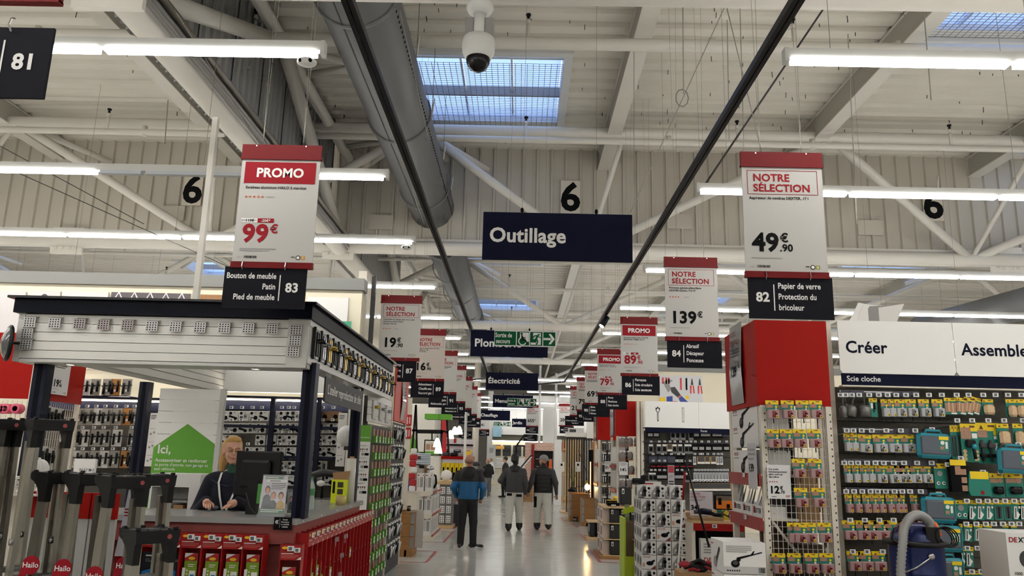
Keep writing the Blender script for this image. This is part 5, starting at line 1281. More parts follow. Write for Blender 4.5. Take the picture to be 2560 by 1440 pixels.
# folded teal carton and dark carton
c = W(2080+965/2.667, 900+905/2.667, Y=7.15)
t = thing('teal_carton', 'teal and yellow folded carton on a hook between bit cards', 'box', (c.x, 7.15, c.z))
G().poly([(-.1, .05), (-.08, .21), (.09, .21), (.1, .05), (.1, 0), (-.08, 0)], -.06, .0, TEAL).build('carton', t); G().rect(-.075, .085, .145, .21, -.0615, YELLOW).build('top_print', t); G().disc(.02, .03, .018, -.062, RED, 10).build('seal', t)
c = W(2080+835/2.667, 900+880/2.667, Y=7.15)
t = thing('dark_carton', 'black carton with yellow top and small photos', 'box', (c.x, 7.15, c.z)); G().box(-.07, .07, -.05, 0, 0, .28, INK).build('carton', t); g = G(); g.rect(-.07, .07, .23, .28, -.052, YELLOW)
for i in range(3): g.rect(.02, .068, .01+i*.07, .06+i*.07, -.052, PHOTO)
g.rect(-.03, .02, .15, .225, -.052, PHOTO); g.build('print', t)
# teal tool cases
CASE = mat('case_teal', (22, 128, 146), .35); CASEG = mat('case_window', (92, 98, 108), .25)
def case_proto():
    t = thing('tool_case', 'x', 'case')
    G().cbox(-.15, .15, -.06, .0, -.22, 0, CASE, .025).build('shell', t)
    G().cbox(-.125, .125, -.068, -.055, -.185, -.025, CASEG, .012).build('window', t)
    g = G(); g.rect(.03, .115, -.15, -.03, -.0695, TEAL); g.rect(.03, .115, -.055, -.025, -.0705, YELLOW); g.disc(.06, -.08, .018, -.0705, WHITE, 10); g.rect(.085, .105, -.13, -.07, -.0705, WHITE); g.rect(.04, .075, -.14, -.11, -.0705, PHOTO); g.build('label', t)
    g = G(); g.path([(-.07, -.03, -.005), (-.06, -.03, .025), (.06, -.03, .025), (.07, -.03, -.005)], .012, CASE, 8); g.build('handle', t)
    return Proto(t)
CP = case_proto()
for u, v, lb, tl in ((660, 490, 'teal tool case in the second row beside the saw guide', .03), (1195, 588, 'teal tool case at the right edge under the dowel bags', .04), (692, 912, 'teal tool case in the fourth row above the vacuum', .02), (735, 1100, 'teal tool case just right of the vacuum cord', .02), (745, 1315, 'lowest teal tool case, half hidden by the vacuum drum', .0)):
    c = W(2080+u/2.667, 900+v/2.667, Y=7.1); o = CP.put((c.x, 7.1, c.z), lb, tilt=tl, group='teal tool cases')
    G().tube((c.x-GX0, 0, c.z+.03), (c.x-GX0, -.36, c.z+.04), .004, CHROME, 5).build('hook', gw)
c = W(2392, 1370, Y=7.1)
tag(G().box(-.025, .025, -.02, .0, 0, 1.25, INK).build('black_strip', loc=(c.x, 7.1, 0)), 'black upright strip behind the vacuum', 'strip')
# ------------------------------------------------------------------ end display with wire grid
EX0, EX1, EY0, EY1 = 2.14, 2.77, 7.0, 8.05
t = thing('end_display', 'tall red-topped end display with wire grid and boxed sanders', 'end display', (EX0, EY0, 0)); ed = t
G().box(.0, EX1-EX0, 0, .02, 2.2, 2.97, REDP).build('front_panel', t)
G().box(-.02, 0, .0, EY1-EY0, 2.2, 2.97, REDP).build('side_panel', t)
for x, y in ((0, 0), (EX1-EX0-.05, 0), (0, EY1-EY0-.06), (EX1-EX0-.05, EY1-EY0-.06)):
    g = G(); g.box(x, x+.05, y, y+.06, 0, 2.2, CREAM)
    for k in range(28):
        if y == 0: g.box(x+.03, x+.042, -.001, 0, .5+k*.06, .515+k*.06, GREYD)
    g.build('upright', t)
G().box(.3, .32, .1, 1.0, 0, 2.2, GB).build('divider', t); G().box(.34, .57, .25, .6, 1.15, 1.75, KRAFT).build('brown_block', t); G().box(.34, .57, .22, .6, .3, 1.0, mat('umber_brown', (70, 52, 38), .7)).build('brown_block', t); G().box(.05, .29, .3, .34, .6, 1.12, mat('umber_brown', (70, 52, 38), .7)).build('brown_block', t)  # kraft and umber blocks make the brown patches behind the wire grid
for k in range(13): G().tube((.07+k*.042, .02, .15), (.07+k*.042, .02, 2.19), .003, WIRE, 4).build('grid_wire', t)
for k in range(34): G().tube((.05, .025, .2+k*.06), (EX1-EX0-.05, .025, .2+k*.06), .0025, WIRE, 4).build('grid_wire', t)
for a, b in (((.08, 1.2), (.3, .92)), ((.45, 1.75), (.33, 1.6)), ((.3, .72), (.42, .5))): G().tube((a[0], .05, a[1]), (b[0], .05, b[1]), .012, CREAM, 6).build('brace', t)
# shelves on the aisle face
def zl(y): return W(1870, y, X=EX0).z
for z0, z1 in ((zl(1212), zl(1182)), (zl(1316), zl(1286))):
    G().box(-.03, -.01, .03, EY1-EY0-.03, z0, z1, mat('red_edge', (150, 34, 36), .4)).build('shelf_edge', t); G().box(-.01, .3, .03, EY1-EY0-.03, z1-.02, z1, CREAM).build('shelf', t)
    g = G(Matrix.Translation((-.03, .45, z1-.02)) @ Matrix.Rotation(-PI/2, 4, 'Z')); esl(g, 0, 0, -.02, 1); g.build('price_tag', t)
SBX = mat('white_carton', (226, 224, 220), .45, noise=.02); SBS = mat('grey_carton', (186, 184, 182), .5)
def sander_art(g, s=1.0, ox=0, oz=0, y=-.002):
    g.disc(ox-.12*s, oz-.055*s, .055*s, y, INK, 16, .045*s); g.disc(ox-.12*s, oz-.045*s, .035*s, y-.001, GREYD, 14, .025*s); g.disc(ox-.08*s, oz-.005*s, .028*s, y-.001, INK, 12); g.flat([(ox-.1*s, oz-.01*s), (ox+.16*s, oz+.065*s), (ox+.16*s, oz+.078*s), (ox-.1*s, oz+.02*s)], y, INK); g.flat([(ox+.07*s, oz+.05*s), (ox+.11*s, oz+.1*s), (ox+.13*s, oz+.1*s), (ox+.1*s, oz+.055*s)], y, INK); g.flat([(ox+.16*s, oz+.062*s), (ox+.22*s, oz+.08*s), (ox+.22*s, oz+.095*s), (ox+.16*s, oz+.08*s)], y, NAVYM)
Mside = Matrix.Rotation(-PI/2, 4, 'Z')
for i, (v0, v1) in enumerate(((1016, 1060), (1058, 1118), (1123, 1182))):
    z0, z1 = zl(v1), zl(v0)
    tt = thing('sander_box', 'white long-reach sander box on the end display shelf, %s' % ('topmost of three', 'middle of three', 'lowest of three')[i], 'box', (EX0, EY0+.52, z0), group='sander boxes on the end display')
    G().box(.0, .28, -.43, .42, 0, z1-z0-.008, SBX).build('carton', tt)
    g = G(Mside); 
    for dx in (.0,): sander_art(g, 1.15, .05, (z1-z0)*.5, -.003)
    g.text('DEXTER', -.38, (z1-z0)*.74, .04, RED, -.003, .01); g.lines(-.38, (z1-z0)*.65, .2, 1, .02, GREY, -.003); g.build('print', tt)
# accessory boxes with bags
for i in range(3):
    y = EY0+.2+i*.32; z0 = zl(1286)
    tt = thing('accessory_bin', 'white open carton of sanding discs on the lower end shelf, %s from the front' % NTH[2-i], 'box', (EX0+.0, y, z0), group='sanding disc cartons')
    G().box(0, .2, -.15, .15, 0, .1, SBX).build('carton', tt); g = G(Mside); g.text('DEXTER', -.12, .035, .06, INK, -.003, .01); g.rect(-.12, -.08, .03, .09, -.004, RED); g.build('print', tt)
    for k in range(3): G().quad((.02, -.12+k*.08, .08), (.02, -.04+k*.09, .08), (.1, -.02+k*.09, .3), (.06, -.13+k*.08, .3), (GREYD, GREY, SBS)[k]).build('disc_bag', tt)
# hole saw cards on the grid
EP = saw_proto(.115, True)
er = [(270, (345, 447, 545, 635)), (462, (353, 435, 527, 624)), (660, (520, 630)), (853, (535, 652)), (1085, (490, 528, 592, 692)), (1288, (388, 492, 605, 705))]
for r, (v, us) in enumerate(er):
    for i, u in enumerate(us):
        c = W(1800+u/2.667, 900+v/2.667, Y=6.95)
        EP.put((c.x, 6.95-.02*(u == 528), c.z), 'dark red hole saw card on the wire grid, %s row, %s from left' % (NTH[r], NTH[i]), tilt=.06 if u in (528,) else 0, group='hole saw cards on the wire grid')
        G().tube((c.x-EX0, .02, c.z-.015), (c.x-EX0, -.09, c.z-.005), .003, CHROME, 5).build('hook', ed)
# price sheet on grid
a, b = W(1800+312/2.667, 900+697/2.667, Y=6.96), W(1800+478/2.667, 900+928/2.667, Y=6.96)
t = thing('price_sheet', 'white 12.70 euro price sheet hooked on the wire grid', 'price sheet', (a.x, 6.96, b.z)); wd, hh = b.x-a.x, a.z-b.z
G().box(0, wd, 0, .004, 0, hh, PAPER2).build('sheet', t)
g = G()
for i, q in enumerate(('Scie cloche', 'bois/plastique/métal/', 'plâtre wolfcraft', 'diam.68mm')): g.text(q, .012, hh-.045-i*.022, .023, INK, -.002, .015, sx=.82)
for i in range(4): star(g, .02+i*.02, hh-.145, .008, -.002, RED)
price(g, .012, hh-.24, .085, '12', '70', INK, -.002); g.lines(.03, .02, .05, 1, .01, GREYD, -.002); g.lines(wd-.05, .03, .04, 2, .01, RED, -.002); g.build('print', t)
# wrinkled price sleeve on the dark red side
c = W(1845, 918, X=EX0-.02)
t = thing('price_sheath', 'wrinkled clear sleeve with a 139 euro sheet on the dark red side panel', 'price sheet', (EX0-.03, c.y, c.z-.36))
g = G(); g.add([(0, .22, 0), (0, -.2, 0), (-.02, -.21, .3), (0, -.2, .78), (0, .22, .78), (-.015, .23, .3)], [(0, 1, 2, 5), (5, 2, 3, 4)], mat('sheath_grey', (150, 148, 148), .15)); g.build('sleeve', t)
g = G(Matrix.Translation((-.022, 0, 0)) @ Mside); g.text('NOTRE', -.17, .66, .07, REDD, 0, .01); g.text('SÉLECTION', -.17, .58, .065, REDD, 0, .01); g.lines(-.17, .54, .3, 3, .03, GREYD, 0, .012); g.text('139', -.17, .27, .14, INK, 0, .03); g.text('€', .1, .34, .07, INK, 0, .02); g.build('print', t)
c = W(1883, 1165, X=EX0-.04)
t = thing('price_strip', 'pale 139 euro strip hanging on the end display uprights', 'price strip', (EX0-.05, c.y, c.z)); G().box(0, .004, -.13, .13, -.2, .2, mat('strip_grey', (190, 188, 192), .4)).build('sheet', t); g = G(Mside); g.text('139', -.1, -.05, .1, INK, -.003, .02); g.lines(-.1, .15, .2, 3, .04, GREY, -.003, .015); g.build('print', t)
# cream post bundle between end display and wall
for i, x in enumerate((2.79, 2.84)): tag(G().box(-.018, .018, -.02, .02, 0, 2.95-.0*i, CREAM).build('slim_post', loc=(x, 7.35+i*.06, 0)), 'slim cream post between the end display and the shelf wall, %s' % ('left' if i == 0 else 'right'), 'post')
# ------------------------------------------------------------------ ash vacuum
VX = W(2292, 1400, Y=6.1).x; VY = 6.1; zt = W(2292, 1358, Y=6.0).z
NVD = mat('drum_navy', (20, 34, 84), .28, .3); ORG = mat('vac_orange', (222, 104, 40), .45); HOSE = mat('hose_grey', (150, 150, 148), .4, .3)
t = thing('ash_vacuum', 'navy drum ash vacuum with grey ribbed hose and orange handle', 'vacuum cleaner', (VX, VY, zt-.42))
H = .42
G().lathe([(.001, 0), (.185, 0), (.19, .02), (.19, .19), (.194, .2), (.194, .215), (.19, .225), (.192, H-.06), (.19, H-.02)], (0, 0, 0), NVD, 32).build('drum', t)
G().lathe([(.19, H-.025), (.225, H-.015), (.23, H), (.215, H+.012), (.15, H+.02), (.001, H+.02)], (0, 0, 0), BLACKM, 32).build('lid', t)
G().lathe([(.175, H+.015), (.165, H+.06), (.12, H+.12), (.06, H+.14), (.001, H+.142)], (0, 0, 0), NVD, 24).build('motor_head', t)
g = G(); g.path([(-.14, -.08, H+.05), (-.11, -.06, H+.13), (-.02, 0, H+.17), (.08, -.02, H+.175), (.13, -.05, H+.13), (.15, -.06, H+.05)], .022, ORG, 8); g.build('handle', t)
g = G(); g.box(.0, .1, -.17, -.09, H+.015, H+.12, BLACKM); g.build('hose_port', t)
# ribbed hose
pts = [(.05, -.13, H+.1), (.045, -.14, H+.15), (.0, -.16, H+.19), (-.06, -.18, H+.205), (-.125, -.2, H+.18), (-.175, -.21, H+.11), (-.2, -.22, H+.0), (-.225, -.22, H-.15), (-.235, -.22, H-.3), (-.24, -.2, H-.42)]
P = []
for i in range(len(pts)-1):
    for k in range(11):
        u = k/11; a, b = Vector(pts[i]), Vector(pts[i+1]); p0 = Vector(pts[max(i-1, 0)]); p3 = Vector(pts[min(i+2, len(pts)-1)])
        P.append(.5*((2*a)+(b-p0)*u+(2*p0-5*a+4*b-p3)*u*u+(3*a-p0-3*b+p3)*u**3))
G().path(P, .03, HOSE, 14, radii=[.034 if i % 2 else .027 for i in range(len(P))]).build('hose', t)
for k in range(4):
    G().path([(.15+.05*math.cos(q)+.012*k*math.cos(q-.5), -.14-.01*k, H+.055+(.05+.006*k)*math.sin(q)-.5*(.05*math.cos(q))) for q in [i*PI/8 for i in range(17)]], .005, BLACKG, 6).build('power_cord', t)
G().path([(-.1, -.02, H+.12), (-.2, -.1, H+.1), (-.23, -.12, H+.02), (-.2, -.1, H-.0)], .006, BLACKG, 6).build('power_cord', t)
g = G(); g.lathe([(.001, -.02), (.022, -.018), (.024, 0), (.012, .0)], (.01, -.19, H-.08), CHROME, 14, 'y'); g.lathe([(.012, -.03), (.001, -.032)], (.01, -.19, H-.08), GREY, 10, 'y'); g.build('lid_clip', t)
g = G(); g.path([(.01, -.21, H-.08), (-.1, -.19, H-.16), (-.16, -.15, H-.2)], .006, CHROME, 6); g.build('bail_handle', t)
tag(G().box(-.4, .4, -.35, .35, 0, zt-.42, KRAFT).build('pallet_stack', loc=(VX, VY, 0)), 'cardboard-covered pallet stack carrying the vacuum, below the photo edge', 'pallet')
c = W(2525, 1440, Y=5.9); zt2 = W(2530, 1332, Y=5.9).z
t = thing('vacuum_carton', 'white carton at the right photo edge with red and black lettering', 'box', (c.x, 5.9, zt2-.6)); G().box(0, .4, 0, .35, 0, .6, SBX).build('carton', t)
g = G(); g.text('DE', .015, .535, .05, RED, -.003, .02); g.text('XTER', .085, .535, .05, INK, -.003, .02); g.text('1000 W', .03, .31, .03, INK, -.003, .01); g.ell((.13, -.002, .42), .05, .002, .06, GREYD); g.rect(.03, .2, .16, .27, -.003, mat('print_orange', (206, 110, 70), .5)); g.build('print', t)
tag(G().box(0, .6, 0, .5, 0, zt2-.6, KRAFT).build('pallet_stack', loc=(c.x-.05, 5.85, 0)), 'cardboard-covered stack under the white carton at the right edge', 'pallet')
# ================================================================== middle distance, right
g = G(); g.box(2.75, 14, 20.0, 20.15, 0, 3.93, CREAMW); struct(g.build('wall_partition_3'))
g = G(); g.box(2.72, 14, 19.95, 20.2, 3.93, 4.1, MATS['grey_beam']); struct(g.build('trim_4'))
# tool picture on that wall
a, b = W(1648, 938, Y=19.98), W(1757, 1012, Y=19.98)
t = thing('tool_picture', 'large picture of a spanner and red pliers on the cream wall', 'picture', ((a.x+b.x)/2, 19.97, (a.z+b.z)/2)); wd, hh = b.x-a.x, a.z-b.z
G().box(-wd/2, wd/2, 0, .02, -hh/2, hh/2, mat('picture_bg', (212, 212, 214), .5, noise=.04, scale=3)).build('panel', t)
g = G(); y = -.004; S_ = lambda pts: [(-wd/2+p*wd, hh/2-q*hh) for p, q in pts]
BL = mat('print_blue', (36, 66, 150), .5); PR = mat('print_red', (206, 40, 44), .5)
g.flat(S_([(.08, .25), (.2, .12), (.32, .18), (.22, .28), (.26, .42), (.3, .46), (.2, .6)]), y, GREY); g.flat(S_([(.26, .42), (.36, .4), (.5, .7), (.43, .78), (.27, .58)]), y-.001, GREYD); g.flat(S_([(.5, .7), (.72, 1), (.5, 1), (.43, .78)]), y-.002, BL); g.flat(S_([(.48, .68), (.5, .72), (.44, .8), (.42, .76)]), y-.003, ORG)
for x in (.76, .94):
    g.flat(S_([(x-.01, .1), (x+.01, .1), (x+.03, .32), (x-.03, .32)]), y, GREYD); g.flat(S_([(x-.05, .34), (x-.01, .34), (x-.02, .62), (x-.05, .62)]), y, PR); g.flat(S_([(x+.01, .34), (x+.04, .34), (x+.06, .6), (x+.03, .62)]), y, PR)
for x, c_ in ((.08, PR), (.16, PR), (.22, PR), (.5, PR), (.63, INK)): g.flat(S_([(x-.02, .08), (x+.02, .08), (x+.02, .3 if x < .3 else .5), (x-.02, .3 if x < .3 else .5)]), y, c_)
g.flat(S_([(.0, .78), (.14, .78), (.14, 1), (0, 1)]), y, YELLOW); g.flat(S_([(.16, .75), (.3, .72), (.3, .98), (.16, .98)]), y, BL); g.flat(S_([(.3, .9), (.4, .9), (.4, 1), (.3, 1)]), y, PR); g.flat(S_([(.6, .7), (.68, .7), (.68, .82), (.6, .82)]), y, YELLOW)
g.build('print', t)
# second shelf wall: drill bits
DX0, DY = 2.6, 16.75
t = thing('shelf_wall', 'dark shelf wall of drill bits under white headers with bit drawings', 'shelf wall', (DX0, DY, 0)); dw = t
G().box(0, 2.1, 0, .05, 0, 2.3, GB).build('back_panel', t)
for x in (-.12, -.04): G().box(x, x+.06, -.1, .05, 0, 2.9, CREAM).build('upright', t)
for i, (x0, x1) in enumerate(((.02, 1.13), (1.14, 2.1))):
    p = G().box(x0, x1, -.32, -.3, 2.36, 2.9, WPAINT).build('header_panel', t)
    if i == 0:
        g = G(); y = -.322
        g.flat([(.24, 2.72), (.24, 2.77), (.265, 2.76), (.285, 2.8), (.3, 2.76), (.33, 2.77), (.33, 2.72), (.3, 2.66), (.3, 2.5), (.285, 2.48), (.27, 2.5), (.27, 2.66)], y, INK); g.flat([(.255, 2.72), (.27, 2.75), (.305, 2.75), (.315, 2.72), (.29, 2.67), (.29, 2.51), (.28, 2.51), (.28, 2.67)], y-.002, WHITE)
        g.flat([(.79, 2.48), (.83, 2.48), (.83, 2.78), (.79, 2.78)], y, INK); g.flat([(.797, 2.49), (.823, 2.49), (.823, 2.77), (.797, 2.77)], y-.002, WHITE); g.build('drawing', p)
G().box(.02, 2.1, -.3, -.28, 2.26, 2.36, NAVY).build('category_rail', t); G().text('Foret', 1.17, 2.29, .06, WHITE, -.303, .014).build('lettering', t)
def bitp(k):
    t = thing('drill_bit_pack', 'x', 'pack')
    if k == 0: G().cbox(-.07, .07, -.03, 0, -.15, 0, INK, .01).build('case', t); G().rect(-.05, .05, -.12, -.06, -.032, GREY).build('print', t)
    elif k == 1: G().box(-.05, .05, -.01, 0, -.2, 0, mat('bit_card', (104, 104, 102), .5)).build('card', t); g = G(); g.rect(-.035, .035, -.15, -.06, -.012, INK); g.rect(-.04, .04, -.04, -.01, -.012, WHITE); g.build('print', t)
    elif k == 2: G().box(-.085, .085, -.04, 0, -.13, 0, mat('bit_case_blue', (34, 42, 70), .4)).build('case', t); G().rect(-.05, .06, -.11, -.03, -.042, GREYD).build('print', t)
    elif k == 3: G().box(-.03, .03, -.01, 0, -.16, 0, FROST).build('sleeve', t); g = G(); g.tube((0, -.015, -.14), (0, -.015, -.03), .008, SAWG, 6); g.build('bit', t); G().rect(-.03, .03, -.17, -.135, -.012, WHITE).build('print', t)
    elif k == 4: G().ell((0, -.02, -.07), .07, .02, .06, INK).build('blade_case', t); G().rect(-.05, .05, -.075, -.055, -.042, RED).build('print', t)
    elif k == 5: G().box(-.06, .06, -.015, 0, -.15, 0, mat('bit_tan', (150, 120, 70), .5)).build('card', t); g = G(); g.rect(-.04, .04, -.1, -.01, -.017, GREYD); g.rect(-.05, .05, -.15, -.115, -.017, WHITE); g.build('print', t)
    return Proto(t)
BP = [bitp(k) for k in range(6)]
# (photo row y, list of (x, kind))
brow = [(1090, [(1625, 0), (1640, 0), (1682, 1), (1694, 1), (1707, 1), (1727, 1), (1740, 0), (1757, 0), (1768, 0), (1786, 0), (1797, 0), (1815, 2)]),
        (1124, [(1627, 1), (1647, 1), (1661, 1), (1674, 5), (1686, 1), (1700, 1), (1716, 1), (1726, 1), (1737, 0), (1753, 0), (1770, 0), (1787, 0), (1797, 0), (1815, 0)]),
        (1155, [(1632, 2), (1655, 2), (1677, 2), (1695, 0), (1707, 0), (1736, 3), (1749, 5), (1755, 5), (1768, 5), (1783, 5), (1794, 3), (1803, 3)]),
        (1172, [(1632, 4), (1647, 4), (1661, 4), (1690, 4), (1706, 4), (1724, 4)]),
        (1195, [(1627, 1), (1637, 1), (1648, 0), (1660, 0), (1692, 0), (1704, 0), (1718, 1)]+[(1737+k*8, 3) for k in range(11)]),
        (1222, [(1730+k*9, 5) for k in range(11)])]
for r, (y, it) in enumerate(brow):
    for i, (x, k) in enumerate(it):
        c = W(x, y-14, Y=DY-.2)
        BP[k].put((c.x, DY-.2, c.z), 'drill accessory pack on the distant Foret wall, %s row, %s from left' % (NTH[r], NTH[i]), group='drill packs on the Foret wall')
        esl_part(dw, c.x-DX0, c.z+.05, -.26, 1)
    z = W(1700, y-18, Y=DY-.2).z
    G().box(.0, 2.1, -.14, -.12, z-.01, z+.012, GREYD).build('hook_rail', dw)
# red end displays farther down
def redend(x0, y0, w, d, label, price_, gp):
    t = thing('end_display', label, 'end display', (x0, y0, 0))
    G().box(0, w, 0, .02, 2.18, 2.93, REDP).build('front_panel', t); G().box(-.02, 0, 0, d, 2.18, 2.93, REDP).build('side_panel', t)
    for x, y in ((0, 0), (w-.05, 0), (0, d-.05)): G().box(x, x+.05, y, y+.05, 0, 2.18, CREAM).build('upright', t)
    G().box(.25, .27, .05, d, 0, 2.18, GREYD).build('divider', t)
    for k in range(10): G().tube((.06+k*.05, .02, .2), (.06+k*.05, .02, 2.17), .004, WIRE, 4).build('grid_wire', t)
    for k in range(24): G().tube((.05, .02, .25+k*.08), (w-.05, .02, .25+k*.08), .003, WIRE, 4).build('grid_wire', t)
    for z in (.5, 1.0, 1.5): G().box(-.03, -.01, .02, d-.02, z, z+.07, MATS['red_edge']).build('shelf_edge', t)
    G().box(-.04, -.03, .25, .8, 2.2, 2.85, MATS['sheath_grey']).build('price_sleeve', t)
    for k in range(3): G().box(-.0, .2, .1, d-.1, .6+k*.5, .95+k*.5, (SBX, SBS, SBX)[k]).build('shelf_box', t)
    return t
re2 = redend(2.09, 17.0, .57, 1.1, 'red-topped end display beside the Foret wall', '14', 0)
re3 = redend(2.1, 21.0, .55, 1.1, 'farther red-topped end display behind the first, with tools', '5', 0)
def orbp():
    t = thing('accessory_pack', 'x', 'pack'); G().ell((0, -.02, -.1), .065, .025, .1, mat('pack_smoke', (120, 112, 108), .3)).build('blister', t); g = G(); g.box(-.06, .06, -.03, -.0, -.2, -.15, mat('pack_rust', (150, 84, 56), .5)); g.box(-.06, .06, -.03, 0, -.03, .0, WHITE); g.build('card', t); return Proto(t)
OP = orbp()
for r, (y, xs) in enumerate(((1100, (1555, 1575, 1592)), (1135, (1556, 1575, 1597)), (1170, (1579, 1597)), (1205, (1556, 1573)))):
    for i, x in enumerate(xs):
        c = W(x, y-4, Y=16.93); OP.put((c.x, 16.93, c.z+.03), 'smoky accessory pack on the second red end display, %s row, %s from left' % (NTH[r], NTH[i]), group='smoky packs on the red end display')
for r in range(6):
    for i in range(2):
        FP[(r+i) % 2].put((2.25+i*.16, 20.93, 2.0-r*.28), 'tool card on the third red end display, %s row, %s' % (NTH[r], ('left', 'right')[i]), rotz=-PI/2, group='tool cards on the third red display')
for (x0, y0, x1, y1, Y, p_, lb) in ((1548, 1155, 1570, 1188, 16.9, '14', 'small white 14 euro sheet on the second red end display'), (1512, 1153, 1528, 1180, 20.85, '5', 'small white 5 euro sheet on the third red end display')):
    a, b = W(x0, y0, Y=Y), W(x1, y1, Y=Y); t = thing('price_sheet', lb, 'price sheet', (a.x, Y, b.z)); wd, hh = b.x-a.x, a.z-b.z
    G().box(0, wd, 0, .005, 0, hh, PAPER2).build('sheet', t); g = G(); g.lines(.01, hh-.02, wd*.8, 3, .022, GREY, -.003, .01); price(g, .01, hh*.3, hh*.35, p_, '90', INK, -.003); g.build('print', t)
# ------------------------------------------------------------------ promotion pallets
def sbox(k):
    t = thing('sander_carton', 'x', 'box'); w, h, d = .17, .155, .2
    G().box(-w/2, w/2, 0, d, 0, h, SBX).build('carton', t)
    g = G(); y = -.002
    if k == 0:
        g.flat([(-w*.46, h*.1), (-w*.46, h*.45), (-w*.1, h*.95), (w*.12, h*.95), (w*.12, h*.1)], y, GREY); g.flat([(-w*.2, h*.12), (-w*.1, h*.85), (w*.12, h*.85), (w*.12, h*.12)], y-.001, GREYD); g.ell((w*.05, y-.002, h*.55), w*.12, .001, h*.13, INK, 10, 6); g.rect(w*.02, w*.1, h*.15, h*.5, y-.002, INK); g.rect(-w*.3, -w*.18, h*.3, h*.45, y-.002, WHITE)
        g.ell((w*.33, y-.002, h*.75), w*.09, .001, h*.1, INK, 10, 6); g.ell((w*.33, y-.002, h*.45), w*.05, .001, h*.05, GREYD, 8, 6); g.rect(w*.28, w*.44, h*.12, h*.3, y-.001, GREYD); g.rect(-w*.44, 0, h*.03, h*.08, y-.001, INK)
    else:
        g.text('DEXTER', -w*.42, h*.82, .024, mat('print_brick', (170, 80, 60), .5), y, .01); g.ell((w*.05, y, h*.42), w*.25, .001, h*.16, INK, 12, 6); g.flat([(w*.0, h*.5), (w*.35, h*.7), (w*.42, h*.6), (w*.2, h*.4)], y-.002, NAVYM); g.rect(-w*.45, -w*.3, h*.15, h*.45, y, mat('print_peach', (206, 150, 120), .5)); g.flat([(w*.1, 0), (w*.46, 0), (w*.46, h*.3)], y, mat('print_maroon', (120, 50, 46), .5))
    g.build('print', t)
    g = G(Mside); g.rect(-d*.85, -d*.15, h*.15, h*.85, -w/2-.002, GREY); g.ell((-d*.5, -w/2-.003, h*.5), .03, .001, .04, GREYD, 10, 6); g.build('side_print', t)
    return Proto(t)
SB = [sbox(0), sbox(1)]
pal = thing('pallet', 'wooden pallet under the sander cartons', 'pallet', (1.75, 9.75, 0)); 
for k in range(5): G().box(-.32, .32, -.05+k*.17, .07+k*.17, .1, .12, WOODP).build('deck_board', pal)
for x in (-.3, 0, .26): G().box(x, x+.06, -.05, .75, 0, .1, WOODP).build('runner', pal)
for r in range(7):
    z = .12+r*.1605-.07*0
    for i in range(3):
        alt = (r == 5 and i == 2) or (r == 4 and i == 1) or (r == 2 and i == 0)
        SB[1 if alt else 0].put((1.565+i*.178, 9.65, z), 'white sander carton in the pallet stack, %s layer from the floor, %s from left' % (NTH[r], NTH[i]), group='sander cartons on the pallet')
    for j in (1, 2):
        SB[0].put((1.565+.004*((r+j) % 2), 9.65+j*.205, z), 'white sander carton on the aisle side, %s layer, %s behind the front' % (NTH[r], NTH[j-1]), group='sander cartons on the pallet')
for i, (x, y) in enumerate(((1611, 1258), (1645, 1258), (1693, 1264))):
    c = W(x, y, Y=9.72); SB[0].put((c.x, 9.72, 1.245), 'white sander carton on top of the stack, %s from left' % NTH[i], group='sander cartons on the pallet')
SB[0].put((W(1675, 1230, Y=10.6).x, 10.6, 1.2), 'lone white sander carton standing behind the stack top', group='sander cartons on the pallet')
SB[0].put((W(1675, 1230, Y=10.6).x, 10.6, 1.04), 'white sander carton supporting the lone one behind the stack', group='sander cartons on the pallet')
tag(G().box(-.3, .3, 0, .4, 0, 1.04, KRAFT).build('kraft_block', loc=(W(1675, 1230, Y=10.6).x, 10.55, 0)), 'cardboard stack hidden behind the sander cartons', 'box')
# price wand with promo strip and promo card
c = W(1678, 1195, Y=9.9); t = thing('price_strip', 'tall clear promo strip standing on the sander stack', 'price strip', (c.x, 9.9, 1.4)); G().box(-.04, .04, 0, .004, -.12, .24, mat('strip_lilac', (200, 192, 198), .4)).build('sheet', t); g = G(); g.rect(-.035, .035, .15, .23, -.002, mat('pink_red', (190, 70, 80), .5)); g.lines(-.03, .12, .06, 2, .02, GREY, -.002); g.lines(-.03, .05, .06, 4, .03, GREYD, -.002, .015); g.build('print', t)
c = W(1625, 1218, Y=9.95); t = thing('promo_card', 'small white card with a red promo band behind the stack', 'card', (c.x, 9.95, c.z-.05)); G().box(-.1, .14, 0, .01, -.02, .12, WHITE).build('card', t); g = G(); g.rect(-.08, .04, .02, .1, -.002, PKR); g.text('PROMO', -.07, .045, .035, WHITE, -.003, .02); g.build('print', t)
t = thing('power_tool', 'black sander lying on the stack top', 'power tool', (W(1600, 1222, Y=9.8).x, 9.8, 1.405)); G().cbox(-.1, .06, -.05, .05, 0, .07, BLACKM, .02).build('body', t); G().tube((.02, 0, .07), (.09, 0, .1), .03, BLACKM, 10).build('grip', t); G().lathe([(.05, 0), (.06, .01), (.05, .02)], (-.05, 0, -.005), GREYD, 12).build('pad', t)
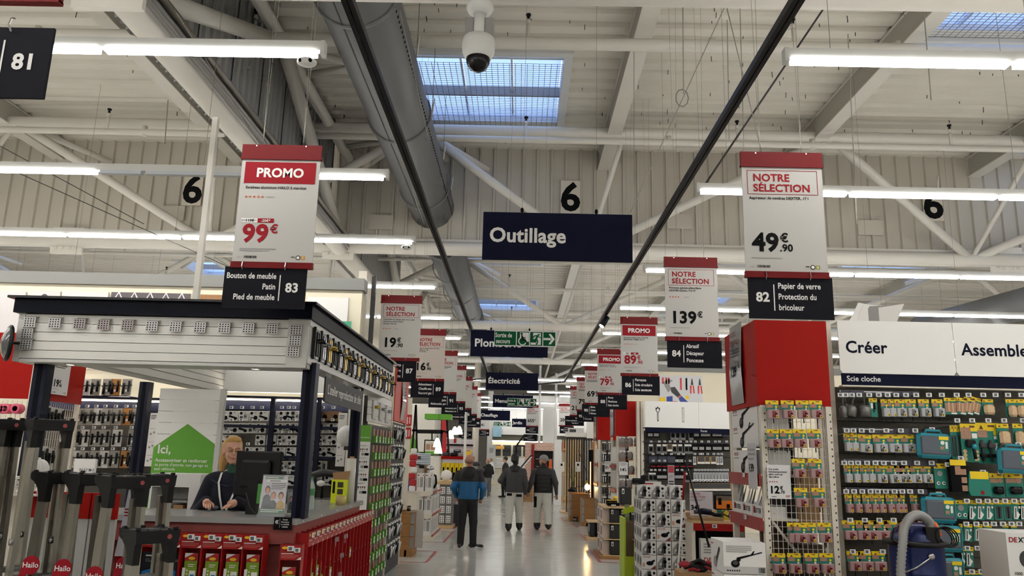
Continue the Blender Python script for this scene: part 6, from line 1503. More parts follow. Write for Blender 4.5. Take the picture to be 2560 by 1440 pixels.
# lime display
LIME = mat('lime_board', (176, 200, 40), .5)
t = thing('lime_display', 'lime green and brown cardboard display beside the sander stack', 'display', (1.42, 10.75, 0))
G().box(0, .02, 0, .5, 0, .93, LIME).build('side_board', t); G().box(.02, .2, 0, .015, .45, .9, mat('kraft_dark', (96, 78, 56), .7)).build('back_board', t); G().box(.02, .2, -.005, .015, 0, .45, LIME).build('back_board', t)
for z in (.35, .68): G().add([(.1, -.02, z), (.22, -.02, z-.06), (.22, -.4, z-.06), (.1, -.4, z), (.1, -.02, z-.015), (.22, -.02, z-.075), (.22, -.4, z-.075), (.1, -.4, z-.015)], [(0, 1, 2, 3), (4, 7, 6, 5), (0, 3, 7, 4), (1, 5, 6, 2), (3, 2, 6, 7)], KRAFT).build('tray', t)
for i, (x, z) in enumerate(((.12, .45), (.17, .42), (.12, .1), (.17, .06))):
    tt = thing('lime_pack', 'lime green pack on the cardboard display, %s, %s' % (('upper', 'lower')[i//2], ('left', 'right')[i % 2]), 'pack', (1.42+x, 10.5, z), group='lime packs'); G().box(-.03, .03, -.02, 0, 0, .2, LIME).build('card', tt); G().rect(-.015, .02, .06, .14, -.022, GREY).build('print', tt)
c = W(1573, 1290, Y=10.7); tag(G().box(-.03, .03, 0, .01, -.25, .35, mat('grey_green', (120, 130, 90), .5)).add([(-.06, -.02, .3), (.1, -.02, .33), (.1, 0, .26), (-.06, 0, .22)], [(0, 1, 2, 3)], LIME).build('lime_flap', loc=(c.x, 10.9, .75)), 'folded lime flap on top of the cardboard display', 'flap')
# black tool case stack
TCB = mat('toolcase_black', (24, 24, 25), .5); PWS = mat('pale_wood_side', (206, 190, 176), .6)
def tcase():
    t = thing('power_tool_case', 'x', 'case'); G().cbox(-.085, .085, 0, .35, 0, .245, TCB, .012).build('shell', t); g = G(); g.box(-.06, -.025, -.006, 0, .15, .22, WHITE); g.rect(-.052, -.034, .16, .2, -.0075, INK); g.build('label', t); G().path([(-.03, -.005, .235), (0, -.02, .24), (.03, -.005, .235)], .008, GREYD, 6).build('handle', t); return Proto(t)
TC = tcase()
for k in range(3):
    z = .06+k*.27
    for i in range(3):
        TC.put((1.71+i*.18, 14.2, z), 'black tool case in the tall stack, %s tier from the floor, %s from left' % (NTH[k], NTH[i]), group='black tool cases')
    for j in range(2):
        t = thing('slim_carton', 'pale slim carton on the aisle side of the tool case stack, tier %s, %s' % (NTH[k], ('front', 'rear')[j]), 'box', (1.545, 14.3+j*.5, z), group='slim cartons'); G().box(-.04, .08, 0, .4, 0, .24, PWS).build('carton', t); G().box(-.042, -.04, .1, .3, .05, .2, mat('slim_print', (120, 96, 90), .6)).build('print', t)
    tag(G().box(-.23, .4, 0, 1.0, -.015, 0, PLY).build('plywood_sheet', loc=(1.74, 14.18, z)), 'thin plywood sheet under the %s tier of tool cases' % NTH[k], 'board', 'plywood sheets')
tag(G().box(-.23, .42, -.05, 1.05, 0, .02, PLY).build('plywood_sheet', loc=(1.74, 14.18, .06+3*.27-.02)), 'plywood top board on the tool case stack', 'board', 'plywood sheets')
TC.put((1.95, 14.5, .89), 'tall black tool case standing on top of the plywood board', scale=(1.2, .8, 1.3), group='black tool cases')
t = thing('yellow_tool_box', 'black and yellow tool box on the plywood board', 'tool box', (1.68, 14.4, .89)); G().cbox(-.09, .1, 0, .15, 0, .09, INK, .01).build('box', t); g = G(); g.rect(-.085, .095, .075, .09, -.003, OVAL); g.text('DEWALT', -.06, .025, .035, OVAL, -.003, .015); g.build('lettering', t); G().ell((.07, .06, .12), .04, .04, .035, OVAL).build('tool_head', t)
tag(G().cbox(-.12, .1, 0, .1, 0, .05, INK, .01).box(-.05, .03, -.003, 0, .0, .02, WHITE).build('battery_charger', loc=(1.7, 14.2, .89)), 'low black and green charger on the plywood board', 'charger')
# lower black bins
for i in range(2):
    t = thing('black_bin', 'black bin under a small plywood board, %s' % ('aisle side', 'shelf side')[i], 'bin', (1.62+i*.14, 17.4, .05), group='black bins'); G().cbox(-.06, .06, 0, .5, 0, .3, TCB, .02).build('bin', t); G().box(-.062, -.06, .1, .2, .1, .25, WHITE).build('label', t)
tag(G().box(-.12, .25, -.03, .6, 0, .02, PLY).build('plywood_sheet', loc=(1.64, 17.4, .35)), 'small plywood board on the black bins', 'board', 'plywood sheets')
tag(G().box(-.15, .3, -.05, .6, 0, .05, PLY).build('low_pallet', loc=(1.64, 17.4, 0)), 'low pale board under the black bins', 'pallet')
tag(G().box(-.3, .45, -.05, 1.1, 0, .045, WOODP).build('low_pallet', loc=(1.74, 14.15, 0)), 'low wooden pallet under the tool case stack', 'pallet')
# ------------------------------------------------------------------ pallet-collar crates
ZINC = mat('zinc_hinge', (150, 154, 156), .4, .6)
def crate(x, y, w, d, n, ph, label, h=.195):
    t = thing('collar_crate', label, 'crate', (x, y, 0))
    for k in range(n):
        z = ph+k*h
        G().box(-w/2, w/2, 0, .022, z, z+h-.004, WOODP).build('plank', t); G().box(-w/2, w/2, d-.022, d, z, z+h-.004, WOODP).build('plank', t)
        G().box(-w/2, -w/2+.022, .022, d-.022, z, z+h-.004, WOODP).build('plank', t); G().box(w/2-.022, w/2, .022, d-.022, z, z+h-.004, WOODP).build('plank', t)
        for s in (-1, 1):
            g = G(); g.box(s*w/2-.05*(s > 0)-.004*(s < 0), s*w/2+.05*(s < 0)+.004*(s > 0), -.006, 0, z+.01, z+h-.015, ZINC); g.box(s*w/2-.003, s*w/2+.003, 0, .07, z+.01, z+h-.015, ZINC); g.build('hinge', t)
    for x0 in (-w/2, -.05, w/2-.1): G().box(x0, x0+.1, 0, d, 0, ph-.02, WOODP).build('pallet_block', t)
    G().box(-w/2, w/2, 0, d, ph-.02, ph, WOODP).build('pallet_deck', t)
    return t
crate(-1.95, 13.7, .38, .6, 3, .13, 'wooden collar crate on the floor left of the aisle', .2)
crate(1.84, 20.6, .38, .7, 3, .1, 'front wooden collar crate on the right, beside the bins')
crate(1.7, 22.0, .56, .7, 3, .15, 'rear wooden collar crate on the right, carrying the lit bulb', .2)
for i, x in enumerate((-2.03, -1.88)):
    t = thing('steel_canister', 'small black and steel canister on the left crate, %s' % ('left', 'right')[i], 'canister', (x, 13.9, .73)); G().lathe([(.001, 0), (.035, 0), (.035, .07)], (0, 0, 0), CHROME, 12).build('body', t); G().lathe([(.037, .065), (.03, .09), (.001, .092)], (0, 0, 0), BLACKM, 12).build('lid', t)
tag(G().box(-.2, .1, 0, .02, 0, .62, PAPER).build('paper_sheet', loc=(-1.73, 14.02, .12), rotz=.1), 'white sheet fixed to the side of the left crate', 'sheet')
# bulb lamp, tray, plant on the rear crate
t = thing('bulb_lamp', 'bare glowing bulb hanging above the right crates', 'lamp', (W(1468, 1218, Y=22.3).x, 22.3, 0))
zb_ = W(1468, 1218, Y=22.3).z
G().ell((0, 0, zb_), .07, .07, .085, mat('bulb_lit', (255, 206, 130), .3, emit=45), 14, 10).build('bulb', t); G().tube((0, 0, zb_+.08), (0, 0, zb_+.18), .025, BRASS, 10).build('socket', t); G().path([(0, 0, zb_+.18), (-.05, 0, zb_+.5), (-.25, .02, zb_+1.0)], .008, BLACKM, 6).build('cord', t)
G().tube((0.02, 0, .76), (.02, 0, zb_-.02), .012, BLACKM, 6).build('stem', t); G().lathe([(.001, .752), (.08, .752), (.08, .775), (.001, .78)], (.02, 0, 0), BLACKM, 14).build('base', t)
t = thing('black_tray', 'small black tray frame on the rear crate', 'tray', (1.66, 22.1, .76)); G().box(-.28, -.1, -.02, .12, .02, .09, BLACKM).build('box', t)
for x in (-.05, .05, .15): G().tube((x, 0, 0), (x, 0, .16), .006, BLACKM, 6).build('leg', t)
G().tube((-.05, 0, .16), (.15, 0, .16), .006, BLACKM, 6).build('rim', t)
t = thing('grass_plant', 'thin upright grass plant beside the black bars', 'plant', (1.58, 23.2, .0)); LEAF = mat('leaf', (70, 90, 56), .6)
G().lathe([(.001, 0), (.1, 0), (.12, .85), (.1, .86)], (0, 0, 0), BLACKM, 14).build('pot', t)
for k in range(12):
    a = k*.52; G().path([(0, 0, .85), (.06*math.cos(a), .06*math.sin(a), 1.15), (.16*math.cos(a), .16*math.sin(a), 1.4+.1*(k % 3))], .012, LEAF, 4, r2=.002).build('leaf', t)
# ------------------------------------------------------------------ slat panels
BARK = mat('bar_dark', (42, 32, 30), .5); PINE = mat('bar_pine', (210, 180, 130), .6, noise=.08)
t = thing('slat_screen', 'black vertical bar screen with white top beam right of the aisle', 'screen', (0, 25.5, 0))
x0, x1 = W(1418, 1100, Y=25.5).x, W(1478, 1100, Y=25.5).x
for k in range(11): G().box(x0+(x1-x0)*k/10-.018, x0+(x1-x0)*k/10+.018, -.02, .02, .04, 2.33, BARK).build('slat', t)
G().box(x0-.03, x1+.05, -.04, .04, 2.3, 2.34, BARK).build('top_bar', t); G().box(x0-.03, x0+.4, -.04, .04, .03, .06, BARK).build('bottom_bar', t); G().box(x0-.05, x1+.1, -.1, .3, 2.36, 2.5, WPAINT).build('top_beam', t)
G().box(x0-.2, x0+.7, -.3, .6, 0, .035, PLY).build('base_board', t)
t = thing('slat_screen', 'pale pine slat screen left of the black bars', 'screen', (0, 27.2, 0)); a = W(1407, 1100, Y=27.2).x
for k in range(8): G().box(a+k*.085, a+k*.085+.035, 0, .04, .05, 2.3, PINE).build('slat', t)
for z in (.3, 1.1, 1.95): G().box(a, a+.63, -.03, 0, z, z+.05, PINE).build('cross_slat', t)
for p, q in (((a, .3), (a+.6, 1.0)), ((a, 1.25), (a+.6, 2.0))): G().tube((p[0], -.04, p[1]), (q[0], -.04, q[1]), .025, PINE, 4).build('diagonal_slat', t)
t = thing('slat_screen', 'brown slatted wall cladding sample behind the black bars', 'screen', (1.7, 27.9, 0))
for k in range(12): G().box(k*.08, k*.08+.045, 0, .03, .05, 2.3, (mat('bar_brown', (96, 64, 42), .5) if k < 8 else WPAINT)).build('slat', t)
for i, (x, lb) in enumerate(((1404, 'left'), (1445, 'right'))):
    c = W(x, 1163, Y=25.3); tag(G().box(-.09, .09, 0, .01, -.2, .1, WHITE).rect(-.03, .03, -.02, .05, -.003, INK).build('small_notice', loc=c), 'small white notice hanging on the slat screens, '+lb, 'notice')
for i, (x, m_, w_) in enumerate(((1490, WOODP, .3), (1498, mat('sample_grey', (150, 146, 140), .6), .2), (1482, PLY, .15))):
    c = W(x, 1150, Y=24.5); tag(G().box(-w_/2, w_/2, 0, .04, 0, 2.2-.1*i, m_).build('floor_sample', loc=(c.x, 24.4+.25*i, 0)), 'upright %s plank sample right of the bars' % ('brown', 'grey', 'pale')[i], 'plank')
tag(G().box(-.07, .07, -.07, .07, 0, 1.95, INK).build('black_roll', loc=(W(1477, 1150, Y=24.2).x, 24.2, 0)), 'tall black roll standing beside the bars', 'roll')
tag(G().box(-.015, .015, -.015, .015, 0, 1.4, mat('warm_tube', (255, 190, 150), .4, emit=1.5)).build('glow_stick', loc=(W(1476, 1220, Y=23).x, 23, .2)), 'glowing peach tube lamp beside the bulb', 'lamp')
tag(G().box(-.012, .012, -.012, .012, 0, 2.0, mat('white_tube', (255, 244, 226), .4, emit=2)).build('glow_stick', loc=(W(1490, 1150, Y=24.1).x, 24.1, .1)), 'tall white light tube behind the crates', 'lamp')
# floor marking tape
TAPE = mat('red_tape', (160, 64, 62), .5)
def tape(pts, label):
    g = G()
    for a, b in zip(pts, pts[1:]):
        a, b = Vector((*a, .002)), Vector((*b, .002)); d = (b-a).normalized(); n = Vector((-d.y, d.x, 0))*.025
        g.add([a-n, b-n, b+n, a+n], [(0, 1, 2, 3)], TAPE)
    tag(g.build('floor_tape'), label, 'floor tape', 'red floor tape')
tape([(-2.4, 13.02), (-1.45, 13.1), (-1.45, 14.6), (-1.8, 14.6)], 'red tape outline on the floor around the left crate')
tape([(-2.1, 16.1), (-1.45, 16.1), (-1.45, 18.4)], 'red tape line before the heater shelf')
tape([(-1.85, 19.0), (-1.5, 19.0), (-1.5, 20.4)], 'red tape line at the grey socket display')
tape([(1.9, 13.7), (1.4, 13.7), (1.4, 15.4)], 'red tape outline around the tool case stack')
tape([(1.7, 17.1), (1.45, 17.1), (1.45, 18.6)], 'red tape line beside the black bins')
tape([(1.5, 20.3), (1.45, 21.4)], 'short red tape line before the right crates')
tape([(1.3, 22.3), (1.25, 23.6)], 'faint red tape line farther on, before the bars')
# ------------------------------------------------------------------ table with heat gun
t = thing('promo_table', 'cream promotion counter with a red front edge behind the sander stack', 'table', (2.0, 9.3, 0))
G().box(0, .6, 0, .5, 1.0, 1.03, PLY).build('top', t); G().box(.02, .6, -.01, 0, .92, 1.0, DRED).build('edge_strip', t); G().box(0, .04, 0, .5, 0, 1.0, CREAM).build('side', t); G().box(.02, .6, .45, .48, 0, .95, INK).build('back', t)
g = G(); esl(g, .26, .975, -.02, 1.1); g.build('price_tag', t)
tag(G().box(-.17, .2, 0, .25, 0, .03, KRAFT).build('plywood_plinth', loc=(2.17, 9.3, 1.03)), 'small plywood plinth under the heat gun', 'plinth')
t = thing('heat_gun', 'black and blue heat gun lying on the plinth', 'heat gun', (2.15, 9.38, 1.1)); G().tube((-.1, 0, .02), (-.04, 0, .02), .022, GREYD, 12).build('nozzle', t); G().path([(-.05, 0, .02), (.0, 0, .03), (.1, 0, .02)], .035, NAVYM, 10).build('body', t); G().path([(.06, 0, .02), (.14, -.02, -.005), (.22, -.03, -.0)], .024, BLACKM, 8).build('grip', t); G().path([(.2, 0, 0), (.26, -.03, .06), (.32, 0, .03), (.3, .02, -.02), (.2, -.02, .02), (.3, -.05, -.03)], .006, BLACKM, 5).build('cord', t)
a, b = W(1724, 1228, Y=9.6), W(1764, 1290, Y=9.6)
t = thing('price_sheet', 'white Notre Sélection sheet with 34.90 euros on the promotion counter', 'price sheet', (a.x, 9.6, b.z)); wd, hh = b.x-a.x, a.z-b.z
G().box(0, wd+.09, 0, .005, 0, hh, mat('sheet_pale', (216, 208, 216), .4)).build('sheet', t); g = G(); g.text('NOTRE', .01, hh-.04, .034, RED, -.003, .01); g.text('SÉLECTION', .01, hh-.075, .034, RED, -.003, .01); g.lines(.01, hh-.09, wd*.9, 2, .014, GREY, -.003); price(g, .01, hh*.25, .075, '34', '90', INK, -.003); g.build('print', t)
t = thing('orange_tool_case', 'orange and black tool case on the counter by the end display', 'case', (W(1808, 1262, Y=9.7).x, 9.7, 1.03+.1)); G().cbox(-.1, .12, 0, .08, 0, .18, INK, .015).build('shell', t); g = G(); g.rect(-.085, .12, .015, .11, -.003, mat('case_orange', (228, 124, 36), .5)); g.rect(-.085, .12, .11, .165, -.003, mat('case_taupe', (110, 96, 80), .5)); g.rect(-.06, -.02, .06, .14, -.005, INK); g.rect(.04, .08, .02, .07, -.005, INK); g.build('label', t)
tag(G().box(-.15, .2, 0, .2, 0, .1, PLY).build('wood_riser', loc=(W(1808, 1262, Y=9.7).x, 9.65, 1.03)), 'pale riser under the orange tool case', 'riser')
for i in range(3): tag(G().box(-.025, .025, 0, .05, 0, .11, (mat('pack_pink', (206, 170, 166), .5), MATS['pack_yellowgreen'] if 'pack_yellowgreen' in MATS else mat('pack_yellowgreen', (206, 190, 60), .5), TEAL)[i]).build('small_pack', loc=(2.52-i*.07, 9.5, 1.03)), 'small %s pack at the right of the counter' % ('pink', 'yellow', 'green')[i], 'pack')
a = W(1735, 1330, Y=9.28); t = thing('brand_carton', 'white carton with drawings under the promotion counter', 'box', (2.1, 9.3, .45)); G().box(0, .42, 0, .1, 0, .38, SBX).build('carton', t); g = G(); g.text('DE', .03, .13, .07, RED, -.003, .01); g.text('XTER', .12, .13, .07, INK, -.003, .01); g.rect(.03, .3, .03, .1, -.003, mat('print_copper', (170, 90, 50), .5)); g.flat([(.2, .2), (.35, .2), (.3, .3)], -.003, KRAFT); g.lines(.03, .33, .15, 4, .03, GREY, -.003); g.build('print', t)
tag(G().box(0, .5, 0, .4, 0, .45, KRAFT).build('kraft_block', loc=(2.06, 9.3, 0)), 'cardboard stock under the promotion counter', 'box')
# long poles of a sander
for p, q, m_, lb in (((1716, 1165), (1773, 1368), BLACKM, 'slim black sander tube leaning beside the cartons'), ((1712, 1180), (1694, 1440), WPAINT, 'white and red pole leaning on the sander stack')):
    a, b = W(*p, Y=9.1), W(*q, Y=8.9); t = thing('sander_pole', lb, 'pole', b); d = a-b
    G().tube((0, 0, 0), d, .012, m_, 8).build('tube', t)
    if m_ is WPAINT: G().tube(d*.72, d, .0125, RED, 8).build('red_sleeve', t)
    else: G().path([d, d+Vector((-.03, 0, .06)), d+Vector((.02, 0, .12))], .01, BLACKM, 6).build('hook_end', t)
    t.location = b
# large sander box in front
zb_ = W(1812, 1434, Y=6.4).z
for k in range(3):
    z = zb_-k*.24; t = thing('sander_box', ('large white sander carton in front of the end display', 'second large white sander carton under the first', 'lowest large sander carton, below the photo edge')[k], 'box', (1.62+.0*k, 6.4, z if k < 2 else z-.0), group='large sander cartons')
    G().box(0, .33, 0, .4, 0, .235, SBX).build('carton', t); g = G(); sander_art(g, .62, .165, .11, -.003); g.lines(.02, .21, .2, 4, .014, GREY, -.003); g.rect(0, .33, .0, .055, -.002, SBS)
    for i in range(6): g.disc(.03+i*.018, .025, .006, -.004, INK, 8)
    barcode(g, .27, .01, .05, .04, -.004, INK); g.build('print', t)
    g = G(Mside); g.lines(-.38, .2, .08, 1, .02, RED, -.003); g.flat([(-.3, .05), (-.24, .03), (-.1, .17), (-.13, .19), (-.2, .12)], -.003, GREYD); g.ell((-.26, -.004, .06), .05, .001, .045, GREY, 12, 6); g.build('side_print', t)
G().box(.05, .25, .1, .3, .236, .238, CLEAR).build('tape', bpy.data.objects['sander_box.003'] if False else t)
tag(G().box(0, .4, 0, .5, 0, max(.05, zb_-.48), KRAFT).build('pallet_stack', loc=(1.6, 6.38, 0)), 'cardboard-covered pallet under the large sander cartons', 'pallet')
# work gloves
c = W(1738, 1420, Y=7.3); t = thing('work_gloves', 'pile of black and red work gloves on a kraft box', 'gloves', (c.x, 7.3, c.z-.03)); GL = mat('glove_black', (30, 26, 26), .8); GR = mat('glove_red', (150, 34, 44), .7)
rr = random.Random(4)
for k in range(16):
    x, y = rr.uniform(-.11, .09), rr.uniform(-.03, .05); G().path([(x, y, .02+.004*k), (x+.04, y-.02, .03+.005*k), (x+.09, y-.03, .015+.004*k)], .016, GR if k % 4 == 0 else GL, 7).build('finger' if k % 2 else 'palm', t)
for k in range(4): G().ell((-.09+.05*k, 0, .06-.01*k), .06, .05, .03, GR if k == 0 else GL).build('cuff', t)
tag(G().box(-.15, .15, 0, .3, 0, c.z-.03, KRAFT).build('kraft_box', loc=(c.x, 7.2, 0)), 'kraft box under the work gloves', 'box')
# ================================================================== middle distance, left
# leaning dark trolley
t = thing('folded_trolley', 'folded black trolley leaning beside the left crate', 'trolley', (-1.98, 12.95, 0))
for x in (-.12, .06): G().path([(x, .1, 1.05), (x+.05, -.1, .5), (x+.02, -.3, .02)], .02, BLACKM, 8).build('tube', t)
G().path([(-.12, .1, 1.05), (-.03, .14, 1.12), (.06, .1, 1.05)], .02, GREYD, 8).build('handle', t); G().box(-.14, .1, -.35, -.15, .02, .05, BLACKM).build('foot', t); G().tube((-.02, .0, .95), (.1, .05, 1.1), .03, GREY, 8).build('grey_grip', t)
# heater shelf
t = thing('heater_shelf', 'cream shelf unit with white heater cartons left of the aisle', 'shelf', (-2.3, 16.5, 0)); hs = t
for x, y in ((0, 0), (-.3, .1)): G().box(x, x+.07, y, y+.06, 0, 1.72, CREAM).build('upright', t)
G().box(.07, .1, .05, 1.7, 0, 1.45, mat('shelf_back', (190, 182, 168), .5)).build('back', t)
for z in (.08, .5, .95):
    G().box(.07, .55, 0, 1.75, z-.03, z, CREAM).build('shelf', t); G().poly([(.07, z-.03), (.55, z-.03), (.5, z-.09), (.07, z-.12)], -.01, .01, CREAM).build('bracket', t); G().box(.55, .57, .05, 1.75, z-.04, z+.0, MATS['red_tape']).build('price_rail', t)
G().box(.08, .6, -.05, 1.8, .0, .05, CREAM).build('base', t)
def heat():
    t = thing('heater_carton', 'x', 'box'); G().box(-.075, .075, 0, .25, 0, .36, SBX).build('carton', t); g = G(); g.rect(-.01, .05, .08, .28, -.003, GREY); g.rect(-.06, -.03, .08, .26, -.003, SBS); g.disc(-.045, .32, .016, -.003, PKR, 10); g.disc(.05, .32, .012, -.003, GREYD, 8); g.build('print', t); G().box(.0752, .0765, .04, .2, .05, .3, SBS).build('side_print', t); return Proto(t)
HT = heat()
for r, z in enumerate((.08, .5, .95)):
    for j in range(5 if r < 2 else 1):
        for i in range(2 if j == 0 else 1):
            HT.put((-2.3+.28+i*.17 if j == 0 else -2.3+.46, 16.52+j*.3, z), 'white heater carton, %s shelf, %s' % (('bottom', 'middle', 'top')[r], ('front left', 'front right')[i] if j == 0 else NTH[j]+' behind the front'), group='heater cartons')
for i in range(3): tag(G().box(-.1, .1, 0, .3, 0, .2, mat('vent_grey', (170, 164, 152), .6)).build('vent_block', loc=(-2.1, 16.62, .1+i*.42 if i < 2 else 1.2)), 'pale ribbed pack at the inner end of the heater shelf, %s' % ('bottom', 'middle', 'top')[i], 'pack')
tag(G().box(-.12, .12, 0, .1, 0, .09, mat('red_pack', (176, 70, 66), .5)).build('red_pack', loc=(-2.08, 16.56, .955)), 'red pack on the top heater shelf', 'pack')
t = thing('fan_heater', 'black-handled fan heater on the top of the heater shelf', 'heater', (-1.9, 16.9, .951)); G().box(-.2, -.1, .0, .2, 0, .52, BLACKM).build('panel', t); G().box(-.1, -.05, 0, .2, 0, .52, KRAFT).build('carton', t); G().path([(.05, 0, .35), (.15, 0, .3), (.17, 0, .15), (.12, 0, .05)], .025, BLACKM, 8).build('hose', t); G().lathe([(.05, 0), (.09, .02), (.09, .06), (.05, .08)], (.02, 0, .42), CHROME, 14).build('drum', t); G().poly([(.0, 0), (.2, 0), (.12, .25)], .1, .12, WHITE).build('cone', t)
# coil stack
HOS = mat('white_hose', (196, 206, 212), .4)
for k in range(8):
    t = thing('pipe_coil', 'coil of pale plastic pipe in the tall stack, %s from the top' % NTH[7-k], 'pipe coil', (-2.22, 17.75, .4+k*.165), group='pipe coils')
    for j in range(4): G().lathe([(.235+.02*math.cos(a), .02+j*.04+.02*math.sin(a)) for a in [i*PI/4 for i in range(9)]], (0, 0, 0), HOS, 22).build('turn', t)
    if k > 4: G().box(-.03, .06, -.26, -.25, .03, .1, GREYD).build('tag', t)
tag(G().box(-.3, .3, -.3, .3, 0, .4, KRAFT).build('kraft_block', loc=(-2.22, 17.75, 0)), 'carton under the pipe coils', 'box')
# fire point signs, blue bag, red and white packs
t = thing('fire_sign', 'red fire extinguisher signs on the post behind the dark display', 'sign', W(1019, 1066, Y=14.3)); 
for z in (.11, -.12):
    p = G().box(-.07, .07, 0, .01, z-.1, z+.1, PKR).build('plate', t); g = G(); g.rect(-.05, -.0, z-.07, z+.06, -.003, WHITE); g.rect(.02, .045, z-.06, z+.06, -.003, mat('pale_pink', (226, 170, 168), .5)); g.build('pictogram', p)
tag(G().box(-.04, .04, -.04, .04, 0, 2.7, CREAM).build('steel_column', loc=(-2.02, 14.35, 0)), 'cream post carrying the fire signs', 'column')
for k in range(7):
    tag(G().cbox(-.05-.02*(k % 3), .06, 0, .1, 0, .11, (WHITE, PKR, mat('pack_salmon', (206, 120, 104), .5))[(k*k) % 3], .02).build('red_white_pack', loc=(-2.0+.02*(k % 2), 15.0, 1.0+k*.115)), 'red and white pack in the column by the fire signs, %s from bottom' % NTH[k], 'pack', 'red and white packs')
tag(G().ell((0, 0, .35), .16, .14, .35, mat('blue_bag', (40, 70, 120), .6)).build('blue_bag', loc=(-2.12, 15.4, .55)), 'blue bag between the dark display and the heater shelf', 'bag')
tag(G().box(-.25, .25, -.1, .3, 0, 1.0, CREAM).build('stock_box', loc=(-2.15, 15.2, 0)), 'cream plinth under the red and white packs', 'box')
for i, x in enumerate((-2.28, -2.12)): tag(G().box(-.03, .03, -.03, .03, 0, 1.65, CREAM).build('shelf_post', loc=(x, 15.6+.3*i, 0)), 'cream shelf post before the heater shelf, %s' % ('left', 'right')[i], 'post')
# grey socket display
t = thing('socket_display', 'grey perforated display of white sockets left of the aisle', 'display', (-1.72, 19.2, 0)); G().box(-.16, .16, 0, 1.1, .06, 1.0, mat('display_grey', (120, 120, 118), .5)).build('body', t); G().box(-.2, .2, -.06, 1.15, 1.0, 1.08, PLY).build('top', t); G().box(-.2, .2, -.1, 1.15, 0, .06, PLY).build('base', t)
SKP = thing('socket_pack', 'x', 'pack'); G().box(-.055, .055, -.02, 0, 0, .16, WHITE).build('card', SKP); g = G()
for a in (-.025, .025):
    for b in (.03, .075, .12): g.disc(a, b, .014, -.022, GREYD, 10)
g.build('sockets', SKP); SKP = Proto(SKP)
for r in range(4):
    for i in range(2): SKP.put((-1.8+i*.15, 19.19, .12+r*.22), 'white triple socket pack on the grey display, %s row from the floor, %s' % (NTH[r], ('left', 'right')[i]), group='socket packs')
t = thing('round_speaker', 'round white device on top of the socket display', 'device', (-1.75, 19.4, 1.08)); G(Matrix.Rotation(PI/2, 4, 'X')).lathe([(.001, .05), (.11, .05), (.13, .02), (.13, -.02), (.1, -.04), (.001, -.03)], (0, .13, 0), WHITE, 20).build('ring', t); G().box(.14, .2, 0, .06, 0, .2, INK).build('black_pack', t)
tag(G().box(-.06, .08, 0, .1, 0, .22, mat('hot_pink', (220, 40, 120), .5)).build('pink_pack', loc=(-1.42, 19.8, .5)), 'hot pink pack beside the socket display', 'pack')
tag(G().box(-.1, .12, 0, .3, 0, .5, GREYD).build('dark_stand', loc=(-1.45, 19.8, 0)), 'dark stand under the hot pink pack', 'stand')
# yellow bins shelf
t = thing('yellow_bin_shelf', 'cream shelf with yellow bins behind the man in blue', 'shelf', (-2.15, 22, 0)); G().box(-.05, .0, 0, .5, 0, 1.75, CREAM).build('upright', t); G().box(0, 1.0, 0, .5, 1.08, 1.12, CREAM).build('shelf', t); G().box(0, 1.0, .45, .5, 0, 1.1, SBS).build('back', t); G().box(.0, .9, -.02, .45, 1.58, 1.66, REDP).build('red_top', t)
for k in range(7): p = G().cbox(.02+k*.12, .13+k*.12, 0, .2, 1.2, 1.48, YELLOW, .01).build('bin', t); G().rect(.055+k*.12, .1+k*.12, 1.22, 1.36, -.003, INK).build('slot', p)
for i in range(6): tag(G().cbox(-.1, .1, 0, .2, 0, .1, (GREYD, BLACKM, GREY)[i % 3], .02).build('wrapped_part', loc=(-2.7+i*.22, 22.2, 1.66)), 'wrapped dark part on the shelf top, %s from left' % NTH[i], 'part', 'wrapped parts')
# black frame house with hanging green canopy and pendant lamps
t = thing('frame_house', 'black open house-shaped frame with picture board left of the aisle', 'frame', (0, 20.6, 0)); P_ = lambda x, y, Y=20.6: (lambda v: (v.x, Y-20.6, v.z))(W(x, y, Y=Y))
for a, b in (((1040, 1012), (1043, 1180)), ((1040, 1012), (1026, 1180)), ((1117, 1040), (1122, 1140)), ((1105, 1076), (1101, 1140)), ((1030, 1076), (1106, 1077)), ((1043, 1081), (1108, 1082))): G().tube(P_(*a), P_(*b), .035, BLACKM, 4).build('bar', t)
G().tube(P_(1106, 1077), P_(1121, 1082), .035, BLACKM, 4).build('bar', t); G().tube(P_(1080, 1082), P_(1080, 1100), .025, BLACKM, 4).build('bar', t)
a, b = W(1061, 1099, Y=20.6), W(1100, 1139, Y=20.6)
p = G().box(a.x, b.x, 0, .03, b.z, a.z, BLACKM).build('picture_frame', t); g = G(); g.rect(a.x+.03, b.x-.03, b.z+.02, a.z-.03, -.003, mat('board_cream', (220, 212, 200), .5))
for i in range(3): g.rect(a.x+.05+i*.13, a.x+.16+i*.13, b.z+.14, b.z+.28, -.005, PHOTO)
g.rect(a.x+.03, b.x-.03, b.z+.02, b.z+.1, -.005, LGREEN); g.lines(a.x+.05, a.z-.08, .3, 2, .03, GREY, -.005, .008); g.build('picture', p)
t = thing('green_canopy', 'bright green hanging canopy above the black frame', 'canopy', (0, 20.2, 0)); a, b = W(1062, 1034, Y=20.2), W(1126, 1049, Y=20.2)
G().box(a.x, a.x+.68, 0, .5, b.z, a.z, LGREEN).build('band', t)
tag(G().tube((0, 0, 0), (0, 0, 1.5), .003, CABLE, 4).build('cable', loc=(a.x+.4, 20.4, a.z)), 'wire holding the green canopy', 'cable')
LSH = mat('lamp_shade_lit', (255, 246, 228), .4, emit=1.1)
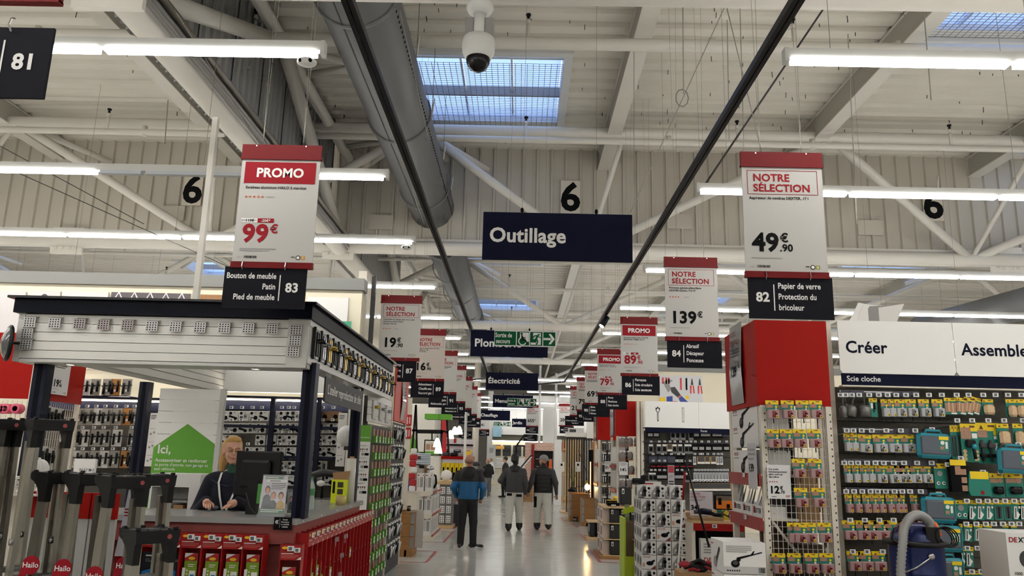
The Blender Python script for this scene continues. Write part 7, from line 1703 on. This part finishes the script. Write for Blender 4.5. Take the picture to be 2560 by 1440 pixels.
for i, (x, y, Y) in enumerate(((1126, 1088, 22.5), (1137, 1078, 22.9), (1148, 1077, 22.6), (1093, 1108, 20.2), (1096, 1124, 20.2))):
    c = W(x, y, Y=Y); t = thing('pendant_lamp', 'white dome pendant lamp, %s' % ('lower left of three', 'middle of three', 'right of three', 'upper one before the picture board', 'lower one before the picture board')[i], 'lamp', c, group='pendant lamps')
    G().lathe([(.02, .14), (.05, .1), (.08, .03), (.1, -.06), (.105, -.1)], (0, 0, 0), LSH, 14).build('shade', t); G().tube((0, 0, .14), (0, 0, 1.2), .004, BLACKM, 4).build('cord', t); G().tube((0, 0, .13), (0, 0, .17), .02, BLACKM, 8).build('cap', t)
# white partitions behind the frame
g = G(); g.box(-7, -2.5, 25.5, 25.6, 0, 3.3, mat('white_partition', (222, 218, 206), .6)); struct(g.build('wall_partition_4'))
g = G(); g.box(-5.4, -4.6, 25.45, 25.5, 0, 3.2, mat('grey_door', (130, 124, 112), .6)); struct(g.build('door_1'))
for i, x in enumerate((1095, 1110)): tag(G().box(-.1, .1, 0, .02, -.9, .5, (PAPER, PKR)[i]).build('tall_banner', loc=W(x, 1065, Y=23.5)), 'tall %s banner behind the black frame' % ('white', 'red')[i], 'banner')
tag(G().poly([(-.25, 0), (.2, 0), (0, .55)], 0, .03, LGREEN).build('green_gable', loc=W(1030, 1132, Y=22)), 'green triangular gable board behind the frame', 'board')
# tall white poles and columns down the aisle
for px, Y, r, lb in ((1163, 21.5, .035, 'thin white pole behind the man in the blue jacket'), (1348, 33, .05, 'thin white pole right of the 655 euro poster'), (1389, 36, .06, 'thin white pole beside the grey panel')):
    c = W(px, 1100, Y=Y); tag(G().tube((0, 0, 0), (0, 0, 5.5 if Y > 30 else 2.85), r, WPAINT, 10).build('white_pole', loc=(c.x, Y, 0)), lb, 'pole')
c = W(1188, 1120, Y=34); tag(G().tube((0, 0, 0), (0, 0, 5.8), .14, CREAM, 14).lathe([(.15, 3.0), (.17, 3.0), (.17, 3.06), (.15, 3.06)], (0, 0, 0), CREAM, 14).build('round_column', loc=(c.x, 34, 0)), 'round cream column behind board 99', 'column')
c = W(1375, 1050, Y=40); tag(G().box(-.36, .36, 0, .1, 0, 4.2, WPAINT).build('partition_panel', loc=(c.x, 40, 0)), 'tall white panel right of the 655 euro poster', 'panel')
# ================================================================== far end
g = G(); g.box(-1.75, 4.5, 47, 47.2, 2.95, 5.3, WPAINT); g.box(-1.9, -1.6, 46.9, 47.3, 0, 5.5, PGREY); struct(g.build('wall_far'))
t = thing('far_shop', 'lit far display of dark shutters under a white fascia', 'display', (0, 48, 0)); G().box(-1.7, 2.5, 0, .1, 0, 3, CREAMW).build('back', t)
for i in range(4): p = G().box(-1.6+i*.62, -1.1+i*.62, -.05, 0, 1.7, 2.35, GREYD).build('shutter', t); G().box(-1.6+i*.62, -1.1+i*.62, -.06, -.05, 1.99, 2.01, INK).build('slat_line', p)
G().box(-1.7, 2.5, -.3, -.2, 2.55, 2.62, mat('far_light', (255, 250, 236), .5, emit=6)).build('light_strip', t); G().box(-1.7, 2.5, -.35, .0, 2.62, 2.95, mat('olive_grey', (140, 138, 120), .6)).build('fascia', t); G().box(-1.4, -.9, -.08, -.06, 2.1, 2.3, mat('amber_sign', (226, 170, 80), .5)).build('amber_plate', t)
for i in range(5): G().box(-1.6, .4, -.2, -.1, 1.0+i*.12, 1.1+i*.12, WPAINT).build('white_slat', t)
c = W(1243, 1077, Y=46.8); tag(G().box(-.25, .25, 0, .02, -.35, .35, mat('pool_photo', (150, 190, 206), .5, noise=.3, scale=3)).build('far_picture', loc=c), 'small blue-green picture on the far white wall', 'picture')
# backdrop shelves left far: tool boxes
t = thing('far_shelf', 'far pale shelf with black, blue and yellow tool boxes', 'shelf', (-3.4, 31, 0)); G().box(0, 1.6, 0, .4, 0, 2.3, mat('pinkish_white', (216, 204, 208), .5)).build('back', t)
for z in (1.55, 2.05): G().box(0, 1.6, -.1, 0, z, z+.06, INK).build('shelf_edge', t)
for i, (x, c_) in enumerate(((.5, INK), (1.0, NAVYM), (1.4, OVAL))): tt = thing('tool_box', '%s tool box on the far shelf' % ('black and yellow', 'blue', 'yellow')[i], 'tool box', (-3.4+x, 30.8, 1.61)); G().cbox(-.14, .14, 0, .15, 0, .3, c_, .03).build('box', tt); G().box(-.1, .1, -.01, 0, .24, .28, OVAL if i == 0 else GREY).build('band', tt)
c = W(1143, 1102, Y=29); t = thing('info_sign', 'small red and white information sign far left of the aisle', 'sign', c); G().box(-.15, .15, 0, .02, -.1, .1, WHITE).build('plate', t); G().box(-.13, -.03, -.004, 0, -.08, .08, PKR).build('pictogram', t)
for i, (x, y) in enumerate(((1178, 1175), (1186, 1165), (1170, 1168), (1196, 1182))):
    c = W(x, y, Y=27.5); tag(G().cbox(-.2, .2, -.1, .2, 0, .14, (GREY, GREYD, mat('lilac_grey', (160, 154, 170), .6), GREYD)[i], .04).build('wrapped_goods', loc=c), 'grey wrapped goods heaped beyond the man in blue, %s' % NTH[i], 'goods', 'wrapped goods')
tag(G().box(-.5, .5, 0, .6, 0, 1.0, mat('stall_dark', (90, 84, 78), .6)).build('goods_stall', loc=(-1.9, 27.6, 0)), 'dark stall under the wrapped goods', 'stall')
# poster stand with a man pictured
c = W(1228, 1150, Y=38); t = thing('poster_stand', 'grey poster stand showing a seated man, far left', 'poster', (c.x, 38, 0)); G().box(-.2, .2, 0, .03, .6, 2.2, PGREY).build('panel', t); g = G(); g.flat([(-.17, 1.0), (.17, 1.0), (.1, 1.4), (-.1, 1.4)], -.004, WHITE); g.disc(0, 1.5, .08, -.005, KRAFT, 12); g.lines(-.1, 2.05, .2, 4, .06, GREYD, -.004, .02); g.build('picture', t); G().box(-.03, .03, 0, .03, 0, .6, GREYD).build('leg', t)
# brick display
brick = bpy.data.materials.new('small_bricks'); brick.use_nodes = True; tt = brick.node_tree
bk = tt.nodes.new('ShaderNodeTexBrick'); bk.inputs['Scale'].default_value = 4.2; bk.inputs['Color1'].default_value = (.48, .2, .13, 1); bk.inputs['Color2'].default_value = (.6, .3, .2, 1); bk.inputs['Mortar'].default_value = (.75, .68, .6, 1); bk.inputs['Mortar Size'].default_value = .04
tc = tt.nodes.new('ShaderNodeTexCoord'); mp = tt.nodes.new('ShaderNodeMapping'); mp.inputs['Rotation'].default_value = (PI/2, 0, 0); tt.links.new(tc.outputs['Object'], mp.inputs[0]); tt.links.new(mp.outputs[0], bk.inputs[0]); tt.links.new(bk.outputs[0], tt.nodes['Principled BSDF'].inputs[0])
t = thing('brick_stand', 'brick-faced display stand with red banners beyond the walking men', 'stand', (0, 32, 0))
G().box(.25, .62, 0, .5, 0, 2.27, brick).build('pillar', t); G().box(.62, 1.42, 0, .5, 1.95, 2.27, brick).build('lintel', t); G().box(.62, 1.42, .4, .5, 0, 1.95, GREYD).build('recess', t); G().box(1.38, 1.46, 0, .5, 0, 1.95, GREY).build('frame_post', t)
for z in (1.3, 1.6): G().box(.7, 1.4, .1, .4, z, z+.03, GREY).build('rack_shelf', t)
p = G().box(.5, .62, -.04, 0, .7, 2.2, REDK).build('banner', t); p = G().box(.85, 1.15, -.03, 0, .3, 1.45, REDK).build('banner', t); g = G(Matrix.Translation((1.02, 0, .9)) @ Matrix.Rotation(PI/2, 4, 'Y')); g.text('DEWALT', -.45, -.06, .2, OVAL, -.04, .02); g.build('lettering', p); G().box(1.22, 1.34, -.02, 0, .5, 1.6, ORG).build('banner', t)
for i in range(6): tag(G().cbox(-.22, .22, 0, .35, 0, .235, KRAFT, .004).box(-.12, .02, -.004, 0, .09, .16, PKR).build('kraft_carton', loc=(1.75, 31.2, i*.24)), 'kraft carton with red print in the stack by the brick stand, %s from floor' % NTH[i], 'box', 'kraft cartons')
for i in range(3): tag(G().cbox(-.25, .25, 0, .35, 0, .235, KRAFT, .004).build('kraft_carton', loc=(.32, 31, i*.24)), 'plain kraft carton left of the brick pillar, %s from floor' % NTH[i], 'box', 'plain kraft cartons')
tag(G().poly([(-.5, 0), (.0, .6), (.12, .6), (-.38, 0)], 0, .05, BLACKM).flat([(-.42, .02), (.02, .55), (.08, .55), (-.36, .02)], -.004, WHITE).build('tilted_panel', loc=(W(1325, 1185, Y=30).x, 30, 1.15)), 'tilted black and white panel before the brick stand', 'panel')
t = thing('frame_house', 'black diagonal frame before the far shutters', 'frame', (0, 33, 0))
for a, b in (((1292, 1113), (1312, 1086)), ((1290, 1113), (1291, 1160)), ((1291, 1114), (1313, 1115))): 
    p_, q_ = W(*a, Y=33), W(*b, Y=33); G().tube((p_.x, 0, p_.z), (q_.x, 0, q_.z), .045, BLACKM, 4).build('bar', t)
# cream shelf post row right
t = thing('white_shelf', 'white shelf end with grey goods between the bricks and the pine slats', 'shelf', (W(1395, 1150, Y=29.5).x, 29.5, 0)); G().box(-.14, .14, 0, .4, 0, 2.35, WPAINT).build('side', t); G().box(.14, .25, 0, .4, .3, 2.1, GREY).build('goods', t); G().box(.14, .25, -.02, 0, 1.9, 2.25, REDK).build('red_band', t)
tag(G().box(-.3, .3, 0, .03, -.15, .15, PAPER).rect(-.25, .0, -.1, .1, -.004, GREYD).build('small_poster', loc=W(1440, 1080, Y=30)), 'small grey and white poster under board 100', 'poster')
tag(G().box(-.2, .25, 0, .03, 0, .9, WPAINT).box(.02, .14, -.01, 0, 0, .9, mat('amber_band', (232, 180, 70), .5)).build('amber_banner', loc=W(1482, 1096, Y=25.3)), 'white banner with an amber band above the plank samples', 'banner')

# ================================================================== people
import numpy as np
def _dist(p, P):
    if p[0] == 'c':                                      # tapered capsule a, b, ra, rb
        a, b, ra, rb = np.array(p[1]), np.array(p[2]), p[3], p[4]
        d = b-a; t = np.clip(((P-a) @ d)/max(d @ d, 1e-9), 0, 1)
        return np.linalg.norm(P-a-t[..., None]*d, axis=-1)-(ra+(rb-ra)*t)
    c, r = np.array(p[1]), np.array(p[2])                # ellipsoid centre, radii (+ optional z turn)
    Q = P-c
    if p[3]:
        ca, sa = math.cos(-p[3]), math.sin(-p[3]); Q = np.stack([Q[..., 0]*ca-Q[..., 1]*sa, Q[..., 0]*sa+Q[..., 1]*ca, Q[..., 2]], -1)
    k = np.linalg.norm(Q/r, axis=-1); k2 = np.linalg.norm(Q/(r*r), axis=-1)
    return k*(k-1)/np.maximum(k2, 1e-6)
def C(a, b, ra, rb, m): return ('c', a, b, ra, rb, m)
def EL(c, r, m, rot=0): return ('e', c, r, rot, m)
def skin_mesh(g, prims, h, k=.03, recolor=None):
    """one continuous surface around all prims (smooth union, surface nets)"""
    pts = []
    for p in prims:
        if p[0] == 'c':
            r = max(p[3], p[4]); pts += [np.array(p[1])-r, np.array(p[1])+r, np.array(p[2])-r, np.array(p[2])+r]
        else: r = max(p[2]) if p[3] else np.array(p[2]); pts += [np.array(p[1])-r, np.array(p[1])+r]
    lo = np.min(pts, 0)-3*h; hi = np.max(pts, 0)+3*h
    n = np.ceil((hi-lo)/h).astype(int)
    ax = [lo[i]+h*np.arange(n[i]) for i in range(3)]
    P = np.stack(np.meshgrid(*ax, indexing='ij'), -1)
    acc = np.zeros(P.shape[:3])
    for p in prims: acc += np.exp(-np.clip(_dist(p, P), -.25, 1)/(k*.35))
    F = -np.log(np.maximum(acc, 1e-30))*(k*.35)
    S = F < 0
    corners = [(i, j, l) for i in (0, 1) for j in (0, 1) for l in (0, 1)]
    sl = lambda A, o: A[o[0]:A.shape[0]-1+o[0], o[1]:A.shape[1]-1+o[1], o[2]:A.shape[2]-1+o[2]]
    cnt = sum(sl(S, o).astype(int) for o in corners); act = (cnt > 0) & (cnt < 8)
    num = np.zeros(act.shape+(3,)); den = np.zeros(act.shape)
    for o in corners:
        for a in range(3):
            if o[a] == 0:
                q = list(o); q[a] = 1; f0, f1 = sl(F, o), sl(F, q); cr = (f0 < 0) != (f1 < 0)
                t = np.where(cr, f0/np.where(cr, f0-f1, 1), 0); v = np.zeros(act.shape+(3,)); v[...] = o; v[..., a] = t
                num += v*cr[..., None]; den += cr
    idx = -np.ones(act.shape, int); ii = np.argwhere(act); idx[act] = np.arange(len(ii))
    V = lo+h*(ii+(num[act]/den[act][:, None]))
    faces = []
    for a in range(3):
        b, c = (a+1) % 3, (a+2) % 3
        e = [slice(None)]*3; e0 = list(e); e1 = list(e); e0[a] = slice(0, -1); e1[a] = slice(1, None)
        s0, s1 = S[tuple(e0)], S[tuple(e1)]; cr = np.argwhere(s0 != s1); cr = cr[(cr[:, b] > 0) & (cr[:, c] > 0) & (cr[:, b] < idx.shape[b]) & (cr[:, c] < idx.shape[c])]
        ub = np.zeros(3, int); ub[b] = 1; uc = np.zeros(3, int); uc[c] = 1
        q = [idx[tuple((cr-ub-uc).T)], idx[tuple((cr-uc).T)], idx[tuple(cr.T)], idx[tuple((cr-ub).T)]]
        inside = s0[tuple(cr.T)]; Q = np.stack(q, 1); Q[~inside] = Q[~inside][:, ::-1]; faces.append(Q)
    Fc = np.concatenate(faces); Fc = Fc[(Fc >= 0).all(1)]
    cen = V[Fc].mean(1); D = np.stack([_dist(p, cen) for p in prims], 1); lab = D.argmin(1)
    o = len(g.v); g.v += [Vector(v) for v in V]
    for f, l, c in zip(Fc.tolist(), lab, cen):
        m = prims[l][-1]
        if recolor: m = recolor(m, c) or m
        g.f.append([i+o for i in f]); g.m.append(g.mi(m)); g.sm.append(True)
SKIN = mat('skin', (206, 158, 134), .5, noise=.05, scale=30); SKIN2 = mat('skin_tan', (176, 128, 102), .55, noise=.05, scale=30)
HAIRB = mat('hair_blond', (196, 154, 88), .5, noise=.15, scale=60); HAIRD = mat('hair_dark', (24, 20, 18), .6); HAIRG = mat('hair_grey', (150, 140, 132), .7)
JBLK = mat('jacket_black', (14, 14, 16), .65, noise=.1, scale=8, bump=.2); JBLU = mat('jacket_blue', (8, 84, 132), .55, noise=.06, scale=8, bump=.2); PBLK = mat('trousers_black', (12, 12, 14), .75, noise=.1, scale=8)
HOOD = mat('hoodie_charcoal', (62, 62, 63), .85, noise=.12, scale=14, bump=.2); VEST = mat('vest_black', (10, 10, 12), .55, noise=.1, scale=10, bump=.3); PWHT = mat('work_trousers', (196, 194, 184), .8, noise=.08, scale=10, bump=.25); JEAN = mat('jeans_grey', (120, 122, 124), .8, noise=.12, scale=16)
SHW = mat('shoe_white', (206, 206, 202), .5); SHB = mat('shoe_black', (18, 18, 19), .5); CAPG = mat('cap_grey', (130, 130, 130), .8); NVYF = mat('fleece_navy', (10, 15, 32), .85, noise=.1, scale=20, bump=.2)
def hand(g, w, d, n, m, curl=.5, side=1, s=1):
    """palm and five fingers: w wrist point, d finger direction, n palm normal"""
    w, d, n = Vector(w), Vector(d).normalized(), Vector(n).normalized(); u = d.cross(n).normalized()*side
    g.path([w-d*.02*s, w+d*.03*s, w+d*.08*s], .03*s, m, 8, radii=[.024*s, .034*s, .034*s])
    for i, (o, L) in enumerate(((-.026, .07), (-.009, .08), (.009, .077), (.026, .06))):
        p0 = w+d*.075*s+u*o*s; p1 = p0+(d*(1-.3*curl)+n*.5*curl)*L*.45*s; p2 = p1+(d*(1-.8*curl)+n*curl)*L*.33*s; p3 = p2+(d*(.9-1.1*curl)+n*curl*1.1)*L*.25*s
        g.path([p0, p1, p2, p3], .009*s, m, 6, radii=[.0095*s, .009*s, .0085*s, .007*s])
    p0 = w+d*.02*s-u*.03*s; p1 = p0-u*.025*s+d*.025*s+n*.01*s; p2 = p1+d*.032*s+n*.012*s-u*.004*s
    g.path([p0, p1, p2], .011*s, m, 6, radii=[.014*s, .011*s, .008*s])
def head_prims(c, yaw, sk, r=1.0):
    """skull, jaw, nose, ears, neck base; yaw 0 looks toward +y"""
    R = lambda x, y, z: (c[0]+r*(x*math.cos(yaw)-y*math.sin(yaw)), c[1]+r*(x*math.sin(yaw)+y*math.cos(yaw)), c[2]+r*z)
    return [EL(R(0, -.012, .03), (.074*r, .092*r, .095*r), sk, yaw), EL(R(0, .03, -.035), (.058*r, .062*r, .075*r), sk, yaw), EL(R(0, .055, -.085), (.03*r, .025*r, .025*r), sk, yaw), C(R(0, .09, .014), R(0, .11, -.024), .007*r, .011*r, sk),
            EL(R(-.077, -.008, -.005), (.012*r, .02*r, .032*r), sk, yaw), EL(R(.077, -.008, -.005), (.012*r, .02*r, .032*r), sk, yaw), EL(R(0, .086, -.057), (.02*r, .01*r, .0065*r), MATS['lips'] if 'lips' in MATS else mat('lips', (182, 118, 106), .5), yaw)], R
def walker(label, loc, rotz, H, top, sleeve, legs, hipm, headyaw, sk, step=(0, 0), shoe=(SHB, SHB), foot=(0, 0), arms=None, recolor=None, bulk=1.0, hair=None, collar=None, lean=0, res=.014, hc=0):
    """standing or walking figure facing +y; step = (left forward, right forward) foot offsets"""
    k = H/1.8; t = thing('person', label, 'person', loc, rotz)
    hz, sz, hd = .93*k, 1.485*k, 1.685*k; b = bulk; lb_ = b*(1.12 if legs is PWHT else .95)
    P = []
    for i, s in enumerate((-1, 1)):
        hip = (s*.085*k, 0, hz); fy = step[i]; kn = (s*.115*k, .02+fy*.45+.03*(fy != 0), .5*k); an = (s*.125*k, fy, .1*k+(.05 if fy < -.1 else 0))
        P += [C(hip, kn, .1*k*lb_, .075*k*lb_, legs), C(kn, an, .072*k*lb_, .062*k*lb_, legs)]
        fa = foot[i]; dx, dy = math.sin(fa)*.17, math.cos(fa)*.17
        P += [C((an[0]-dx*.3, an[1]-dy*.3, an[2]-.06), (an[0]+dx, an[1]+dy, an[2]-.065), .042, .036, shoe[i])]
    P += [EL((0, 0, hz+.02*k), (.165*k*b, .115*k*b, .13*k), hipm, 0), C((-.05*k, lean*.3, hz+.09*k), (-.05*k, lean*.8, sz-.16*k), .135*k*b, .135*k*b, top), C((.05*k, lean*.3, hz+.09*k), (.05*k, lean*.8, sz-.16*k), .135*k*b, .135*k*b, top), EL((0, lean*.8, sz-.13*k), (.185*k*b, .13*k*b, .19*k), top, 0), EL((0, lean*.6, sz-.3*k), (.175*k*b, .13*k*b, .2*k), top, 0), C((-.13*k, lean, sz-.05*k), (.13*k, lean, sz-.05*k), .07*k, .07*k, top), C((-.07*k, lean-.01, sz+.005*k), (.07*k, lean-.01, sz+.005*k), .06*k, .06*k, top), C((0, lean, sz), (0, lean+.02, hd-.08), .058*k, .053*k, collar or sk)]
    hands = []
    for i, s in enumerate((-1, 1)):
        sh = (s*.18*k*b, lean, sz-.07*k); el, wr = (arms or (((-.27, -.03, 1.13), (-.27, .08, .88)), ((.27, -.03, 1.13), (.27, .08, .88))))[i]
        el = tuple(q*k for q in el); wr = tuple(q*k for q in wr)
        P += [C(sh, el, .068*k*b, .056*k*b, sleeve), C(el, wr, .054*k*b, .04*k, sleeve)]; hands.append((wr, Vector(wr)-Vector(el), s))
    hp, R = head_prims((0, lean+.03, hd), headyaw, sk, k*1.1)
    G_ = G(); skin_mesh(G_, P+hp[:2]+[hp[3], hp[4], hp[5]], res, .03, recolor)
    for wr, d, s in hands: hand(G_, Vector(wr)+d.normalized()*.02, d, (0, 1, 0) if abs(d.normalized().y) < .8 else (0, 0, -1), sk, .6, s, k)
    for x in (-.03, .03): G_.ell(R(x, .088, .008), .012, .01, .006, HAIRD, 8, 6)
    G_.build('body', t)
    if hair:
        kind, m_ = hair; g = G(); hp = []
        if kind == 'short': hp = [EL(R(0, -.022, .05), (.088, .104, .1), m_, headyaw)]
        elif kind == 'fringe': hp = [EL(R(0, -.05, .0), (.087, .078, .05), m_, headyaw)]
        elif kind == 'beanie': hp = [EL(R(0, -.015, .06), (.092, .11, .095), m_, headyaw), EL(R(0, -.035, .0), (.09, .095, .07), m_, headyaw)]
        elif kind == 'cap': hp = [EL(R(0, -.012, .06), (.094, .112, .085), m_, headyaw), C(R(-.04, -.1, .02), R(.04, -.1, .02), .02, .02, m_), C(R(-.03, -.15, .005), R(.03, -.15, .005), .012, .012, m_)]
        skin_mesh(g, hp, .011, .02); g.build({'short': 'hair', 'fringe': 'hair', 'beanie': 'beanie', 'cap': 'cap'}[kind], t)
    return t, R
# man in the black and blue jacket
def rc(m, c):
    if m in (JBLK, PBLK) and c[2] > .78: return JBLU if .89 < c[2] < 1.21 else JBLK
f_ = W(1166, 1370, Z=0)
mn, R = walker('man standing with his back turned, black and blue hooded jacket, black trousers', (f_.x, f_.y, 0), .0, 1.70, JBLK, JBLK, PBLK, JBLK, 0, SKIN2, step=(0, .02), shoe=(SHB, SHB), foot=(.1, 1.25), arms=(((-.3, -.06, 1.16), (-.25, .1, .98)), ((.3, -.06, 1.16), (.26, .1, .96))), recolor=rc, bulk=1.16, hair=('fringe', mat('hair_stubble', (150, 112, 90), .8)))
g = G(); skin_mesh(g, [C((-.08, -.06, 1.42), (.08, -.06, 1.42), .055, .055, JBLK), EL((0, -.12, 1.35), (.13, .06, .1), JBLK, 0), EL((0, -.07, 1.44), (.1, .07, .05), JBLK, 0)], .013); g.build('hood', mn)
for x, y, a in ((-.11, 0, .1), (.11, .02, 1.25)):
    dx, dy = math.sin(a), math.cos(a); g = G(); g.path([(x-dx*.08, y-dy*.08, .02), (x+dx*.05, y+dy*.05, .02), (x+dx*.19, y+dy*.19, .02)], .04, SHW, 8, radii=[.038, .046, .034]); o = g.build('shoe_sole', mn); o.scale.z = .8
# pair walking away
f_ = W(1284, 1326, Z=0)
def rp(m, c):
    if m is PWHT and c[2] < .16: return SHB
    if m is PWHT and c[2] > .87: return HOOD
    if m is HOOD and c[2] < .87 and abs(c[0]) < .2: return PWHT
def rp2(m, c):
    if m is PWHT and c[2] < .17: return SHB
    if m is PWHT and c[2] > .86: return VEST
    if m is VEST and c[2] < .86: return PWHT
    if m is PWHT and .52 < c[2] < .78 and c[0] < -.15: return INK
m2, R = walker('man walking away in charcoal hoodie, black beanie and pale work trousers', (f_.x, f_.y, 0), -.05, 1.72, HOOD, HOOD, PWHT, PWHT, -.35, SKIN2, step=(-.1, .2), arms=(((-.36, .0, 1.18), (-.2, .16, 1.02)), ((.27, -.05, 1.15), (.27, .0, .88))), recolor=rp, bulk=1.18, hair=('beanie', HAIRD), collar=JBLK)
g = G(); skin_mesh(g, [C((-.08, -.05, 1.43), (.08, -.05, 1.43), .05, .05, JBLK), EL((0, -.11, 1.38), (.1, .05, .08), JBLK, 0)], .013); g.build('hood', m2)
g = G(); skin_mesh(g, [EL((.02, .06, 1.545), (.06, .06, .05), HAIRD, 0)], .011); g.build('beard', m2)
g = G(); g.box(-.17, -.05, -.15, -.14, .79, .85, INK); g.box(.05, .18, -.15, -.14, .77, .83, INK); g.build('pocket_flap', m2)
f_ = W(1356, 1326, Z=0)
m3, R = walker('man walking away in black padded vest, grey cap and pale work trousers', (f_.x, f_.y, 0), .04, 1.72, VEST, HOOD, PWHT, PWHT, .95, SKIN2, step=(.18, -.24), arms=(((-.3, -.03, 1.15), (-.36, .06, .92)), ((.31, -.05, 1.15), (.34, .02, .88))), recolor=rp2, bulk=1.22, hair=('cap', CAPG), collar=VEST)
for z in (.93, 1.02, 1.11, 1.2, 1.29):
    g = G(); skin_mesh(g, [EL((0, 0, z), (.235, .175, .055), VEST, 0)], .018); g.build('vest_baffle', m3)
g = G(); skin_mesh(g, [EL((-.05, .075, 1.545), (.05, .045, .045), HAIRD, .9)], .011); g.build('beard', m3)
# farther people
f_ = W(1218, 1246, Z=0)
m4, R = walker('distant man in black jacket and grey jeans looking left', (f_.x, f_.y, 0), .6, 1.57, JBLK, JBLK, JEAN, JEAN, .5, SKIN, step=(.0, .08), shoe=(SHW, SHW), foot=(.2, .2), arms=(((-.27, .0, 1.15), (-.12, .22, 1.05)), ((.27, .0, 1.15), (.12, .22, 1.05))), bulk=1.1, hair=('fringe', HAIRG), res=.02)
g = G(); skin_mesh(g, [EL((0, -.05, 1.31), (.12, .07, .07), JBLK, 0)], .016); g.build('collar', m4)
f_ = W(1262, 1243, Z=0)
m5, R = walker('distant man in black seen in profile, half hidden by the man in the beanie', (f_.x, f_.y, 0), 1.3, 1.65, JBLK, JBLK, PBLK, PBLK, 0, SKIN, step=(.05, -.05), bulk=1.05, hair=('short', mat('hair_brown', (70, 52, 40), .7)), res=.02)
# ------------------------------------------------------------------ employee at the counter
EXc, EYc = W(585, 1200, Y=7.3).x, 7.3
t = thing('person', 'woman with blond ponytail in navy fleece working at the counter', 'person', (EXc, EYc, 0)); emp = t
ez = W(580, 1129, Y=7.25).z                                # head centre height
yaw = math.radians(180)+.45                                # faces the counter, turned toward the monitor
sz = ez-.215
P = [C((0, .02, .75), (0, .02, sz-.2), .15, .165, NVYF), EL((0, 0, sz-.16), (.2, .135, .2), NVYF, 0), C((-.15, 0, sz-.04), (.15, 0, sz-.04), .075, .075, NVYF), C((0, -.0, sz), (0, -.015, sz+.075), .056, .05, mat('green_collar', (26, 74, 52), .8)), C((0, 0, sz+.06), (0, -.01, ez-.06), .048, .05, SKIN),
     C((-.2, 0, sz-.06), (-.31, -.02, sz-.36), .078, .066, NVYF), C((-.31, -.02, sz-.36), (-.12, -.3, 1.25), .066, .048, NVYF), C((.2, 0, sz-.06), (.31, -.02, sz-.36), .078, .066, NVYF), C((.31, -.02, sz-.36), (.16, -.3, 1.25), .066, .048, NVYF),
     C((-.09, .02, .8), (-.1, .03, .12), .1, .06, PBLK), C((.09, .02, .8), (.1, .03, .12), .1, .06, PBLK), C((-.1, .05, .05), (-.1, -.12, .04), .045, .04, SHB), C((.1, .05, .05), (.1, -.12, .04), .045, .04, SHB)]
g = G(); skin_mesh(g, P, .014, .035)
hp, R = head_prims((W(582, 1128, Y=7.27).x-EXc, -.03, ez), yaw, SKIN, 1.03)
skin_mesh(g, hp+[C((0, -.01, sz+.05), (0, -.02, ez-.06), .047, .05, SKIN), EL(R(-.033, .075, -.03), (.022, .018, .02), SKIN, yaw), EL(R(.033, .075, -.03), (.022, .018, .02), SKIN, yaw), C(R(-.045, .083, .03), R(-.015, .092, .03), .008, .008, SKIN), C(R(.045, .083, .03), R(.015, .092, .03), .008, .008, SKIN)], .0065, .014)
for x in (-.031, .031):
    g.ell(R(x, .083, .01), .015, .012, .009, SKIN, 10, 6); g.path([R(x-.016, .09, .006), R(x, .097, .001), R(x+.016, .09, .005)], .0022, HAIRD, 5); g.path([R(x-.019, .09, .03), R(x, .096, .035), R(x+.019, .09, .031)], .0035, mat('brow', (150, 112, 70), .7), 5)
hand(g, (-.115, -.31, 1.25), (.45, -.85, -.22), (.0, -.2, -1), SKIN, .3, -1, 1.0); hand(g, (.155, -.31, 1.25), (-.45, -.85, -.22), (.0, -.2, -1), SKIN, .3, 1, 1.0)
g.build('body', t)
g = G(); skin_mesh(g, [EL(R(0, -.036, .05), (.086, .092, .092), HAIRB, yaw), EL(R(0, -.06, .0), (.083, .07, .075), HAIRB, yaw), EL(R(0, .02, .105), (.066, .056, .035), HAIRB, yaw), C(R(.0, -.1, .12), R(.04, -.15, .06), .026, .036, HAIRB), C(R(.04, -.15, .06), R(.06, -.16, -.1), .042, .036, HAIRB), C(R(.06, -.16, -.1), R(.07, -.14, -.2), .034, .012, HAIRB)], .009, .02); g.build('hair', t)
g = G(); q = Vector(R(.01, -.105, .125)); g.lathe([(.026, -.008), (.034, 0), (.026, .008)], q, mat('scrunchie', (216, 130, 100), .7), 12); g.build('hair_tie', t)
g = G(); 
for x in (-.034, .034): g.path([R(x+.021*math.cos(a), .1, .004+.017*math.sin(a)) for a in [i*PI/7 for i in range(15)]], .0012, BRASS, 4)
g.path([R(-.013, .102, .006), R(.013, .102, .006)], .0012, BRASS, 4)
for s in (-1, 1): g.path([R(s*.055, .098, .006), R(s*.076, .0, .012)], .0012, BRASS, 4)
g.build('glasses', t)
# lanyard ribbon following the chest
for s, lab in ((-1, 'left'), (1, 'right')):
    pts = [(s*.075, .03, sz+.05), (s*.1, -.05, sz+.02), (s*.09, -.125, sz-.06), (s*.055, -.16, sz-.18), (s*.01, -.175, sz-.32)]
    g = G(); vs = []
    for p in pts: vs += [(p[0]-.009, p[1], p[2]), (p[0]+.009, p[1]-.004, p[2])]
    g.add(vs, [(2*i, 2*i+1, 2*i+3, 2*i+2) for i in range(len(pts)-1)], WHITE); o = g.build('lanyard', t); so = o.modifiers.new('thick', 'SOLIDIFY'); so.thickness = .003
g = G(); g.path([(-.19, -.07, sz-.03), (-.1, -.12, sz-.07), (0, -.14, sz-.09), (.1, -.12, sz-.07), (.19, -.07, sz-.03)], .004, mat('seam', (60, 66, 90), .8), 5); g.build('yoke_seam', t)
tag(G().box(-.9, .5, -.5, .8, 0, .12, mat('kiosk_floor', (90, 88, 84), .7)).build('floor_platform', loc=(EXc, 7.55, 0)), 'raised floor platform behind the kiosk counter', 'platform')
emp.location.z = 0
bpy.data.objects.remove(_to)
